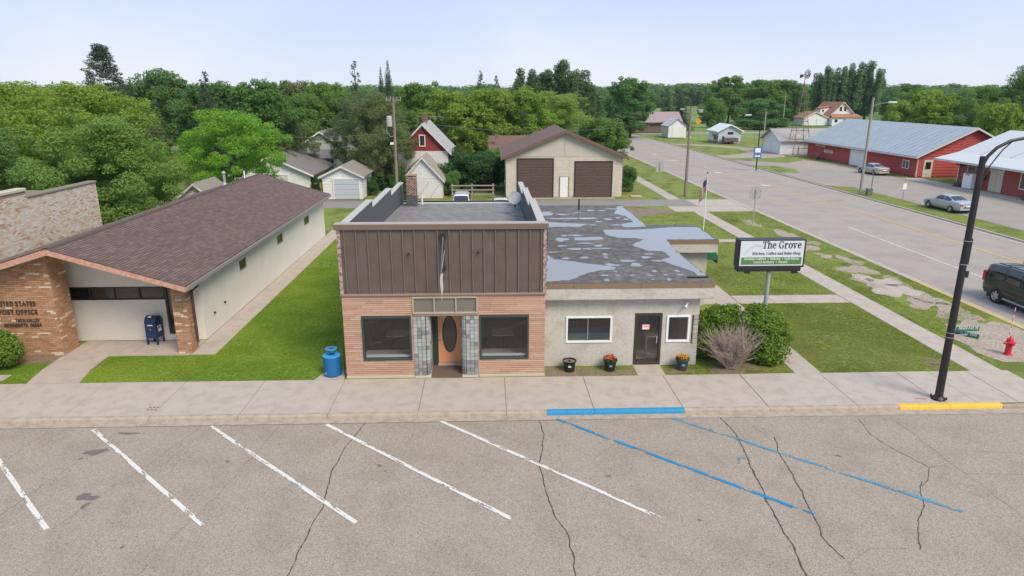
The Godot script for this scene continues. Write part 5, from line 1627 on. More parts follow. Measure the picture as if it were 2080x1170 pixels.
func east_side() -> void:
	# ---- red museum
	var t := thing("red_museum", "long red board building with a grey-blue metal gable roof", "building", V(62, 0, -103))
	var x0 := 55.4
	var x1 := 68.8
	var roof := gable(t, x0, x1, -87.2, -118.5, 2.95, 6.2, M.red_wood, M.steel_roof, 0.7, 0.12, mat(lin(0.62, 0.58, 0.54), 0.6))
	boards_x(t, -118.5, -87.2, 0.25, 2.6, x0, -1.0, 0.36, M.red_wood, "board", 0.075)
	boards(t, x0, x1, 0.25, 6.1, -87.2, 0.36, M.red_wood, "board", [2.95, 2.06], 0.075)
	for i in 26:
		var z := -87.0 - i * 1.24
		var mb := MB.new()
		mb.hexa([V(54.75, 2.80, z), V(62.05, 6.34, z), V(54.75, 2.85, z), V(62.05, 6.385, z), V(54.75, 2.80, z - 0.06), V(62.05, 6.34, z - 0.06), V(54.75, 2.85, z - 0.06), V(62.05, 6.385, z - 0.06)])
		part(roof, "seam", mb, M.steel_roof)
	bx(t, "eave_board", V(54.62, 2.5, -119.1), V(54.72, 2.68, -86.5), mat(lin(0.62, 0.58, 0.54), 0.6))
	bx(t, "overhead_door", V(55.26, 0.05, -103.9), V(55.34, 2.35, -99.8), M.white, 0.01)
	for z in [-104.1, -99.7]:
		bx(t, "door_trim", V(55.25, 0.05, z), V(55.34, 2.5, z + 0.15), mat(lin(0.5, 0.45, 0.4), 0.7))
	window_x(t, -90.4, -88.9, 0.95, 2.05, 55.27, -1.0, 0.09, M.white, M.glass_dark, 2, 0.05)
	var d := bx(t, "door", V(56.1, 0.05, -87.16), V(57.3, 2.3, -87.08), mat(lin(0.55, 0.5, 0.42), 0.6))
	bx(d, "door_pane", V(56.35, 1.1, -87.08), V(57.05, 2.0, -87.06), M.glass_dark)
	bx(t, "corner_board", V(55.28, 0.1, -87.3), V(55.38, 2.7, -87.1), mat(lin(0.55, 0.45, 0.42), 0.6))
	rodp(t, "wall_lamp", V(58.4, 2.75, -87.2), V(58.4, 2.75, -86.9), 0.1, M.white)
	text(t, "lettering", "HERITAGE", V(55.25, 1.85, -113.8), 0.46, M.white, "Droid Sans", false, 3.4, HORIZONTAL_ALIGNMENT_CENTER, -PI / 2, 0.05)
	text(t, "lettering", "MUSEUM", V(55.25, 1.05, -110.9), 0.46, M.white, "Droid Sans", false, 2.9, HORIZONTAL_ALIGNMENT_CENTER, -PI / 2, 0.05)
	# old farm implement leaning at the museum wall
	t = thing("walking_plow", "dark old walking plow standing on the grass by the red wall", "plow", V(54.6, 0, -112))
	var mb := MB.new()
	mb.tube([V(54.6, 0.15, -113), V(54.6, 0.7, -112.2), V(54.55, 1.0, -111.6), V(54.5, 1.25, -110.8)], [0.07, 0.06, 0.05, 0.04], 6)
	part(t, "beam", mb, M.dark)
	for s in [-0.25, 0.25]:
		rodp(t, "handle", V(54.6, 0.3, -112.6), V(54.6 + s, 1.1, -113.6), 0.035, M.weathered)
	mb = MB.new()
	mb.lathe(V(54.6, 0.35, -111.2), [[0.0, -0.04], [0.35, -0.04], [0.35, 0.04], [0.0, 0.04]], 14)
	var wl := part(t, "wheel", mb, M.dark)
	wl.rotation.z = 0.0
	mb = MB.new()
	mb.hexa([V(54.4, 0.02, -113.1), V(54.8, 0.02, -113.1), V(54.5, 0.5, -112.9), V(54.7, 0.5, -112.9), V(54.5, 0.02, -112.4), V(54.7, 0.02, -112.4), V(54.55, 0.55, -112.4), V(54.65, 0.55, -112.4)])
	part(t, "share", mb, M.dark)

	# ---- red shop with the broad grey roof
	t = thing("red_shop_building", "red brick shop with broad light grey metal roof flaring at the eave", "building", V(62, 0, -70))
	var red := tmat(ntex(noise(89, 0.03, FastNoiseLite.TYPE_SIMPLEX_SMOOTH, 4), [[0.2, lin(0.30, 0.065, 0.05)], [0.8, lin(0.37, 0.09, 0.07)]]), 3.0, null, 1.0, 0.85)
	mb = MB.new()
	wall_z(mb, -79.8, -44.0, 0.0, 3.0, 55.8, 56.1, [[-78.5, -77.0, 0.9, 2.75], [-74.7, -72.6, 0.02, 2.55], [-70.2, -68.6, 0.8, 2.6]])
	mb.box(V(56.1, 0, -79.8), V(70.0, 3.0, -79.5))
	part(t, "wall", mb, red)
	bx(t, "interior", V(56.4, 0.0, -79.4), V(56.5, 3.0, -44.0), mat(lin(0.2, 0.19, 0.17), 0.9))
	window_x(t, -78.5, -77.0, 0.9, 2.75, 55.82, -1.0, 0.1, mat(lin(0.6, 0.56, 0.48), 0.6), M.glass_dark, 1, 0.1)
	window_x(t, -70.2, -68.6, 0.8, 2.6, 55.82, -1.0, 0.1, M.white, M.glass_dark, 1, 0.1)
	var cr := mat(lin(0.60, 0.54, 0.44), 0.6)
	for z in [-74.7, -73.64]:
		bx(t, "door", V(55.84, 0.03, z + 0.01), V(55.9, 2.25, z + 1.03), cr, 0.01)
	var sb := bx(t, "door_sign", V(55.76, 2.27, -74.75), V(55.82, 2.55, -72.55), M.white)
	text(sb, "lettering", "LIQUOR STORE", V(55.75, 2.33, -73.65), 0.15, M.black, "Droid Sans", true, 1.9, HORIZONTAL_ALIGNMENT_CENTER, -PI / 2, 0.01)
	mb = MB.new()   # roof in cross-section (x, y), flared at the eave
	mb.wallslab(poly([54.2, 2.86, 57.0, 3.55, 63.0, 6.1, 69.0, 3.55, 71.5, 2.86, 71.5, 2.98, 69.0, 3.69, 63.0, 6.24, 57.0, 3.69, 54.2, 3.0]), -82.3, -42.0)
	var rf := part(t, "roof", mb, M.pale_roof)
	for z in [-78.2, -73.6, -69.0, -64.4, -59.8]:
		mb = MB.new()
		mb.hexa([V(57.0, 3.68, z), V(63.0, 6.23, z), V(57.0, 3.75, z), V(63.0, 6.30, z), V(57.0, 3.68, z - 0.12), V(63.0, 6.23, z - 0.12), V(57.0, 3.75, z - 0.12), V(63.0, 6.30, z - 0.12)])
		part(rf, "seam", mb, mat(lin(0.42, 0.43, 0.45), 0.6))
	bx(t, "eave_board", V(54.12, 2.78, -82.3), V(54.19, 3.0, -42.0), mat(lin(0.55, 0.55, 0.55), 0.6))
	rodp(t, "downspout", V(55.7, 0, -79.75), V(55.7, 3.0, -79.75), 0.05, M.white)
	mb = MB.new()
	mb.cbox(V(55.2, 2.35, -79.6), V(55.75, 2.75, -78.9), 0.02)
	var ps := solo("hanging_sign", mb, M.black, "small black hanging sign with white letters at the red shop corner", "sign")
	text(ps, "lettering", "POLICE", V(55.47, 2.46, -78.88), 0.16, M.white, "Droid Sans", true, 0.46, HORIZONTAL_ALIGNMENT_CENTER, 0.0, 0.01)
	text(ps, "lettering", "POLICE", V(55.19, 2.46, -79.25), 0.16, M.white, "Droid Sans", true, 0.5, HORIZONTAL_ALIGNMENT_CENTER, -PI / 2, 0.01)
	t = thing("ice_chest", "white ice chest standing against the red shop wall", "ice chest", V(55.1, 0, -76.7))
	bx(t, "cabinet", V(54.7, 0.05, -77.4), V(55.6, 1.7, -75.9), M.white, 0.03)
	bx(t, "chest_door", V(54.67, 0.3, -77.3), V(54.698, 1.4, -76.7), M.white, 0.01)
	bx(t, "chest_door", V(54.67, 0.3, -76.6), V(54.698, 1.4, -76.0), M.white, 0.01)
	text(t, "lettering", "ICE", V(54.66, 1.44, -76.65), 0.2, mat(lin(0.05, 0.15, 0.5), 0.6), "Droid Sans", true, 0.7, HORIZONTAL_ALIGNMENT_CENTER, -PI / 2, 0.01)
	t = thing("payphone", "grey payphone box on a post beside the white ice chest", "payphone", V(55.3, 0, -75.2))
	rodp(t, "post", V(55.3, 0, -75.2), V(55.3, 1.2, -75.2), 0.05, M.dark)
	bx(t, "hood", V(55.05, 1.2, -75.5), V(55.6, 1.8, -74.9), M.dark, 0.03)
	bx(t, "phone", V(55.0, 1.28, -75.35), V(55.05, 1.7, -75.05), M.galv)
	for q in [[-78.3, "beside the ice chest"], [-67.6, "under the plain window"]]:
		t = thing("stacked_pallets", "dark stack of boards on the paving %s" % q[1], "boards", V(55.0, 0, q[0]))
		for k in 3:
			bx(t, "board", V(54.6, 0.02 + k * 0.17, q[0] - 0.5 + 0.04 * k), V(55.5, 0.14 + k * 0.17, q[0] + 0.5), mat(lin(0.11, 0.085, 0.075), 0.9), 0.01)
	# ---- windmill tower
	t = thing("windmill_tower", "rusty lattice windmill tower with a small dark wheel on top", "windmill", V(55.0, 0, -121.5))
	var rust := mat(lin(0.20, 0.155, 0.11), 0.8)
	var base := [V(53.4, 0, -122.8), V(56.6, 0, -122.8), V(56.6, 0, -119.8), V(53.4, 0, -119.8)]
	var top := V(54.75, 12.2, -121.3)
	for b in base:
		rodp(t, "leg", b, top + (b - V(55, 0, -121.3)) * 0.06, 0.07, rust, 0.045, 5)
	for k in 7:
		var f := 0.1 + k * 0.125
		for i in 4:
			var a: Vector3 = (base[i] as Vector3).lerp(top, f)
			var b: Vector3 = (base[(i + 1) % 4] as Vector3).lerp(top, f)
			rodp(t, "girt", a, b, 0.035, rust, -1, 4)
			var c: Vector3 = (base[(i + 1) % 4] as Vector3).lerp(top, f + 0.125)
			rodp(t, "brace", a, c, 0.022, rust, -1, 4)
	bx(t, "platform", V(54.4, 10.7, -121.7), V(55.1, 10.8, -120.9), rust)
	rodp(t, "mast", V(54.75, 12.0, -121.3), V(54.75, 13.9, -121.3), 0.06, rust, -1, 6)
	mb = MB.new()
	for i in 10:
		var a := TAU * i / 10
		var u := V(cos(a) * 0.4, sin(a), cos(a) * 0.9).normalized()
		var s := u.cross(V(0.9, 0, -0.4)).normalized() * 0.13
		mb.quad(V(55.05, 13.7, -121.2) + u * 0.15 - s * 0.4, V(55.05, 13.7, -121.2) + u * 0.75 - s, V(55.05, 13.75, -121.15) + u * 0.75 + s, V(55.05, 13.72, -121.15) + u * 0.15 + s * 0.4)
	part(t, "wheel", mb, M.dark)
	mb = MB.new()
	mb.hexa([V(54.5, 13.3, -121.4), V(54.0, 13.0, -121.7), V(54.5, 13.6, -121.4), V(54.0, 13.7, -121.7), V(54.52, 13.3, -121.38), V(54.02, 13.0, -121.68), V(54.52, 13.6, -121.38), V(54.02, 13.7, -121.68)])
	part(t, "tail_vane", mb, M.dark)
	bx(t, "base_slab", V(53.0, -0.05, -123.2), V(57.0, 0.03, -119.4), M.concrete)
	rodp(t, "pump", V(55.0, 0.03, -121.3), V(55.0, 1.5, -121.3), 0.09, mat(lin(0.4, 0.05, 0.04), 0.7))
	# ---- white two-door garage beside the tower
	t = thing("white_gabled_garage", "white gabled garage with grey roof beside the windmill tower", "garage", V(54, 0, -130))
	var gr := tmat(ntex(noise(90, 0.06, FastNoiseLite.TYPE_SIMPLEX, 4), [[0.2, lin(0.30, 0.28, 0.27)], [0.8, lin(0.42, 0.4, 0.39)]]), 4.0, null, 1.0, 0.95)
	gable_x(t, 52.2, 64.0, -122.5, -130.5, 2.5, 4.2, M.white_wall, gr, 0.6, 0.12, M.white)
	boards(t, 52.2, 64.0, 0.1, 2.45, -122.5, 0.28, M.white_wall)
	for z in [-126.0, -129.4]:
		bx(t, "overhead_door", V(52.13, 0.05, z), V(52.19, 2.1, z + 2.7), M.white, 0.02)
	# ---- two white sheds on the grass
	t = thing("peaked_shed", "small white peaked shed with one overhead door beyond the gravel loop", "shed", V(46.6, 0, -174))
	gable(t, 44.5, 48.9, -171.0, -178.0, 2.8, 4.5, M.white_wall, M.pale_roof, 0.2, 0.08, mat(lin(0.2, 0.2, 0.2), 0.7))
	sections(t, "overhead_door", 45.6, 48.1, 0.02, 2.55, -170.95, 4, M.white, M.white_wall)
	t = thing("low_shed", "low white shed on a block base with white metal roof", "shed", V(52, 0, -152))
	gable(t, 50.0, 54.9, -149.8, -156.5, 2.75, 4.0, mat(lin(0.50, 0.56, 0.62), 0.8), mat(lin(0.72, 0.73, 0.73), 0.5), 0.5, 0.1, M.white)
	bx(t, "block_base", V(49.95, 0, -156.55), V(54.95, 0.5, -149.75), mat(lin(0.33, 0.28, 0.23), 1.0))
	boards(t, 50.0, 54.9, 0.5, 2.75, -149.8, 0.28, mat(lin(0.48, 0.54, 0.60), 0.8))
	boards_x(t, -156.5, -149.8, 0.5, 2.5, 50.0, -1.0, 0.28, M.white_wall)
	window_z(t, 52.0, 53.2, 2.0, 2.5, -149.7, 0.08, M.dark, M.glass_dark, 1, 0.06)
	window_x(t, -154.0, -152.8, 1.3, 2.1, 49.9, -1.0, 0.09, M.white, M.glass_dark, 1, 0.06)
	t = thing("notice_board", "red-brown notice board on two posts beside the low white shed", "sign", V(49.4, 0, -150.5))
	for z in [-151.3, -149.9]:
		rodp(t, "post", V(49.5, 0, z), V(49.5, 2.1, z), 0.06, M.dark)
	bx(t, "panel", V(49.42, 0.8, -151.3), V(49.5, 2.0, -149.9), mat(lin(0.25, 0.08, 0.07), 0.7))
	t = thing("utility_trailer", "rusty open utility trailer parked against the low white shed", "trailer", V(52.2, 0, -148.6))
	bx(t, "bed", V(50.7, 0.45, -149.4), V(53.7, 0.6, -147.9), mat(lin(0.14, 0.09, 0.07), 0.9))
	for z in [-149.4, -147.94]:
		bx(t, "side_panel", V(50.7, 0.6, z), V(53.7, 1.3, z + 0.05), mat(lin(0.15, 0.10, 0.085), 0.9))
	bx(t, "tailgate", V(50.66, 0.5, -149.4), V(50.7, 1.6, -147.9), mat(lin(0.10, 0.09, 0.085), 0.9))
	for z in [-149.5, -147.8]:
		rodp(t, "wheel", V(52.3, 0.32, z - 0.08), V(52.3, 0.32, z + 0.08), 0.33, M.tyre, -1, 12)
	# ---- pavilion, brown house, twin garage
	t = thing("pink_roof_pavilion", "open pavilion with a dull pink roof behind the big lawn tree", "pavilion", V(49, 0, -198))
	gable_x(t, 40.0, 53.5, -194, -203, 3.1, 5.4, mat(lin(0.16, 0.11, 0.09), 0.9), mat(lin(0.33, 0.245, 0.26), 0.8), 0.8, 0.12)
	t = thing("orange_roof_house", "white house with dormer and orange-brown shingle roof beyond the twin garage", "house", V(120, 0, -243))
	var orf := tmat(ntex(noise(92, 0.06, FastNoiseLite.TYPE_SIMPLEX, 4), [[0.2, lin(0.30, 0.14, 0.08)], [0.8, lin(0.42, 0.21, 0.13)]]), 5.0, null, 1.0, 0.95)
	gable(t, 115.8, 125.8, -236.0, -250.0, 2.7, 7.6, M.white_wall, orf, 0.6, 0.15, M.white)
	mb = MB.new()
	mb.hexa([V(116.0, 2.6, -233.0), V(126.5, 2.6, -233.0), V(116.0, 2.8, -233.0), V(126.5, 2.8, -233.0), V(116.6, 3.6, -235.9), V(125.8, 3.6, -235.9), V(116.6, 3.8, -235.9), V(125.8, 3.8, -235.9)])
	part(t, "porch_roof", mb, orf)
	bx(t, "porch_wall", V(116.3, 0, -235.9), V(126.2, 2.6, -233.4), M.white_wall)
	for x in [117.0, 120.0, 121.6, 123.2]:
		window_z(t, x, x + 1.2, 1.0, 2.2, -233.35, 0.1, M.white, M.glass_dark, 1, 0.08)
	for x in [119.6, 121.1]:
		window_z(t, x, x + 1.0, 4.6, 6.2, -235.95, 0.1, M.white, M.glass_dark, 1, 0.08)
	mb = MB.new()
	mb.wallslab(poly([115.4, 3.4, 118.5, 3.4, 118.5, 6.0, 115.4, 5.5]), -244.0, -241.0)
	var dm := part(t, "dormer", mb, M.white_wall)
	window_z(dm, 116.0, 116.8, 4.2, 5.2, -240.95, 0.1, M.white, M.glass_dark, 1, 0.08, "dormer_window")
	mb = MB.new()
	mb.hexa([V(115.0, 5.5, -244.3), V(119.5, 6.3, -244.3), V(115.0, 5.65, -244.3), V(119.5, 6.45, -244.3), V(115.0, 5.5, -240.6), V(119.5, 6.3, -240.6), V(115.0, 5.65, -240.6), V(119.5, 6.45, -240.6)])
	part(dm, "dormer_roof", mb, orf)
	t = thing("twin_garage", "white twin garage with two overhead doors beside the orange-roofed house", "garage", V(112, 0, -238))
	gable(t, 107.3, 115.6, -235.5, -243.0, 2.6, 4.5, M.white_wall, orf, 0.4, 0.12, M.white)
	sections(t, "overhead_door", 108.2, 111.0, 0.02, 2.2, -235.42, 4, M.white, M.white_wall)
	sections(t, "overhead_door", 112.0, 114.8, 0.02, 2.2, -235.42, 4, M.white, M.white_wall)

# ================================================================= street furniture
func street_furniture() -> void:
	var mb: MB
	# ---- mailbox
	var t := thing("mailbox", "dark blue round-topped mailbox on four legs by the cream wall", "mailbox", V(-14.6, 0, -28.66), "", -0.12)
	var blue := mat(lin(0.012, 0.032, 0.105), 0.4)
	mb = MB.new()
	var prof := PackedVector2Array()
	for i in 13:
		var a := PI * i / 12
		prof.append(Vector2(cos(a) * 0.27, 0.98 + sin(a) * 0.27))
	prof.append(Vector2(-0.27, 0.3))
	prof.append(Vector2(0.27, 0.3))
	mb.wallslab(prof, -0.25, 0.25)
	var body := part(t, "body", mb, blue, false)
	body.rotation.y = PI / 2
	for q in [[-0.22, -0.23], [0.22, -0.23], [-0.22, 0.23], [0.22, 0.23]]:
		bxl(t, "leg", V(q[0] - 0.03, 0.0, q[1] - 0.03), V(q[0] + 0.03, 0.3, q[1] + 0.03), blue)
		bxl(t, "foot", V(q[0] - 0.05, 0.0, q[1] - 0.05), V(q[0] + 0.05, 0.02, q[1] + 0.05), blue)
	var ch := bxl(t, "chute_door", V(-0.2, 0.92, 0.25), V(0.2, 1.12, 0.285), mat(lin(0.01, 0.025, 0.085), 0.4), 0.01)
	ch.rotation.x = -0.18
	bxl(t, "chute_label", V(-0.12, 0.86, 0.275), V(0.12, 0.91, 0.282), M.white)
	bxl(t, "hours_plate", V(-0.09, 1.21, 0.1), V(0.03, 1.255, 0.2), M.white)
	bxl(t, "lock", V(-0.035, 0.66, 0.272), V(0.02, 0.72, 0.29), mat(lin(0.4, 0.3, 0.12), 0.4))
	mb = MB.new()   # emblem on the side: white slanted square with a dark eagle-head shape
	mb.hexa([V(0.252, 0.56, -0.12), V(0.256, 0.56, -0.12), V(0.252, 0.82, -0.08), V(0.256, 0.82, -0.08), V(0.252, 0.56, 0.12), V(0.256, 0.56, 0.12), V(0.252, 0.82, 0.16), V(0.256, 0.82, 0.16)])
	var em := part(t, "emblem", mb, M.white, false)
	mb = MB.new()
	var eg := [V(0.259, 0.64, 0.10), V(0.259, 0.78, 0.13), V(0.259, 0.78, -0.02), V(0.259, 0.73, -0.09), V(0.259, 0.72, 0.03)]
	mb.tri_out(eg[0], eg[1], eg[4], V(0, 0.7, 0)); mb.tri_out(eg[1], eg[2], eg[4], V(0, 0.7, 0)); mb.tri_out(eg[2], eg[3], eg[4], V(0, 0.7, 0))
	part(em, "eagle", mb, blue, false)
	# ---- trash bin
	t = thing("trash_bin", "bright blue round trash bin with a raised disc hood", "trash bin", V(-6.1, 0, -24.85))
	var bb := mat(lin(0.008, 0.13, 0.34), 0.4)
	var bl := mat(lin(0.03, 0.28, 0.58), 0.4)
	mb = MB.new()
	mb.lathe(V(-6.1, 0, -24.85), [[0.30, 0.0], [0.345, 0.02], [0.35, 0.06], [0.335, 0.09], [0.335, 0.76], [0.345, 0.78]], 28)
	part(t, "drum", mb, bb)
	mb = MB.new()
	mb.lathe(V(-6.1, 0, -24.85), [[0.345, 0.78], [0.35, 0.80], [0.33, 0.815], [0.22, 0.835], [0.15, 0.845], [0.14, 0.83], [0.14, 0.72]], 28)
	part(t, "lid", mb, bl)
	mb = MB.new()
	mb.lathe(V(-6.1, 0, -24.85), [[0.0, 0.735], [0.141, 0.736]], 20)
	part(t, "opening", mb, M.black)
	mb = MB.new()
	mb.lathe(V(-6.1, 0, -24.85), [[0.0, 1.05], [0.225, 1.05], [0.23, 1.065], [0.225, 1.08], [0.0, 1.09]], 28)
	part(t, "hood", mb, bl)
	for i in 4:
		var a := TAU * i / 4 + 0.3
		rodp(t, "hood_strut", V(-6.1 + cos(a) * 0.19, 0.83, -24.85 + sin(a) * 0.19), V(-6.1 + cos(a) * 0.19, 1.05, -24.85 + sin(a) * 0.19), 0.009, bb)
	bx(t, "latch", V(-6.33, 0.12, -24.57), V(-6.27, 0.2, -24.54), M.steel)
	mb = MB.new()
	mb.slab(poly([-6.7, -24.37, -5.6, -24.37, -5.6, -25.3, -6.4, -25.3]), -0.1, -0.004)
	struct("bin_pad", mb, M.concrete)
	t = thing("rusty_post", "thin rusty steel post at the corner of the pink brick", "post", V(-5.62, 0, -24.75))
	rodp(t, "post", V(-5.62, 0, -24.75), V(-5.62, 1.15, -24.75), 0.022, mat(lin(0.12, 0.045, 0.035), 0.9))
	bx(t, "post_cap", V(-5.65, 1.15, -24.78), V(-5.59, 1.18, -24.72), mat(lin(0.12, 0.045, 0.035), 0.9))
	# ---- planters
	var r := RandomNumberGenerator.new()
	r.seed = 61
	var k := 0
	for q in [[3.12, "black plastic planter tub holding only bare soil", M.black, 0], [4.73, "black planter tub of red and yellow flowers", M.black, 1], [7.6, "slate grey planter tub of orange and yellow flowers", mat(lin(0.045, 0.052, 0.06), 0.6), 2]]:
		var at := V(q[0], 0, -24.9)
		t = thing("planter", q[1], "planter", at, "planters along the stucco wall")
		mb = MB.new()
		mb.lathe(at, [[0.19, 0.0], [0.2, 0.01], [0.225, 0.26], [0.235, 0.27], [0.24, 0.4], [0.275, 0.405], [0.28, 0.44], [0.265, 0.45], [0.25, 0.44], [0.24, 0.38]], 24)
		part(t, "tub", mb, q[2])
		mb = MB.new()
		mb.lathe(at, [[0.245, 0.385], [0.15, 0.40], [0.0, 0.405]], 20)
		part(t, "soil", mb, M.dirt)
		bx(t, "tag", at + V(-0.06, 0.22, 0.212), at + V(0.04, 0.30, 0.232), M.white if k == 0 else mat(lin(0.15, 0.4, 0.5), 0.6))
		if q[3] > 0:
			mb = MB.new()
			for i in 260:
				var a := r.randf() * TAU
				var d := sqrt(r.randf()) * 0.25
				var p := at + V(cos(a) * d, 0.42 + r.randf() * 0.12, sin(a) * d)
				leaf(mb, p, V(r.randf_range(-1, 1), r.randf_range(0.2, 1), r.randf_range(-1, 1)).normalized(), 0.045, r, Color(0.09, 0.16, 0.03).lerp(Color(0.2, 0.26, 0.06), r.randf()))
			part(t, "leaves", mb, M.blade)
			mb = MB.new()
			var cols := [Color(0.55, 0.02, 0.03), Color(0.62, 0.05, 0.09), Color(0.65, 0.4, 0.03)] if k == 1 else [Color(0.7, 0.33, 0.03), Color(0.75, 0.5, 0.04), Color(0.5, 0.08, 0.03)]
			for i in 120:
				var a := r.randf() * TAU
				var d := sqrt(r.randf()) * 0.23
				var p := at + V(cos(a) * d, 0.50 + r.randf() * 0.08, sin(a) * d)
				leaf(mb, p, V(r.randf_range(-0.5, 0.5), 1, r.randf_range(-0.2, 0.8)).normalized(), 0.05, r, cols[r.randi() % 3])
			part(t, "flowers", mb, M.blade)
		k += 1
	# ---- the shop sign
	t = thing("shop_sign", "black framed illuminated shop sign box on a peeling white pole", "sign", V(11.75, 0, -27.4))
	mb = MB.new()
	mb.rod(V(11.75, 0, -27.4), V(11.75, 3.36, -27.4), 0.085, 0.085, 12)
	part(t, "pole", mb, tmat(ntex(noise(95, 0.08, FastNoiseLite.TYPE_SIMPLEX, 4), [[0.4, lin(0.10, 0.09, 0.085)], [0.5, lin(0.50, 0.55, 0.56)], [0.8, lin(0.58, 0.62, 0.62)]]), 0.7, null, 1.0, 0.8))
	bx(t, "base_frame", V(10.33, 3.36, -27.62), V(13.0, 3.53, -27.2), M.black, 0.01)
	for x in [10.75, 12.75]:
		bx(t, "bracket", V(x - 0.1, 3.28, -27.3), V(x + 0.1, 3.36, -27.16), M.black)
	bx(t, "cabinet", V(10.3, 3.53, -27.66), V(13.12, 4.72, -27.2), M.black, 0.02)
	var face := bx(t, "face", V(10.38, 3.61, -27.2), V(13.04, 4.66, -27.19), mat(lin(0.62, 0.70, 0.76), 0.35))
	bx(face, "green_band", V(10.44, 3.66, -27.19), V(12.98, 3.97, -27.186), mat(lin(0.10, 0.22, 0.07), 0.4))
	var ink := mat(lin(0.012, 0.014, 0.022), 0.5)
	text(face, "lettering", "The Grove", V(12.1, 4.24, -27.186), 0.29, ink, "Droid Serif", true, 1.62, HORIZONTAL_ALIGNMENT_CENTER, 0.0, 0.006)
	text(face, "lettering", "Kitchen, Coffee and Bake Shop", V(11.9, 4.04, -27.186), 0.11, ink, "Droid Serif", true, 2.02, HORIZONTAL_ALIGNMENT_CENTER, 0.0, 0.006, true)
	text(face, "lettering", "Artisan Coffees  •  Bakery  •  Full Menu", V(11.71, 3.83, -27.184), 0.09, M.white, "Droid Serif", true, 2.32, HORIZONTAL_ALIGNMENT_CENTER, 0.0, 0.005, true)
	text(face, "lettering", "Local Artistry  •  Retail", V(11.68, 3.69, -27.184), 0.09, M.white, "Droid Serif", true, 1.42, HORIZONTAL_ALIGNMENT_CENTER, 0.0, 0.005, true)
	mb = MB.new()   # wheat sprig
	mb.col = Color(1, 1, 1)
	for i in 16:
		var f := i / 15.0
		var c := V(10.55 + f * 0.72, 4.12 + 0.36 * sin(f * 2.1), -27.185)
		var d := V(0.72, 0.36 * 2.1 * cos(f * 2.1), 0).normalized()
		for s in [-1, 1]:
			var o: Vector3 = (d + V(-d.y, d.x, 0) * s * 0.7).normalized()
			var w := V(-o.y, o.x, 0) * 0.012
			mb.quad_out(c, c + o * 0.035 + w, c + o * 0.075, c + o * 0.035 - w, c - V(0, 0, 1))
	part(face, "wheat_sprig", mb, mat(lin(0.55, 0.50, 0.36), 0.6))
	# ---- lamp post at the corner
	t = thing("street_lamp", "tall black street lamp with an arched arm on the corner sidewalk", "street lamp", V(16.0, 0, -21.85))
	mb = MB.new()
	mb.lathe(V(16.0, 0, -21.85), [[0.0, 0.0], [0.24, 0.0], [0.24, 0.05], [0.16, 0.12], [0.135, 0.14]], 8)
	part(t, "base", mb, M.black)
	for i in 4:
		rodp(t, "bolt", V(16.0 + (0.17 if i & 1 else -0.17), 0.04, -21.85 + (0.17 if i & 2 else -0.17)), V(16.0 + (0.17 if i & 1 else -0.17), 0.13, -21.85 + (0.17 if i & 2 else -0.17)), 0.03, M.black)
	var pm := mat(lin(0.018, 0.018, 0.021), 0.45)
	mb = MB.new()
	mb.tube([V(16.0, 0.1, -21.85), V(16.0, 8.55, -21.85)], [0.135, 0.095], 16)
	part(t, "pole", mb, pm)
	mb = MB.new()
	mb.tube([V(16.02, 8.25, -21.85), V(16.15, 8.55, -21.85), V(16.4, 8.82, -21.85), V(16.8, 9.03, -21.85), V(17.3, 9.13, -21.85), V(18.0, 9.17, -21.85), V(18.8, 9.15, -21.85)], [0.055, 0.055, 0.055, 0.05, 0.05, 0.045, 0.04], 10)
	part(t, "arm", mb, pm)
	mb = MB.new()
	mb.tube([V(16.02, 7.3, -21.85), V(16.08, 7.7, -21.85), V(16.28, 8.25, -21.85), V(16.6, 8.75, -21.85), V(16.85, 9.0, -21.85)], [0.02, 0.02, 0.02, 0.02, 0.02], 6)
	part(t, "arm_brace", mb, pm)
	mb = MB.new()
	mb.lathe(V(19.05, 9.0, -21.85), [[0.0, 0.0], [0.2, 0.02], [0.22, 0.08], [0.12, 0.18], [0.0, 0.2]], 14)
	part(t, "lamp_head", mb, pm)
	for y in [2.34, 2.5, 4.95, 5.75]:
		mb = MB.new()
		mb.lathe(V(16.0, y, -21.85), [[0.13, 0.0], [0.134, 0.01], [0.13, 0.025]], 14)
		part(t, "band", mb, M.steel)
	bx(t, "sign_back", V(16.12, 4.95, -21.93), V(16.14, 5.85, -21.77), M.galv)
	bx(t, "outlet_box", V(16.12, 4.5, -21.9), V(16.22, 4.72, -21.8), M.black)
	rodp(t, "sign_arm", V(16.1, 2.42, -21.85), V(16.62, 2.42, -21.85), 0.02, M.galv)
	var gm := mat(lin(0.008, 0.17, 0.10), 0.5)
	mb = MB.new()
	mb.cbox(V(16.18, 2.555, -21.86), V(17.0, 2.735, -21.84), 0.008)
	var s1 := solo("street_name_sign", mb, gm, "green street name sign reading MAIN AVE W on the black lamp post", "street sign")
	text(s1, "lettering", "MAIN AVE W", V(16.6, 2.585, -21.836), 0.12, M.white, "Droid Sans", false, 0.68, HORIZONTAL_ALIGNMENT_CENTER, 0.0, 0.004)
	var s2 := thing("street_name_sign", "green street name sign reading 1st ST NW on the black lamp post", "street sign", V(16.6, 2.44, -21.85), "", -0.85)
	bxl(s2, "blade", V(-0.36, -0.09, -0.01), V(0.36, 0.09, 0.01), gm, 0.006)
	var tx := text(s2, "lettering", "1st ST NW", V(0, 0, 0), 0.115, M.white, "Droid Sans", false, 0.58, HORIZONTAL_ALIGNMENT_CENTER, 0.0, 0.004)
	tx.position = V(0, -0.052, 0.013)
	# ---- hydrant
	t = thing("fire_hydrant", "red fire hydrant with a striped whip flag beside the verge", "hydrant", V(21.65, -0.01, -26.0))
	var hr := mat(lin(0.55, 0.012, 0.03), 0.4)
	mb = MB.new()
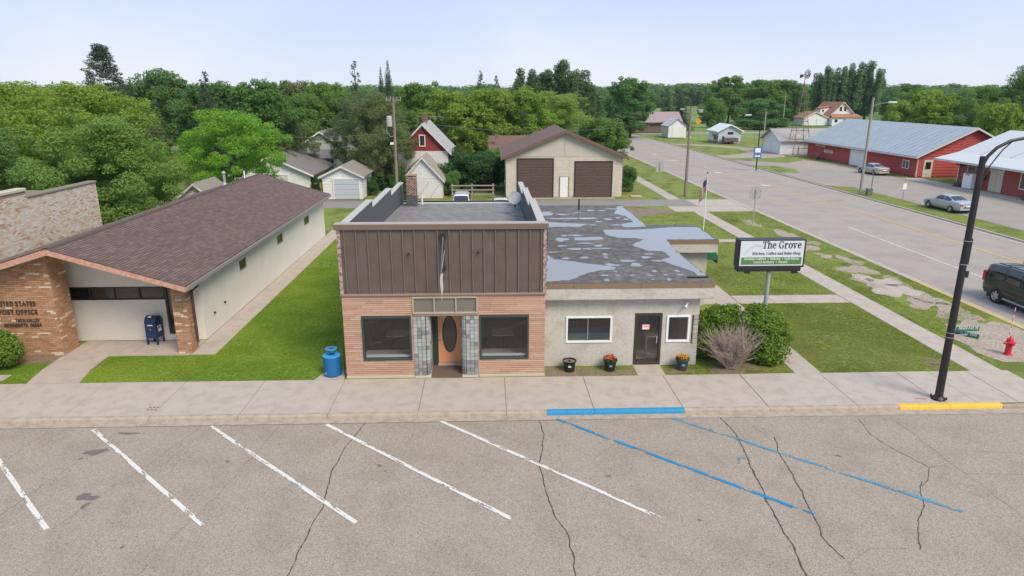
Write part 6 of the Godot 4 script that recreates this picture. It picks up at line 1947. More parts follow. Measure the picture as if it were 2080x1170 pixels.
	mb.lathe(V(21.65, -0.01, -26.0), [[0.17, 0.0], [0.17, 0.04], [0.12, 0.05], [0.115, 0.5], [0.16, 0.51], [0.16, 0.56], [0.13, 0.57], [0.125, 0.66], [0.1, 0.74], [0.04, 0.78], [0.035, 0.83], [0.0, 0.84]], 18)
	part(t, "barrel", mb, hr)
	for q in [V(1, 0, 0), V(-1, 0, 0), V(0, 0, 1)]:
		mb = MB.new()
		mb.tube([V(21.65, 0.5, -26.0) + q * 0.08, V(21.65, 0.5, -26.0) + q * 0.19, V(21.65, 0.5, -26.0) + q * 0.2, V(21.65, 0.5, -26.0) + q * 0.24], [0.065, 0.065, 0.045, 0.045], 10)
		part(t, "nozzle", mb, hr)
	for i in 9:
		rodp(t, "whip", V(21.55 + i * 0.004, 0.7 + i * 0.15, -26.0), V(21.554 + i * 0.004, 0.85 + i * 0.15, -26.0), 0.012, M.white if i % 2 == 0 else hr, -1, 6)
	# ---- sign backs, small posts
	t = thing("school_sign", "grey back of a pentagon road sign on a steel post by the side street", "road sign", V(22.1, 0, -55.7))
	bx(t, "post", V(22.07, 0, -55.73), V(22.13, 2.9, -55.67), M.galv)
	mb = MB.new()
	mb.wallslab(poly([21.65, 2.1, 22.55, 2.1, 22.6, 2.8, 22.1, 3.2, 21.6, 2.8]), -55.78, -55.74)
	part(t, "panel", mb, mat(lin(0.36, 0.36, 0.36), 0.6))
	for q in [[22.45, 2.25], [22.45, 2.75]]:
		rodp(t, "rivet", V(q[0], q[1], -55.74), V(q[0], q[1], -55.72), 0.03, M.dark)
	t = thing("square_sign", "grey back of a square road sign on a post near the tan garage", "road sign", V(21.1, 0, -84))
	bx(t, "post", V(21.06, 0, -84.03), V(21.13, 2.4, -83.97), M.galv)
	bx(t, "panel", V(20.6, 1.2, -84.08), V(21.55, 2.55, -84.04), mat(lin(0.38, 0.38, 0.38), 0.6))
	t = thing("parking_sign", "thin post with a small white sign at the lot edge", "sign", V(41.7, 0, -67.2))
	bx(t, "post", V(41.67, 0, -67.23), V(41.73, 2.5, -67.17), M.galv)
	bx(t, "panel", V(41.52, 1.25, -67.16), V(41.88, 1.85, -67.14), M.white)
	t = thing("bare_post", "bare thin steel post by the leaning utility pole", "post", V(41.3, 0, -72.4))
	bx(t, "post", V(41.27, 0, -72.43), V(41.33, 2.6, -72.37), mat(lin(0.12, 0.11, 0.1), 0.7))
	bx(t, "post_cap", V(41.25, 2.6, -72.45), V(41.35, 2.64, -72.35), M.dark)
	t = thing("utility_pedestal", "small green-grey utility box at the foot of the street pole", "utility box", V(40.9, 0, -71.9))
	bx(t, "body", V(40.55, 0, -72.15), V(41.1, 0.65, -71.7), mat(lin(0.12, 0.16, 0.13), 0.7), 0.02)
	bx(t, "lid", V(40.52, 0.651, -72.18), V(41.13, 0.72, -71.67), mat(lin(0.14, 0.18, 0.15), 0.7), 0.01)
	# ---- flag
	t = thing("flagpole", "thin white flagpole on the lawn behind the stucco shop", "flagpole", V(14.5, 0, -45.0))
	rodp(t, "pole", V(14.5, 0, -45.0), V(14.5, 5.4, -45.0), 0.04, M.white, 0.025)
	mb = MB.new()
	mb.lathe(V(14.5, 5.4, -45.0), [[0.0, -0.02], [0.07, 0.05], [0.0, 0.12]], 10)
	part(t, "finial", mb, mat(lin(0.05, 0.05, 0.04), 0.5))
	mb = MB.new()
	var nu := 14
	var nv := 13
	var P := []
	for i in nu + 1:
		var row := []
		for j in nv + 1:
			var f := float(i) / nu
			var g := float(j) / nv
			row.append(V(14.46 - f * 0.42 + 0.03 * sin(f * 14.0), 5.25 - g * 0.85 - f * 1.15 - 0.1 * f * f, -45.0 + 0.10 * sin(f * 12.0 + g * 1.5)))
		P.append(row)
	for i in nu:
		for j in nv:
			mb.col = Color(0.03, 0.045, 0.16) if i < 6 and j < 7 else (Color(0.42, 0.02, 0.035) if j % 2 == 0 else Color(0.7, 0.69, 0.67))
			if i < 6 and j < 7 and (i + j) % 2 == 0:
				mb.col = Color(0.10, 0.115, 0.23)
			mb.quad(P[i][j], P[i + 1][j], P[i + 1][j + 1], P[i][j + 1])
	var fm := mat(lin(1, 1, 1), 0.8)
	fm.vertex_color_use_as_albedo = true
	solo("flag", mb, fm, "red, white and blue striped flag hanging limp on the white flagpole", "flag")
	# ---- utility poles
	pole("utility_pole", "wooden utility pole with a grey transformer behind the storefront", V(-8.5, 0, -64.2), 10.2, M.wood_pole, 1)
	pole("utility_pole", "bare wooden utility pole with a floodlight beside the side street", V(20.95, 0, -72.0), 9.2, M.wood_pole, 2)
	pole("utility_pole", "grey utility pole with a street light arm at the parking lot edge", V(40.2, 0, -72.5), 10.1, mat(lin(0.27, 0.28, 0.25), 0.9), 3)
	pole("utility_pole", "weathered pole standing beside the white gabled garage", V(53.6, 0, -134.0), 7.0, M.weathered, 0)
	pole("utility_pole", "distant pale utility pole by the road in front of the woods", V(98, 0, -230.0), 11.0, M.weathered, 0)
	pole("black_lamp_post", "slim black lamp post with blue banners by the gravel entrance", V(38.3, -0.1, -97.3), 8.2, M.black, 4)
	pole("black_lamp_post", "slim black lamp post on the grass island before the white peaked shed", V(40.6, 0, -139.0), 8.0, M.black, 5)
	# ---- overhead wires
	wire("overhead wire from the transformer pole to the floodlight pole", V(-8.5, 8.3, -64.2), V(20.95, 8.2, -72.0), 1.3)
	wire("overhead wire crossing the trees behind the post office", V(-8.5, 7.0, -64.2), V(-46, 7.5, -72), 0.8)
	wire("service wire dropping towards the long white garage", V(-8.5, 7.2, -64.2), V(-23.5, 3.9, -75.8), 0.5)
	wire("service wire to the red gable house", V(-8.5, 7.4, -64.2), V(-7.4, 6.8, -79.2), 0.4)
	wire("overhead wire from the floodlight pole across the side street", V(20.95, 8.0, -72.0), V(40.6, 7.4, -139), 1.2)
	wire("overhead wire between the lamp post and the distant pole", V(38.3, 7.6, -97.3), V(98, 9.8, -230), 1.6)
	# ---- far roadside signs
	t = thing("warning_sign", "orange diamond warning sign beyond the low white shed", "road sign", V(57.5, 0, -190))
	bx(t, "post", V(57.45, 0, -190.05), V(57.55, 2.6, -189.95), M.galv)
	mb = MB.new()
	mb.wallslab(poly([56.6, 3.2, 57.5, 2.3, 58.4, 3.2, 57.5, 4.1]), -189.95, -189.9)
	part(t, "panel", mb, mat(lin(0.75, 0.28, 0.02), 0.6))
	t = thing("stop_sign", "small white road sign on a post where the side street bends", "road sign", V(24.0, 0, -150))
	bx(t, "post", V(23.95, -0.1, -150.05), V(24.05, 2.6, -149.95), M.galv)
	bx(t, "panel", V(23.5, 1.9, -149.95), V(24.5, 2.6, -149.9), mat(lin(0.55, 0.55, 0.55), 0.6))
	# ---- planting by the sign and the post office
	shrubs()

func pole(called: String, label: String, at: Vector3, h: float, m: Material, kind: int) -> void:
	var t := thing(called, label, "lamp post" if kind >= 4 else "utility pole", at)
	var slim := 0.085 if kind >= 4 else 0.16
	rodp(t, "shaft", at, at + V(0, h, 0), slim, m, slim * 0.7, 10)
	var mb := MB.new()
	if kind == 1:
		bx(t, "crossarm", at + V(-0.7, h - 0.35, -0.22), at + V(0.7, h - 0.22, -0.1), m)
		for x in [-0.6, -0.25, 0.3, 0.62]:
			rodp(t, "insulator", at + V(x, h - 0.22, -0.16), at + V(x, h + 0.02, -0.16), 0.05, M.galv)
		mb.lathe(at + V(-0.42, h - 2.6, 0.1), [[0.0, 0.0], [0.24, 0.0], [0.26, 0.05], [0.26, 0.85], [0.2, 0.95], [0.0, 0.97]], 14)
		part(t, "transformer", mb, mat(lin(0.42, 0.43, 0.43), 0.5))
		mb = MB.new()
		mb.tube([at + V(-0.6, h - 2.5, 0.2), at + V(-0.7, h - 3.0, 0.25), at + V(-0.35, h - 3.5, 0.2), at + V(0.0, h - 3.4, 0.16)], [0.03, 0.03, 0.03, 0.03], 6)
		part(t, "cable_loop", mb, M.galv)
		bx(t, "fixture", at + V(-0.4, h - 4.2, 0.1), at + V(-0.1, h - 4.0, 0.3), M.white)
	elif kind == 2:
		mb.tube([at + V(0, h - 0.5, 0), at + V(0.4, h - 0.25, 0.1), at + V(0.9, h - 0.3, 0.2)], [0.04, 0.04, 0.04], 6)
		part(t, "arm", mb, M.galv)
		bx(t, "floodlight", at + V(0.75, h - 0.6, 0.05), at + V(1.15, h - 0.25, 0.4), M.galv, 0.04)
	elif kind >= 3:
		var s := 1.0 if kind == 3 else -1.0
		mb.tube([at + V(0, h - 0.9, 0), at + V(s * 0.8, h - 0.6, 0.1), at + V(s * 1.6, h - 0.5, 0.2)], [0.035, 0.035, 0.03], 6)
		part(t, "arm", mb, m)
		mb = MB.new()
		mb.cbox(at + V(minf(s * 1.5, s * 2.4), h - 0.58, 0.1), at + V(maxf(s * 1.5, s * 2.4), h - 0.4, 0.4), 0.06)
		part(t, "luminaire", mb, mat(lin(0.6, 0.62, 0.62), 0.5))
	if kind == 4:
		for q in [[2.35, 3.3], [1.75, 2.3]]:
			var b := bx(t, "banner", at + V(-0.62, q[0], 0.08), at + V(0.55, q[1], 0.11), mat(lin(0.03, 0.16, 0.42), 0.6))
			bx(b, "banner_panel", at + V(-0.42, q[0] + 0.2, 0.11), at + V(0.35, q[1] - 0.15, 0.115), M.white)
	if kind == 5:
		bx(t, "notice", at + V(-0.15, 1.9, 0.09), at + V(0.2, 2.3, 0.1), M.white)

func wire(label: String, a: Vector3, b: Vector3, sag: float) -> void:
	var pts := []
	var rad := []
	for i in 17:
		var f := i / 16.0
		pts.append(a.lerp(b, f) - V(0, sag * 4.0 * f * (1.0 - f), 0))
		rad.append(0.012)
	var mb := MB.new()
	mb.tube(pts, rad, 4)
	solo("overhead_wire", mb, M.wire, label, "wire")

func leaf(mb: MB, p: Vector3, nrm: Vector3, s: float, r: RandomNumberGenerator, col: Color, slim := 0.55) -> void:
	var a := nrm.cross(V(r.randf_range(-1, 1), r.randf_range(-1, 1), r.randf_range(-1, 1))).normalized()
	var b := nrm.cross(a)
	mb.col = col
	mb.quad(p - a * s, p + b * s * slim, p + a * s, p - b * s * slim)

func shrubs() -> void:
	var r := RandomNumberGenerator.new()
	r.seed = 99
	var lm := mat(lin(1, 1, 1), 0.85)
	lm.vertex_color_use_as_albedo = true
	lm.backlight_enabled = true
	lm.backlight = Color(0.9, 0.9, 0.8)
	# evergreen: rounded sprays of foliage
	for q in [[V(11.0, 0, -25.9), "broad bright green evergreen shrub around the sign pole", [V(0, 0.7, 0.2), 0.85, V(0.45, 0.6, 0.35), 0.7, V(-0.35, 1.35, -0.1), 0.8, V(0.35, 1.35, -0.1), 0.8, V(0.7, 1.0, 0.0), 0.65, V(0, 1.75, -0.3), 0.55, V(-0.6, 0.9, 0.1), 0.7, V(0.2, 0.4, 0.6), 0.5, V(-0.1, 1.5, 0.4), 0.55], 17000, 0.062],
			[V(9.2, 0, -26.3), "dark green evergreen shrub against the stucco corner behind the dead bush", [V(0, 1.0, 0), 0.75, V(-0.35, 0.6, 0.2), 0.55, V(0.3, 1.6, -0.1), 0.6, V(-0.3, 1.4, -0.2), 0.55, V(0.4, 0.6, 0.2), 0.6, V(0.75, 1.75, -0.2), 0.45], 11000, 0.06],
			[V(-19.35, 0, -26.0), "round clipped green shrub in front of the office brick wall", [V(0, 0.75, 0), 0.72, V(-0.4, 0.8, 0.1), 0.65, V(0.35, 0.75, 0.1), 0.6, V(0, 1.1, 0), 0.5], 9000, 0.055]]:
		var at: Vector3 = q[0]
		var t := thing("evergreen_shrub", q[1], "shrub", at)
		var mb := MB.new()
		var lobes: Array = q[2]
		for i in q[3]:
			var k := (r.randi() % (lobes.size() / 2)) * 2
			var d := V(r.randfn(), r.randfn(), r.randfn()).normalized()
			var rad: float = lobes[k + 1]
			var p: Vector3 = at + lobes[k] + d * rad * pow(r.randf(), 0.3) * (1.0 + 0.12 * sin(d.x * 9.0 + k) * sin(d.y * 8.0))
			if r.randf() < 0.75 and sin(p.x * 5.1 + p.y * 3.7) * sin(p.z * 4.3 + p.y * 6.1) < -0.55:
				continue
			if p.y < 0.05:
				p.y = 0.05 + r.randf() * 0.2
			leaf(mb, p, (d + V(r.randfn(), r.randfn(), r.randfn()) * 0.7).normalized(), q[4] * r.randf_range(0.6, 1.3), r, Color(0.11, 0.21, 0.025).lerp(Color(0.24, 0.36, 0.05), r.randf()))
		part(t, "foliage", mb, lm)
		mb = MB.new()
		for i in 6:
			mb.rod(at + V(r.randf_range(-0.1, 0.1), 0, r.randf_range(-0.1, 0.1)), at + V(r.randf_range(-0.5, 0.5), r.randf_range(0.7, 1.2), r.randf_range(-0.4, 0.4)), 0.03, 0.012, 5)
		part(t, "stem", mb, M.bark)
	# dead twiggy bush
	var c := V(9.6, 0, -24.95)
	var t := thing("dead_bush", "bare grey dead bush of fanned twigs beside the shop corner", "bush", c)
	var twig := mat(lin(0.40, 0.32, 0.28), 0.95)
	for m in 3:
		var mb := MB.new()
		for i in 95:
			var a := r.randf_range(-1.0, 1.0)
			var b := r.randf_range(-0.5, 0.7)
			var d := V(a * 0.62 - 0.12, 1.0, b * 0.45).normalized()
			var p := c + V(r.randf_range(-0.25, 0.25), 0.02, r.randf_range(-0.15, 0.15))
			var L := r.randf_range(0.7, 2.1)
			var pts := [p]
			var rad := [0.017]
			for k in 5:
				d = (d + V(r.randfn() * 0.2, r.randf_range(-0.1, 0.1), r.randfn() * 0.18)).normalized()
				p += d * L / 5
				pts.append(p)
				rad.append(0.017 * (1.0 - (k + 1) / 6.0))
			mb.tube(pts, rad, 4, false)
			for k in 6:
				var q0: Vector3 = pts[1 + r.randi() % 4]
				var e := (d + V(r.randfn() * 0.8, r.randf_range(-0.3, 0.5), r.randfn() * 0.6)).normalized()
				mb.tube([q0, q0 + e * r.randf_range(0.2, 0.5)], [0.008, 0.003], 3, false)
		part(t, "twigs", mb, twig)
	# stones under the office bush
	solo("paving_disc", block_at(V(-18.9, -0.02, -24.9), V(0.8, 0.06, 0.5)), M.concrete, "pale flat stone on the grass by the clipped shrub", "stone")

# ================================================================= vehicles
func ring(s: Array) -> Array:   # s: z, bottom, belt, top, half width, half width at the roof
	var z: float = s[0]
	var yb: float = s[1]
	var ye: float = s[2]
	var yt: float = s[3]
	var w: float = s[4]
	var wt: float = s[5]
	var h := [V(0.86 * w, yb, z), V(0.97 * w, yb + 0.1, z), V(w, lerpf(yb, ye, 0.45), z), V(0.985 * w, lerpf(yb, ye, 0.8), z), V(0.94 * w, ye, z), V(lerpf(0.94 * w, wt, 0.5) + 0.01, lerpf(ye, yt, 0.5), z), V(wt, yt - 0.06 * minf(1.0, (yt - ye) * 3.0), z), V(0.75 * wt, yt, z), V(0, yt + 0.018, z)]
	var out := []
	for p in h:
		out.append(V(-p.x, p.y, p.z))
	for i in range(7, -1, -1):
		out.append(h[i])
	return out

func station(K: Array, z: float) -> Array:
	for i in K.size() - 1:
		if z <= K[i + 1][0] or i == K.size() - 2:
			var f := clampf((z - K[i][0]) / (K[i + 1][0] - K[i][0]), 0.0, 1.0)
			var s := [z]
			for k in range(1, 6):
				s.append(cubic_interpolate(K[i][k], K[i + 1][k], K[maxi(i - 1, 0)][k], K[mini(i + 2, K.size() - 1)][k], f) if K[i + 1][0] - K[i][0] > 0.3 else lerpf(K[i][k], K[i + 1][k], f))
			return s
	return K[0]

func patch(t: Node3D, called: String, K: Array, z0: float, z1: float, a: float, b: float, m: Material, both: bool, lift := 0.012) -> void:
	for side in ([0, 1] if both else [0]):
		var mb := MB.new()
		var R := []
		for i in 9:
			var R0 := ring(station(K, lerpf(z0, z1, i / 8.0)))
			var row := []
			for j in 9:
				var f := lerpf(a, b, j / 8.0)
				if side == 1:
					f = 16.0 - f
				var lo := int(f)
				var p: Vector3 = R0[lo].lerp(R0[mini(lo + 1, 16)], f - lo)
				var n := V(signf(p.x) if both else p.x * 0.3, 0.35 if both else 1.0, 0).normalized()
				row.append(p + n * lift)
			R.append(row)
		mb.grid(R, false, side == 1)
		part(t, called, mb, m, false)

func car(called: String, label: String, cat: String, at: Vector3, turn: float, K: Array, paint: Color, W: Dictionary) -> Node3D:
	var t := thing(called, label, cat, at, "", turn)
	var pm := mat(paint, 0.3, W.get("metal", 0.0))
	pm.clearcoat_enabled = true
	pm.clearcoat = 0.7
	pm.clearcoat_roughness = 0.08
	var R := []
	var z0: float = K[0][0]
	var z1: float = K[K.size() - 1][0]
	for i in 41:
		R.append(ring(station(K, lerpf(z0, z1, i / 40.0))))
	var mb := MB.new()
	mb.grid(R, false, false)
	for e in [0, 40]:
		var m := Vector3.ZERO
		for p in R[e]:
			m += p
		m /= 17.0
		for j in 16:
			mb.tri_out(m, R[e][j], R[e][j + 1], V(0, m.y, 0))
	part(t, "body", mb, pm, false)
	bxl(t, "underside", V(-K[4][4] * 0.85, 0.16, z0 + 0.35), V(K[4][4] * 0.85, 0.45, z1 - 0.35), M.dark)
	for q in W.side:
		patch(t, "side_window", K, q[0], q[1], 4.18, 5.85, M.glass_dark, true)
	patch(t, "windscreen", K, W.front[0], W.front[1], 6.2, 9.8, M.glass_dark, false)
	patch(t, "rear_window", K, W.rear[0], W.rear[1], 6.2, 9.8, M.glass_dark, false)
	for x in [-1, 1]:
		bxl(t, "tail_lamp", V(x * W.tail[0] - 0.13, W.tail[1], z0 + W.tail[3]), V(x * W.tail[0] + 0.13, W.tail[2], z0 + W.tail[3] + 0.22), M.tail, 0.02)
		bxl(t, "headlight", V(x * 0.62 - 0.16, K[K.size() - 2][2] - 0.14, z1 - 0.24), V(x * 0.62 + 0.16, K[K.size() - 2][2] - 0.02, z1 - 0.1), M.rim, 0.02)
		bxl(t, "mirror", V(x * (K[4][4] + 0.02) - 0.09, K[4][2] + 0.02, W.front[1] - 0.55), V(x * (K[4][4] + 0.02) + 0.09, K[4][2] + 0.16, W.front[1] - 0.43), pm, 0.03)
	bxl(t, "bumper", V(-K[4][4] * 0.8, 0.3, z0 - 0.02), V(K[4][4] * 0.8, 0.5, z0 + 0.2), M.dark if W.get("dark_bumper", false) else pm, 0.04)
	bxl(t, "number_plate", V(-0.2, 0.62, z0 - 0.03), V(0.2, 0.74, z0 + 0.1), M.white)
	var wr: float = W.wheel
	var tyre := MB.new()
	tyre.lathe(V(0, 0, 0), [[wr * 0.62, -0.11], [wr * 0.93, -0.115], [wr, -0.08], [wr, 0.08], [wr * 0.93, 0.115], [wr * 0.62, 0.11]], 24)
	var tm := tyre.mesh()
	var rim := MB.new()
	rim.lathe(V(0, 0, 0), [[wr * 0.64, 0.11], [wr * 0.6, 0.075], [wr * 0.55, 0.07]], 20)
	for i in 6:
		var a := TAU * i / 6
		var d := V(cos(a), 0, sin(a))
		var s := V(-sin(a), 0, cos(a)) * wr * 0.09
		rim.hexa([d * 0.03 - s + V(0, 0.05, 0), d * wr * 0.58 - s * 1.4 + V(0, 0.05, 0), d * 0.03 + s + V(0, 0.05, 0), d * wr * 0.58 + s * 1.4 + V(0, 0.05, 0), d * 0.03 - s + V(0, 0.1, 0), d * wr * 0.58 - s * 1.4 + V(0, 0.085, 0), d * 0.03 + s + V(0, 0.1, 0), d * wr * 0.58 + s * 1.4 + V(0, 0.085, 0)])
	var rm := rim.mesh()
	var back := MB.new()
	back.lathe(V(0, 0.045, 0), [[wr * 0.62, 0.0], [0.0, 0.001]], 20)
	var bm := back.mesh()
	for z in W.axles:
		for x in [-1, 1]:
			var arch := MB.new()
			arch.lathe(V(0, 0, 0), [[wr * 1.14, -0.02], [wr * 1.14, 0.0], [0.0, 0.002]], 24)
			var ar := part(t, "wheel_arch", arch, M.dark, false)
			ar.transform = Transform3D(Basis(V(0, 0, 1), -x * PI / 2), V(x * (W.track + 0.02), wr + 0.03, z))
			var wh := pmesh(t, "wheel", tm, M.tyre, false)
			wh.transform = Transform3D(Basis(V(0, 0, 1), -x * PI / 2), V(x * (W.track - 0.06), wr, z))
			pmesh(wh, "rim", rm, M.rim, false)
			pmesh(wh, "hub", bm, M.dark, false)
	return t

func cars() -> void:
	var sedan := [[-2.42, 0.45, 0.85, 0.90, 0.70, 0.60], [-2.3, 0.30, 0.98, 1.02, 0.84, 0.70], [-1.8, 0.24, 1.02, 1.07, 0.91, 0.72], [-1.5, 0.24, 1.0, 1.13, 0.92, 0.70], [-0.75, 0.24, 0.98, 1.42, 0.92, 0.62], [0.0, 0.24, 0.97, 1.47, 0.92, 0.62], [0.45, 0.24, 0.96, 1.41, 0.92, 0.61], [1.15, 0.24, 0.95, 1.0, 0.92, 0.70], [1.8, 0.24, 0.86, 0.90, 0.90, 0.68], [2.25, 0.28, 0.72, 0.76, 0.82, 0.6], [2.42, 0.40, 0.60, 0.64, 0.66, 0.5]]
	var sw := {"side": [[-1.25, -0.42], [-0.34, 0.72]], "front": [0.5, 1.1], "rear": [-1.55, -0.85], "tail": [0.62, 0.72, 0.86, -0.03], "wheel": 0.335, "axles": [-1.42, 1.42], "track": 0.89, "metal": 0.3}
	car("parked_sedan", "silver-blue sedan parked in the lot beside the grass strip", "car", V(43.1, -0.012, -62.3), PI + 0.08, sedan, lin(0.42, 0.455, 0.50), sw)
	car("parked_sedan", "pale gold sedan parked near the red museum wall", "car", V(52.2, -0.012, -91.8), PI + 0.1, sedan, lin(0.50, 0.46, 0.41), sw)
	car("parked_sedan", "white sedan whose roof shows behind the storefront next to the dish", "car", V(1.1, -0.02, -61.2), 0.0, sedan, lin(0.72, 0.73, 0.73), sw)
	var suv := [[-2.8, 0.5, 1.12, 1.72, 0.90, 0.72], [-2.7, 0.4, 1.16, 1.88, 0.98, 0.76], [-2.0, 0.35, 1.18, 1.94, 1.0, 0.77], [-1.0, 0.35, 1.18, 1.95, 1.0, 0.77], [0.0, 0.35, 1.18, 1.95, 1.0, 0.77], [0.6, 0.35, 1.17, 1.9, 1.0, 0.75], [1.35, 0.35, 1.15, 1.24, 1.0, 0.8], [2.3, 0.36, 1.08, 1.13, 0.97, 0.78], [2.7, 0.42, 0.95, 1.0, 0.9, 0.7], [2.8, 0.5, 0.8, 0.85, 0.8, 0.6]]
	var uw := {"side": [[-2.4, -1.35], [-1.2, -0.25], [-0.12, 0.85]], "front": [0.68, 1.28], "rear": [-2.79, -2.72], "tail": [0.83, 0.95, 1.5, -0.04], "wheel": 0.4, "axles": [-1.6, 1.7], "track": 0.98, "dark_bumper": true}
	var s := car("large_suv", "large black sport utility vehicle driving on the side street", "car", V(27.65, -0.136, -32.0), 0.0, suv, lin(0.010, 0.011, 0.013), uw)
	for x in [-0.62, 0.62]:
		bxl(s, "roof_rail", V(x - 0.02, 1.99, -2.2), V(x + 0.02, 2.03, 0.3), M.dark)
	for z in [-1.7, -0.4]:
		bxl(s, "cross_rail", V(-0.62, 2.0, z), V(0.62, 2.03, z + 0.05), M.dark)
	for x in [-1.02, 0.94]:
		bxl(s, "running_board", V(x, 0.34, -1.1), V(x + 0.08, 0.42, 1.2), M.galv)
		bxl(s, "door_trim", V(x + (0.0 if x < 0 else 0.065), 0.72, -1.1), V(x + (0.015 if x < 0 else 0.08), 0.78, 1.2), M.dark)
	var w := car("white_van", "white vehicle with a roof rack showing behind the storefront roof", "car", V(-2.45, -0.02, -62.2), 0.0, suv, lin(0.72, 0.73, 0.73), uw)
	w.scale = V(0.88, 0.88, 0.85)
	for x in [-0.62, 0.62]:
		bxl(w, "roof_rail", V(x - 0.02, 1.99, -2.2), V(x + 0.02, 2.04, 0.3), M.galv)
	for z in [-1.9, -0.2]:
		bxl(w, "cross_rail", V(-0.62, 2.0, z), V(0.62, 2.04, z + 0.06), M.galv)

# ================================================================= trees
var crowns := {}
var trunks := {}
var leafm := {}

func foliage_mat(c: Color) -> StandardMaterial3D:
	var key := c.to_html()
	if not leafm.has(key):
		var m := mat(c, 0.85)
		m.vertex_color_use_as_albedo = true
		m.backlight_enabled = true
		m.backlight = Color(1.0, 1.0, 0.85)
		leafm[key] = m
	return leafm[key]

# leaves over rounded lobes; each leaf a small folded rhombus
func crown_from(lobes: Array, n: int, size: float, sd: int, droop := 0.0, slim := 0.55) -> ArrayMesh:
	var r := RandomNumberGenerator.new()
	r.seed = sd
	var total := 0.0
	var acc := []
	for l in lobes:
		total += l[1] * l[1]
		acc.append(total)
	var v := PackedVector3Array()
	var nn := PackedVector3Array()
	var cc := PackedColorArray()
	for i in n:
		var q := r.randf() * total
		var k := 0
		while acc[k] < q:
			k += 1
		var L: Array = lobes[k]
		var d := V(r.randfn(), r.randfn(), r.randfn()).normalized()
		var rad: float = L[1] * pow(r.randf(), 0.2) * (1.0 + 0.16 * sin(d.x * 7.0 + k * 1.3) * sin(d.z * 6.0 + k) + 0.1 * sin(d.y * 9.0 + k * 2.0))
		var sq: Vector3 = L[2] if L.size() > 2 else V(1, 0.8, 1)
		var p: Vector3 = L[0] + d * rad * sq
		var nrm := (d * 0.7 + V(0, 0.7, 0) + V(r.randfn(), r.randfn(), r.randfn()) * 0.5).normalized()
		var a := nrm.cross(V(r.randfn(), r.randfn(), r.randfn())).normalized()
		if droop > 0.0:
			a = (a + V(0, -droop * signf(r.randf() - 0.2), 0)).normalized()
			nrm = (nrm - a * nrm.dot(a)).normalized()
		var b := nrm.cross(a)
		var s := size * r.randf_range(0.6, 1.35)
		var p0 := p - a * s
		var p1 := p + b * s * slim
		var p2 := p + a * s
		var p3 := p - b * s * slim
		var hue := r.randf_range(-0.12, 0.12)   # every leaf its own tint, drawn at random
		var tint := r.randf_range(0.85, 1.15)
		var c := Color(tint * (1.0 + hue), tint, tint * (1.0 - hue))
		v.append_array([p0, p1, p2, p0, p2, p3])
		var g := (p2 - p0).cross(p1 - p0).normalized()
		for j in 6:
			nn.append(g)
			cc.append(c)
	var arr := []
	arr.resize(Mesh.ARRAY_MAX)
	arr[Mesh.ARRAY_VERTEX] = v
	arr[Mesh.ARRAY_NORMAL] = nn
	arr[Mesh.ARRAY_COLOR] = cc
	var m := ArrayMesh.new()
	m.add_surface_from_arrays(Mesh.PRIMITIVE_TRIANGLES, arr)
	return m

func branches(lobes: Array, sd: int, base_r: float, fork: float, pick := 14) -> ArrayMesh:
	var r := RandomNumberGenerator.new()
	r.seed = sd
	var mb := MB.new()
	var f := V(r.randf_range(-0.2, 0.2), fork, r.randf_range(-0.2, 0.2))
	mb.tube([V(0, -0.2, 0), V(0.02, 0.5, 0), f * 0.5, f], [base_r * 1.3, base_r, base_r * 0.9, base_r * 0.75], 8)
	for i in mini(pick, lobes.size()):
		var e: Vector3 = lobes[i][0]
		var s := f.lerp(V(0, fork * 1.5, 0), r.randf() * 0.5)
		var mid := s.lerp(e, 0.5) + V(r.randfn() * 0.25, 0.3, r.randfn() * 0.25)
		mb.tube([s, mid, e], [base_r * 0.42, base_r * 0.26, base_r * 0.08], 5, false)
	return mb.mesh()

func variant(called: String, lobes: Array, n: int, size: float, sd: int, base_r: float, fork: float, droop := 0.0, slim := 0.55) -> void:
	crowns[called] = crown_from(lobes, n, size, sd, droop, slim)
	trunks[called] = branches(lobes, sd, base_r, fork)

func round_lobes(sd: int, n: int, h: float, y0: float, rad: float, lo: float, hi: float) -> Array:
	var r := RandomNumberGenerator.new()
	r.seed = sd
	var L := []
	for i in n:
		var f := (i + 0.5) / n
		var y := lerpf(y0, h - lo, f) + r.randf_range(-0.4, 0.4)
		var g := (y - y0) / (h - y0)
		var w := rad * pow(sin(PI * clampf(0.16 + g * 0.78, 0.0, 1.0)), 0.8)
		var a := i * 2.399 + r.randf_range(-0.5, 0.5)
		var d := w * sqrt(r.randf_range(0.08, 0.86))
		L.append([V(cos(a) * d, y, sin(a) * d), r.randf_range(lo, hi), V(1, r.randf_range(0.65, 0.9), 1)])
		if i % 5 == 0:   # stray sprays beyond the outline
			var e := w * r.randf_range(1.0, 1.22)
			L.append([V(cos(a + 1.3) * e, y + r.randf_range(0.0, 0.7), sin(a + 1.3) * e), lo * r.randf_range(0.55, 0.95), V(1, 0.8, 1)])
	return L

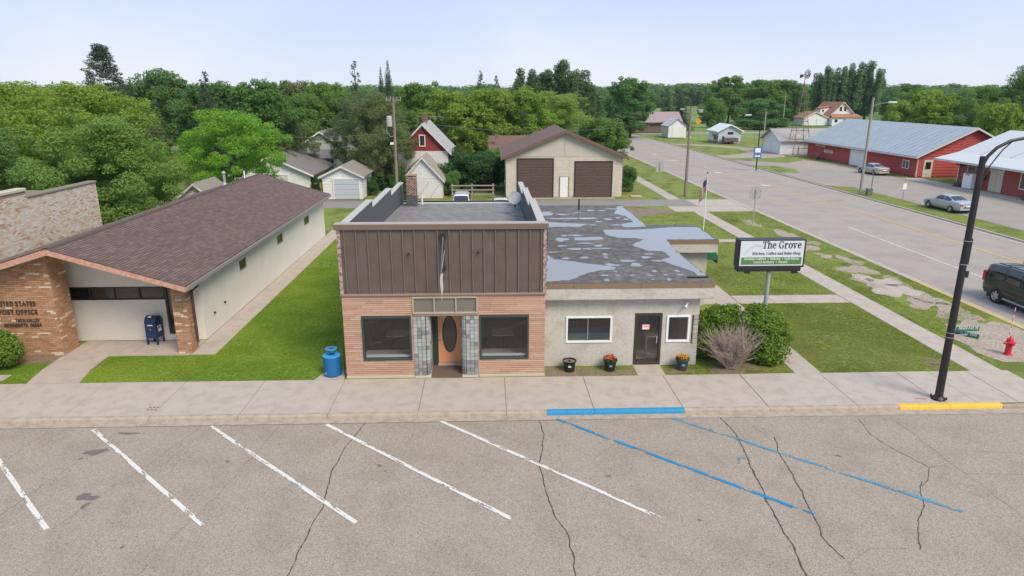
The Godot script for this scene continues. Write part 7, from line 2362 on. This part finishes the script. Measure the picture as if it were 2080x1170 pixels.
func conifer(called: String, sd: int, h: float, rad: float, n: int, size: float, ragged: float, column := false) -> void:
	var r := RandomNumberGenerator.new()
	r.seed = sd
	var L := []
	var y := h * 0.06
	var tier := 0
	while y < h * 0.99:
		var g := y / h
		var w := rad * (pow(1.0 - g, 0.8) if not column else sin(PI * clampf(0.12 + g * 0.86, 0.0, 1.0)))
		var k := maxi(2, int(10.0 * w / rad) + 2)
		for i in k:
			if r.randf() < ragged:
				continue
			var a := TAU * i / k + tier * 1.1 + r.randf() * 0.5
			var reach := w * r.randf_range(0.75, 1.12)
			var m := maxi(1, int(reach / 0.42))
			for j in m:
				var f := (j + 0.8) / m
				L.append([V(cos(a) * reach * f, y - 0.25 * reach * f + 0.05, sin(a) * reach * f), 0.17 + 0.2 * w / rad * (1.3 - f * 0.6), V(1.0, 0.75, 1.0)])
		y += maxf(0.16, h * 0.034 * (0.5 + 0.5 * w / rad))
		tier += 1
	crowns[called] = crown_from(L, n, size, sd, 0.35, 0.35)
	var mb := MB.new()
	mb.tube([V(0, -0.2, 0), V(0, h * 0.5, 0), V(0, h * 0.96, 0)], [0.2, 0.12, 0.02], 8)
	trunks[called] = mb.mesh()

func tree(called: String, label: String, kind: String, x: float, z: float, h: float, rad: float, c: Color, group := "", turn := -1.0, y := 0.0) -> void:
	var t := thing(called, label, "shrub" if called.contains("shrub") else "tree", V(x, y, z), group, rng.randf() * TAU if turn < 0.0 else turn)
	var dims: Array = {"d": [10.0, 4.6], "e": [10.0, 4.6], "c": [20.0, 5.2], "s": [12.0, 2.6], "p": [18.0, 3.4], "b": [3.0, 2.0], "l": [16.0, 1.5]}[kind[0]]
	var lop := rng.randf_range(0.88, 1.12)
	t.scale = V(rad / dims[1] * lop, h / dims[0], rad / dims[1] / lop)
	pmesh(t, "trunk", trunks[kind], M.bark, false)
	pmesh(t, "crown", crowns[kind], foliage_mat(c), false)

func woods() -> void:
	# canonical trees, shared by all copies
	for i in 3:
		variant("e%d" % i, round_lobes(100 + i, 84, 10.0, 1.2, 4.6, 0.45, 1.15), 46000, 0.105, 200 + i, 0.24, 2.2, 0.5, 0.4)
	for i in 5:
		variant("d%d" % i, round_lobes(120 + i, 62, 10.0, 1.7, 4.5, 0.5, 1.3), 25000, 0.15, 220 + i, 0.22, 2.4)
	for i in 2:
		var L := []
		var r := RandomNumberGenerator.new()
		r.seed = 140 + i
		for k in 9:
			var a := k * 2.4 + i
			var d := 0.5 + 3.6 * sqrt(k / 9.0)
			var top := 19.3 - d * 0.95 - r.randf() * 1.8
			var y := 3.5 + r.randf() * 2.0
			while y < top:
				var lean := 0.7 + 0.5 * y / 20.0
				L.append([V(cos(a) * d * lean + r.randfn() * 0.25, y, sin(a) * d * lean + r.randfn() * 0.25), lerpf(1.6, 0.85, y / 20.0) * r.randf_range(0.8, 1.15), V(0.95, 1.15, 0.95)])
				y += r.randf_range(1.0, 1.7)
		variant("c%d" % i, L, 30000, 0.22, 240 + i, 0.45, 3.5)
	conifer("s0", 151, 12.0, 2.6, 20000, 0.14, 0.08)
	conifer("s1", 152, 12.0, 2.5, 17000, 0.15, 0.2)
	conifer("s2", 153, 12.0, 2.7, 12000, 0.15, 0.45)
	conifer("l0", 154, 16.0, 1.4, 9000, 0.18, 0.03, true)
	var PL := []
	var pr := RandomNumberGenerator.new()
	pr.seed = 160
	for k in 84:
		var g := k / 83.0
		var w := 3.4 * pow(1.0 - g, 0.6) * pr.randf_range(0.45, 1.0) * (0.55 if g < 0.25 else 1.0)
		var a := k * 2.399
		PL.append([V(cos(a) * w, 5.5 + g * 12.0, sin(a) * w), pr.randf_range(0.35, 0.7), V(1.2, 0.7, 1.2)])
	variant("p0", PL, 18000, 0.13, 260, 0.3, 8.0, 0.0, 0.35)
	for i in 3:
		variant("b%d" % i, round_lobes(170 + i, 18, 3.0, 0.5, 1.9, 0.45, 0.8), 8000, 0.10, 270 + i, 0.06, 0.5)

	var yg := lin(0.285, 0.409, 0.064)    # yellow green
	var mg := lin(0.191, 0.327, 0.070)     # mid green
	var dg := lin(0.148, 0.278, 0.078)     # dark green
	var bg := lin(0.235, 0.470, 0.053)      # bright green
	var og := lin(0.213, 0.266, 0.106)      # olive
	var gg := lin(0.171, 0.251, 0.123)     # grey green
	var sp := lin(0.112, 0.185, 0.096)    # spruce
	# [kind name, label, crown, x, z, height, radius, colour]
	for q in [
		["elm_tree", "broad yellow-green tree with drooping sprays behind the old brick wall", "e0", -33.5, -58.0, 11.2, 6.4, yg],
		["elm_tree", "yellow-green tree whose branches hang over the end of the old brick wall", "e1", -26.6, -49.0, 8.8, 4.8, lin(0.232, 0.375, 0.081)],
		["elm_tree", "bright lime green tree beside the ridge of the brown office roof", "e2", -23.2, -63.0, 9.0, 4.6, bg],
		["elm_tree", "mid green low tree between the old brick wall and the white cabin", "e0", -28.6, -53.0, 6.4, 3.6, mg],
		["elm_tree", "dull green tree rising behind the old brick roof vent", "e1", -34.5, -48.0, 8.2, 4.6, lin(0.186, 0.307, 0.091)],
		["elm_tree", "tall yellow-green tree at the rear of the old brick building", "e2", -41.0, -62.0, 11.4, 6.0, yg],
		["elm_tree", "hazy green tree at the far rear corner of the old brick building", "e0", -46.0, -56.0, 9.3, 5.4, lin(0.222, 0.355, 0.091)],
		["pine_tree", "tall dark pine with open layered branches above the woods", "p0", -58.0, -110.0, 17.9, 4.4, lin(0.092, 0.148, 0.081)],
		["maple_tree", "dense round dark tree beside the tall open pine", "d0", -56.0, -124.0, 14.2, 6.4, dg],
		["spruce_tree", "pointed grey-green spruce before the dark leafy tree", "s0", -30.0, -77.0, 12.8, 3.3, lin(0.111, 0.169, 0.114)],
		["maple_tree", "large dense dark green tree beside the pointed spruce", "d1", -26.5, -82.0, 12.0, 5.0, lin(0.130, 0.267, 0.068)],
		["maple_tree", "second dense dark tree joined to the one beside the spruce", "d2", -33.5, -86.0, 11.6, 4.8, lin(0.130, 0.256, 0.068)],
		["ash_tree", "thin-crowned tree with bare reddish twigs on the skyline", "d3", -32.5, -120.0, 12.6, 5.0, og],
		["maple_tree", "mid green round tree on the skyline beside the thin-crowned one", "d4", -26.0, -116.0, 12.3, 4.6, mg],
		["larch_tree", "ragged tall conifer sticking out above the olive trees", "s2", -18.2, -99.0, 15.2, 2.9, lin(0.111, 0.169, 0.091)],
		["cedar_tree", "wide olive-brown feathery tree behind the small white garage", "e1", -14.6, -85.0, 10.6, 5.0, lin(0.177, 0.247, 0.114)],
		["cedar_tree", "low olive feathery tree over the pale green house", "e2", -25.0, -84.5, 8.0, 5.0, lin(0.186, 0.247, 0.102)],
		["cedar_tree", "olive feathery tree standing behind the transformer pole", "e0", -12.0, -79.5, 10.4, 3.9, og],
		["maple_tree", "pair of round green crowns above the pale green house", "d0", -26.0, -101.0, 10.4, 3.8, mg],
		["maple_tree", "round green crown beside the ragged conifer", "d3", -21.8, -104.0, 10.8, 3.6, mg],
		["poplar_tree", "thin dark columnar poplar, shorter of the skyline pair", "l0", -29.6, -200.0, 17.6, 1.2, sp],
		["poplar_tree", "thin dark columnar poplar, taller of the skyline pair", "l0", -27.6, -200.0, 19.4, 1.4, sp],
		["maple_tree", "broad green tree behind the red gable house", "d1", -12.0, -128.0, 12.4, 6.4, mg],
		["ash_tree", "yellow-green tree right behind the chimney of the red gable house", "d2", -5.2, -101.0, 10.8, 5.0, yg],
		["ash_tree", "large yellow-green tree over the dark hedge", "d4", 0.2, -105.0, 11.3, 5.4, yg],
		["ash_tree", "bright yellow-green tree behind the brown-roofed cottage", "d0", 5.6, -108.0, 11.2, 5.0, lin(0.268, 0.414, 0.068)],
		["willow_tree", "pale yellow-green spreading tree behind the tan garage peak", "e1", 12.0, -116.0, 10.6, 6.0, lin(0.306, 0.425, 0.102)],
		["maple_tree", "mid green tree at the far corner of the tan garage", "d3", 15.0, -96.0, 7.0, 3.6, lin(0.204, 0.336, 0.081)],
		["spruce_tree", "dark spruce tip on the skyline, taller of two behind the ash trees", "s1", -1.4, -150.0, 15.6, 3.0, sp],
		["spruce_tree", "dark spruce tip on the skyline, shorter of two behind the ash trees", "s0", 1.9, -152.0, 14.3, 2.8, sp],
		["cottonwood_tree", "very tall cottonwood with upright clumps, narrower of the joined pair", "c0", 11.0, -172.0, 18.6, 5.6, lin(0.139, 0.228, 0.091)],
		["cottonwood_tree", "very tall cottonwood with upright clumps, broader of the joined pair", "c1", 18.6, -172.0, 20.4, 6.6, lin(0.147, 0.237, 0.097)],
		["cottonwood_tree", "grey-green upright tree beside the tall cottonwoods", "c0", 26.5, -192.0, 15.8, 4.8, gg],
		["maple_tree", "big round shade tree with a thick trunk on the lawn at the bend", "d1", 35.4, -173.0, 14.3, 7.4, lin(0.139, 0.286, 0.081)],
		["spruce_tree", "tall dark spruce behind the pink-roofed pavilion", "s0", 52.2, -204.0, 12.6, 3.4, sp],
		["spruce_tree", "broad dark spruce beside the pink-roofed pavilion", "s1", 56.6, -206.0, 11.6, 4.2, sp],
		["maple_tree", "large green tree at the edge of the hay field", "d2", 87.0, -252.0, 16.2, 9.0, mg],
		["maple_tree", "large green tree in the wood beyond the windmill", "d3", 100.0, -256.0, 15.4, 9.0, mg],
		["maple_tree", "round dark tree behind the windmill head", "d4", 111.0, -262.0, 15.6, 8.6, dg],
		["maple_tree", "bushy green tree before the wood at the road", "d0", 93.0, -236.0, 8.6, 7.6, lin(0.166, 0.336, 0.091)],
		["cottonwood_tree", "tall upright cottonwood with a pointed top above the orange-roofed house", "c1", 124.5, -258.0, 22.6, 5.2, lin(0.169, 0.291, 0.127)],
		["cottonwood_tree", "tallest upright cottonwood above the orange-roofed house", "c0", 132.5, -256.0, 24.4, 6.2, lin(0.169, 0.291, 0.127)],
		["cottonwood_tree", "tall cottonwood leaning away from the orange-roofed house", "c1", 139.5, -256.0, 24.4, 6.6, lin(0.182, 0.304, 0.127)],
		["ash_tree", "yellow-green tree behind the museum roof ridge", "d1", 92.0, -152.0, 9.6, 5.2, yg],
		["elm_tree", "spreading green tree behind the museum gable", "e2", 83.5, -134.0, 11.0, 6.4, lin(0.166, 0.296, 0.081)],
		["elm_tree", "pale green tree with a dark leaning trunk behind the museum", "e0", 84.5, -118.0, 11.6, 6.0, lin(0.204, 0.336, 0.102)],
		["elm_tree", "tall dark-limbed tree behind the grey shop roof", "e1", 92.0, -116.0, 14.6, 6.6, lin(0.158, 0.276, 0.081)],
		["elm_tree", "tall yellow-green tree at the far end of the shop roof", "e2", 99.5, -120.0, 16.2, 7.2, lin(0.222, 0.345, 0.091)],
		["elm_tree", "dark green tree low behind the grey shop roof", "e0", 86.5, -100.0, 9.0, 5.0, dg],
	]:
		tree(q[0], q[1], q[2], q[3], q[4], q[5], q[6], q[7])
	# shrubs
	for q in [
		["dense dark green shrub hedge behind the rail fence", "b0", -2.6, -76.5, 4.0, 3.0, lin(0.066, 0.148, 0.046)],
		["dark green shrub between the hedge and the tan garage", "b1", 0.3, -79.0, 4.4, 2.8, lin(0.066, 0.138, 0.046)],
		["leafy green shrub beside the peeling shed", "b2", -4.0, -73.6, 2.4, 1.2, lin(0.147, 0.296, 0.068)],
		["leafy vine mass against the peeling shed doors", "b0", -8.9, -70.6, 3.0, 1.2, lin(0.092, 0.208, 0.046)],
		["round green shrub at the corner of the tan garage", "b1", 15.3, -76.0, 3.1, 1.3, lin(0.111, 0.237, 0.058)],
		["green shrub in front of the small white garage wall", "b2", -12.4, -73.6, 1.8, 0.8, lin(0.092, 0.198, 0.058)],
		["low dark shrub row behind the transformer pole", "b0", -10.6, -78.0, 2.2, 2.6, lin(0.075, 0.169, 0.046)],
		["green shrub at the side of the long white garage", "b1", -18.6, -76.0, 1.9, 0.9, lin(0.075, 0.169, 0.046)],
		["tall shrub beside the wall of the red gable house", "b2", -3.2, -80.5, 4.4, 1.9, lin(0.083, 0.177, 0.051)],
		["bright green shrub by the brown-roofed cottage", "b0", 1.3, -88.0, 3.8, 2.0, lin(0.186, 0.375, 0.068)],
		["low green thicket along the field road", "b1", 83.0, -214.0, 3.0, 7.0, lin(0.139, 0.276, 0.081)],
		["second low green thicket along the field road", "b2", 90.0, -216.0, 3.0, 5.0, lin(0.130, 0.256, 0.081)],
		["small round tree in the hay field edge", "b0", 72.0, -224.0, 9.0, 4.0, mg],
	]:
		tree("leafy_shrub", q[0], q[1], q[2], q[3], q[4], q[5], q[6])
	# fillers: the wooded belt behind
	var r := RandomNumberGenerator.new()
	r.seed = 777
	var cols := [mg, dg, yg, og, gg, lin(0.171, 0.304, 0.062)]
	var n := 0
	var zr := [[-92.0, -110.0, 9.6], [-115.0, -140.0, 10.4], [-145.0, -190.0, 11.4], [-200.0, -260.0, 12.6]]
	for b in zr:
		var z: float = b[0]
		var step := 5.2 * absf(z) / 100.0
		var x := -0.86 * absf(z)
		while x < 0.9 * absf(z):
			x += step * r.randf_range(0.7, 1.3)
			z = lerpf(b[0], b[1], r.randf())
			if x > 17.0 and x < 0.545 * absf(z) + 4.0 and z > -240.0:      # street, lots and field stay open
				continue
			if x > 53.0 and x < 76.0 and z > -135.0:
				continue
			if x > 100.0 and x < 132.0 and z > -262.0 and z < -225.0:
				continue
			if x > -28.0 and x < 9.0 and z > -104.0:
				continue
			var k := "d%d" % (r.randi() % 5)
			var h: float = b[2] * r.randf_range(0.6, 1.06)
			var ci := r.randi() % 6
			var row: String = {-92.0: "nearest", -115.0: "second", -145.0: "third", -200.0: "farthest"}[b[0]]
			var side := "west of the storefront" if x < -12.0 else ("beyond the parking lot" if x > 20.0 else "north of the tan garage")
			if r.randf() < 0.14:
				tree("spruce_tree", "dark spruce, %s row of the woods, %s" % [row, side], "s%d" % (r.randi() % 2), x, z, h * 1.08, h * 0.26, sp, "spruces in the wooded belt")
			else:
				tree("woodland_tree", "%s leafy tree, %s row of the woods, %s" % [["mid green", "dark green", "yellow-green", "olive", "grey-green", "fresh green"][ci], row, side], k, x, z, h, h * r.randf_range(0.42, 0.56), cols[ci], "leafy trees in the wooded belt")
			n += 1
	# far woods: one mass
	var far := crown_from(round_lobes(300, 20, 10.0, 0.8, 4.8, 1.2, 2.2), 2600, 0.42, 301)
	var mm := MultiMesh.new()
	mm.transform_format = MultiMesh.TRANSFORM_3D
	mm.use_colors = true
	mm.mesh = far
	var T := []
	for i in 2600:
		var z := -280.0 - 760.0 * pow(r.randf(), 0.8)
		var x := r.randf_range(-0.95, 0.98) * -z
		var a := x / -z
		if a > 0.25 and a < 0.41 and z > -610.0:
			continue
		var s := r.randf_range(1.0, 1.45) * (1.0 if z > -500.0 else 1.25)
		T.append([Transform3D(Basis(Vector3.UP, r.randf() * TAU).scaled(V(s * 1.15, s, s * 1.15)), V(x, -0.2, z)), [dg, mg, gg, dg][r.randi() % 4] * r.randf_range(0.85, 1.15)])
	for i in 90:   # closed edge behind the hay field
		var a := lerpf(0.22, 0.44, i / 89.0)
		var z := -612.0 - r.randf() * 40.0
		var s := r.randf_range(1.5, 2.0)
		T.append([Transform3D(Basis(Vector3.UP, r.randf() * TAU).scaled(V(s * 1.2, s, s * 1.2)), V(a * -z, -0.2, z)), [dg, dg, mg][r.randi() % 3]])
	mm.instance_count = T.size()
	for i in T.size():
		mm.set_instance_transform(i, T[i][0])
		mm.set_instance_color(i, T[i][1])
	var mi := MultiMeshInstance3D.new()
	mi.name = "distant_woods"
	mi.multimesh = mm
	mi.material_override = foliage_mat(lin(1, 1, 1))
	add_child(mi)
	tag(mi, "distant green woods closing the horizon", "woods", "", "stuff")

# ================================================================= grass
func grass() -> void:
	var r := RandomNumberGenerator.new()
	r.seed = 31
	var mb := MB.new()
	for i in 7:
		var a := TAU * i / 7 + r.randf()
		var d := V(cos(a), 0, sin(a))
		var o := d * r.randf() * 0.03
		var w := V(-d.z, 0, d.x) * 0.006
		mb.tri(o - w, o + d * r.randf_range(0.01, 0.03) + V(0, r.randf_range(0.022, 0.042), 0), o + w)
	var f := noise(401, 0.16, FastNoiseLite.TYPE_SIMPLEX_SMOOTH, 4)
	var lawns := [
		poly([-15.45, -24.4, -6.7, -24.4, -5.6, -25.4, -5.55, -62.5, -11.45, -62.5, -11.45, -27.15, -15.78, -27.15]),
		poly([-22.0, -24.4, -17.55, -24.4, -17.8, -26.3, -22.0, -26.2]),
		poly([13.05, -24.4, 18.85, -24.4, 18.85, -33.45, 13.05, -33.45]),
		poly([13.05, -35.0, 18.85, -35.0, 18.85, -48.65, 12.5, -48.65, 12.5, -40, 13.05, -37]),
		poly([9.0, -49.7, 18.85, -49.7, 18.85, -61.8, 9.0, -61.8]),
		poly([20.25, -24.6, 20.5, -26.0, 20.7, -28.6, 21.3, -29.6, 22.9, -30.4, 24.7, -31, 24.7, -61.8, 20.3, -61.8]),
		poly([2.3, -24.42, 5.65, -24.42, 5.65, -25.3, 2.3, -25.3]), poly([6.9, -24.42, 11.8, -24.42, 11.8, -26.5, 8.3, -26.5, 8.3, -25.35, 6.9, -25.3]),
		poly([40.0, -45, 42.4, -45, 42.4, -79, 40.0, -79])]
	var dens := [420.0, 420.0, 420.0, 260.0, 150.0, 210.0, 160.0, 260.0, 60.0]
	var bare := [[22.6, -35.6, 1.2], [22.3, -37.4, 1.4], [22.7, -40.3, 1.3], [22.9, -33.5, 1.5], [23.3, -43.5, 1.0], [22.2, -46.8, 1.2], [23.1, -51.5, 1.0], [13.0, -62.0, 2.6]]
	var T := []
	for k in lawns.size():
		var p: PackedVector2Array = Geometry2D.offset_polygon(lawns[k], 0.045)[0]
		var lo := p[0]
		var hi := p[0]
		for q in p:
			lo = lo.min(q)
			hi = hi.max(q)
		for i in int((hi.x - lo.x) * (hi.y - lo.y) * dens[k]):
			var q := Vector2(r.randf_range(lo.x, hi.x), r.randf_range(lo.y, hi.y))
			if not Geometry2D.is_point_in_polygon(q, p):
				continue
			if q.y < -42.0 and r.randf() < 0.5:
				continue
			var skip := false
			for b in bare:
				if Vector2(b[0], b[1]).distance_to(q) < b[2] and r.randf() < 0.85:
					skip = true
			if skip:
				continue
			var nz := f.get_noise_2d(q.x, q.y)
			var m := clampf(0.5 + nz * 1.7 + r.randfn() * 0.25, 0.0, 1.0)
			var c := Color(0.175, 0.345, 0.016).lerp(Color(0.33, 0.47, 0.04), m)
			if k >= 2:
				c = Color(0.235, 0.295, 0.048).lerp(Color(0.34, 0.375, 0.10), m)
			if r.randf() < 0.03:
				c = Color(0.30, 0.27, 0.13)
			var s := r.randf_range(0.7, 1.25)
			T.append([Transform3D(Basis(Vector3.UP, r.randf() * TAU).scaled(V(s * 1.3, s, s * 1.3)), V(q.x, -0.022, q.y)), c])
	var mm := MultiMesh.new()
	mm.transform_format = MultiMesh.TRANSFORM_3D
	mm.use_colors = true
	mm.mesh = mb.mesh()
	mm.instance_count = T.size()
	for i in T.size():
		mm.set_instance_transform(i, T[i][0])
		mm.set_instance_color(i, T[i][1])
	var mi := MultiMeshInstance3D.new()
	mi.name = "lawn_grass"
	mi.multimesh = mm
	mi.material_override = M.blade
	add_child(mi)
	tag(mi, "short mown grass blades on the lawns", "grass", "", "stuff")
	print("tufts ", T.size())
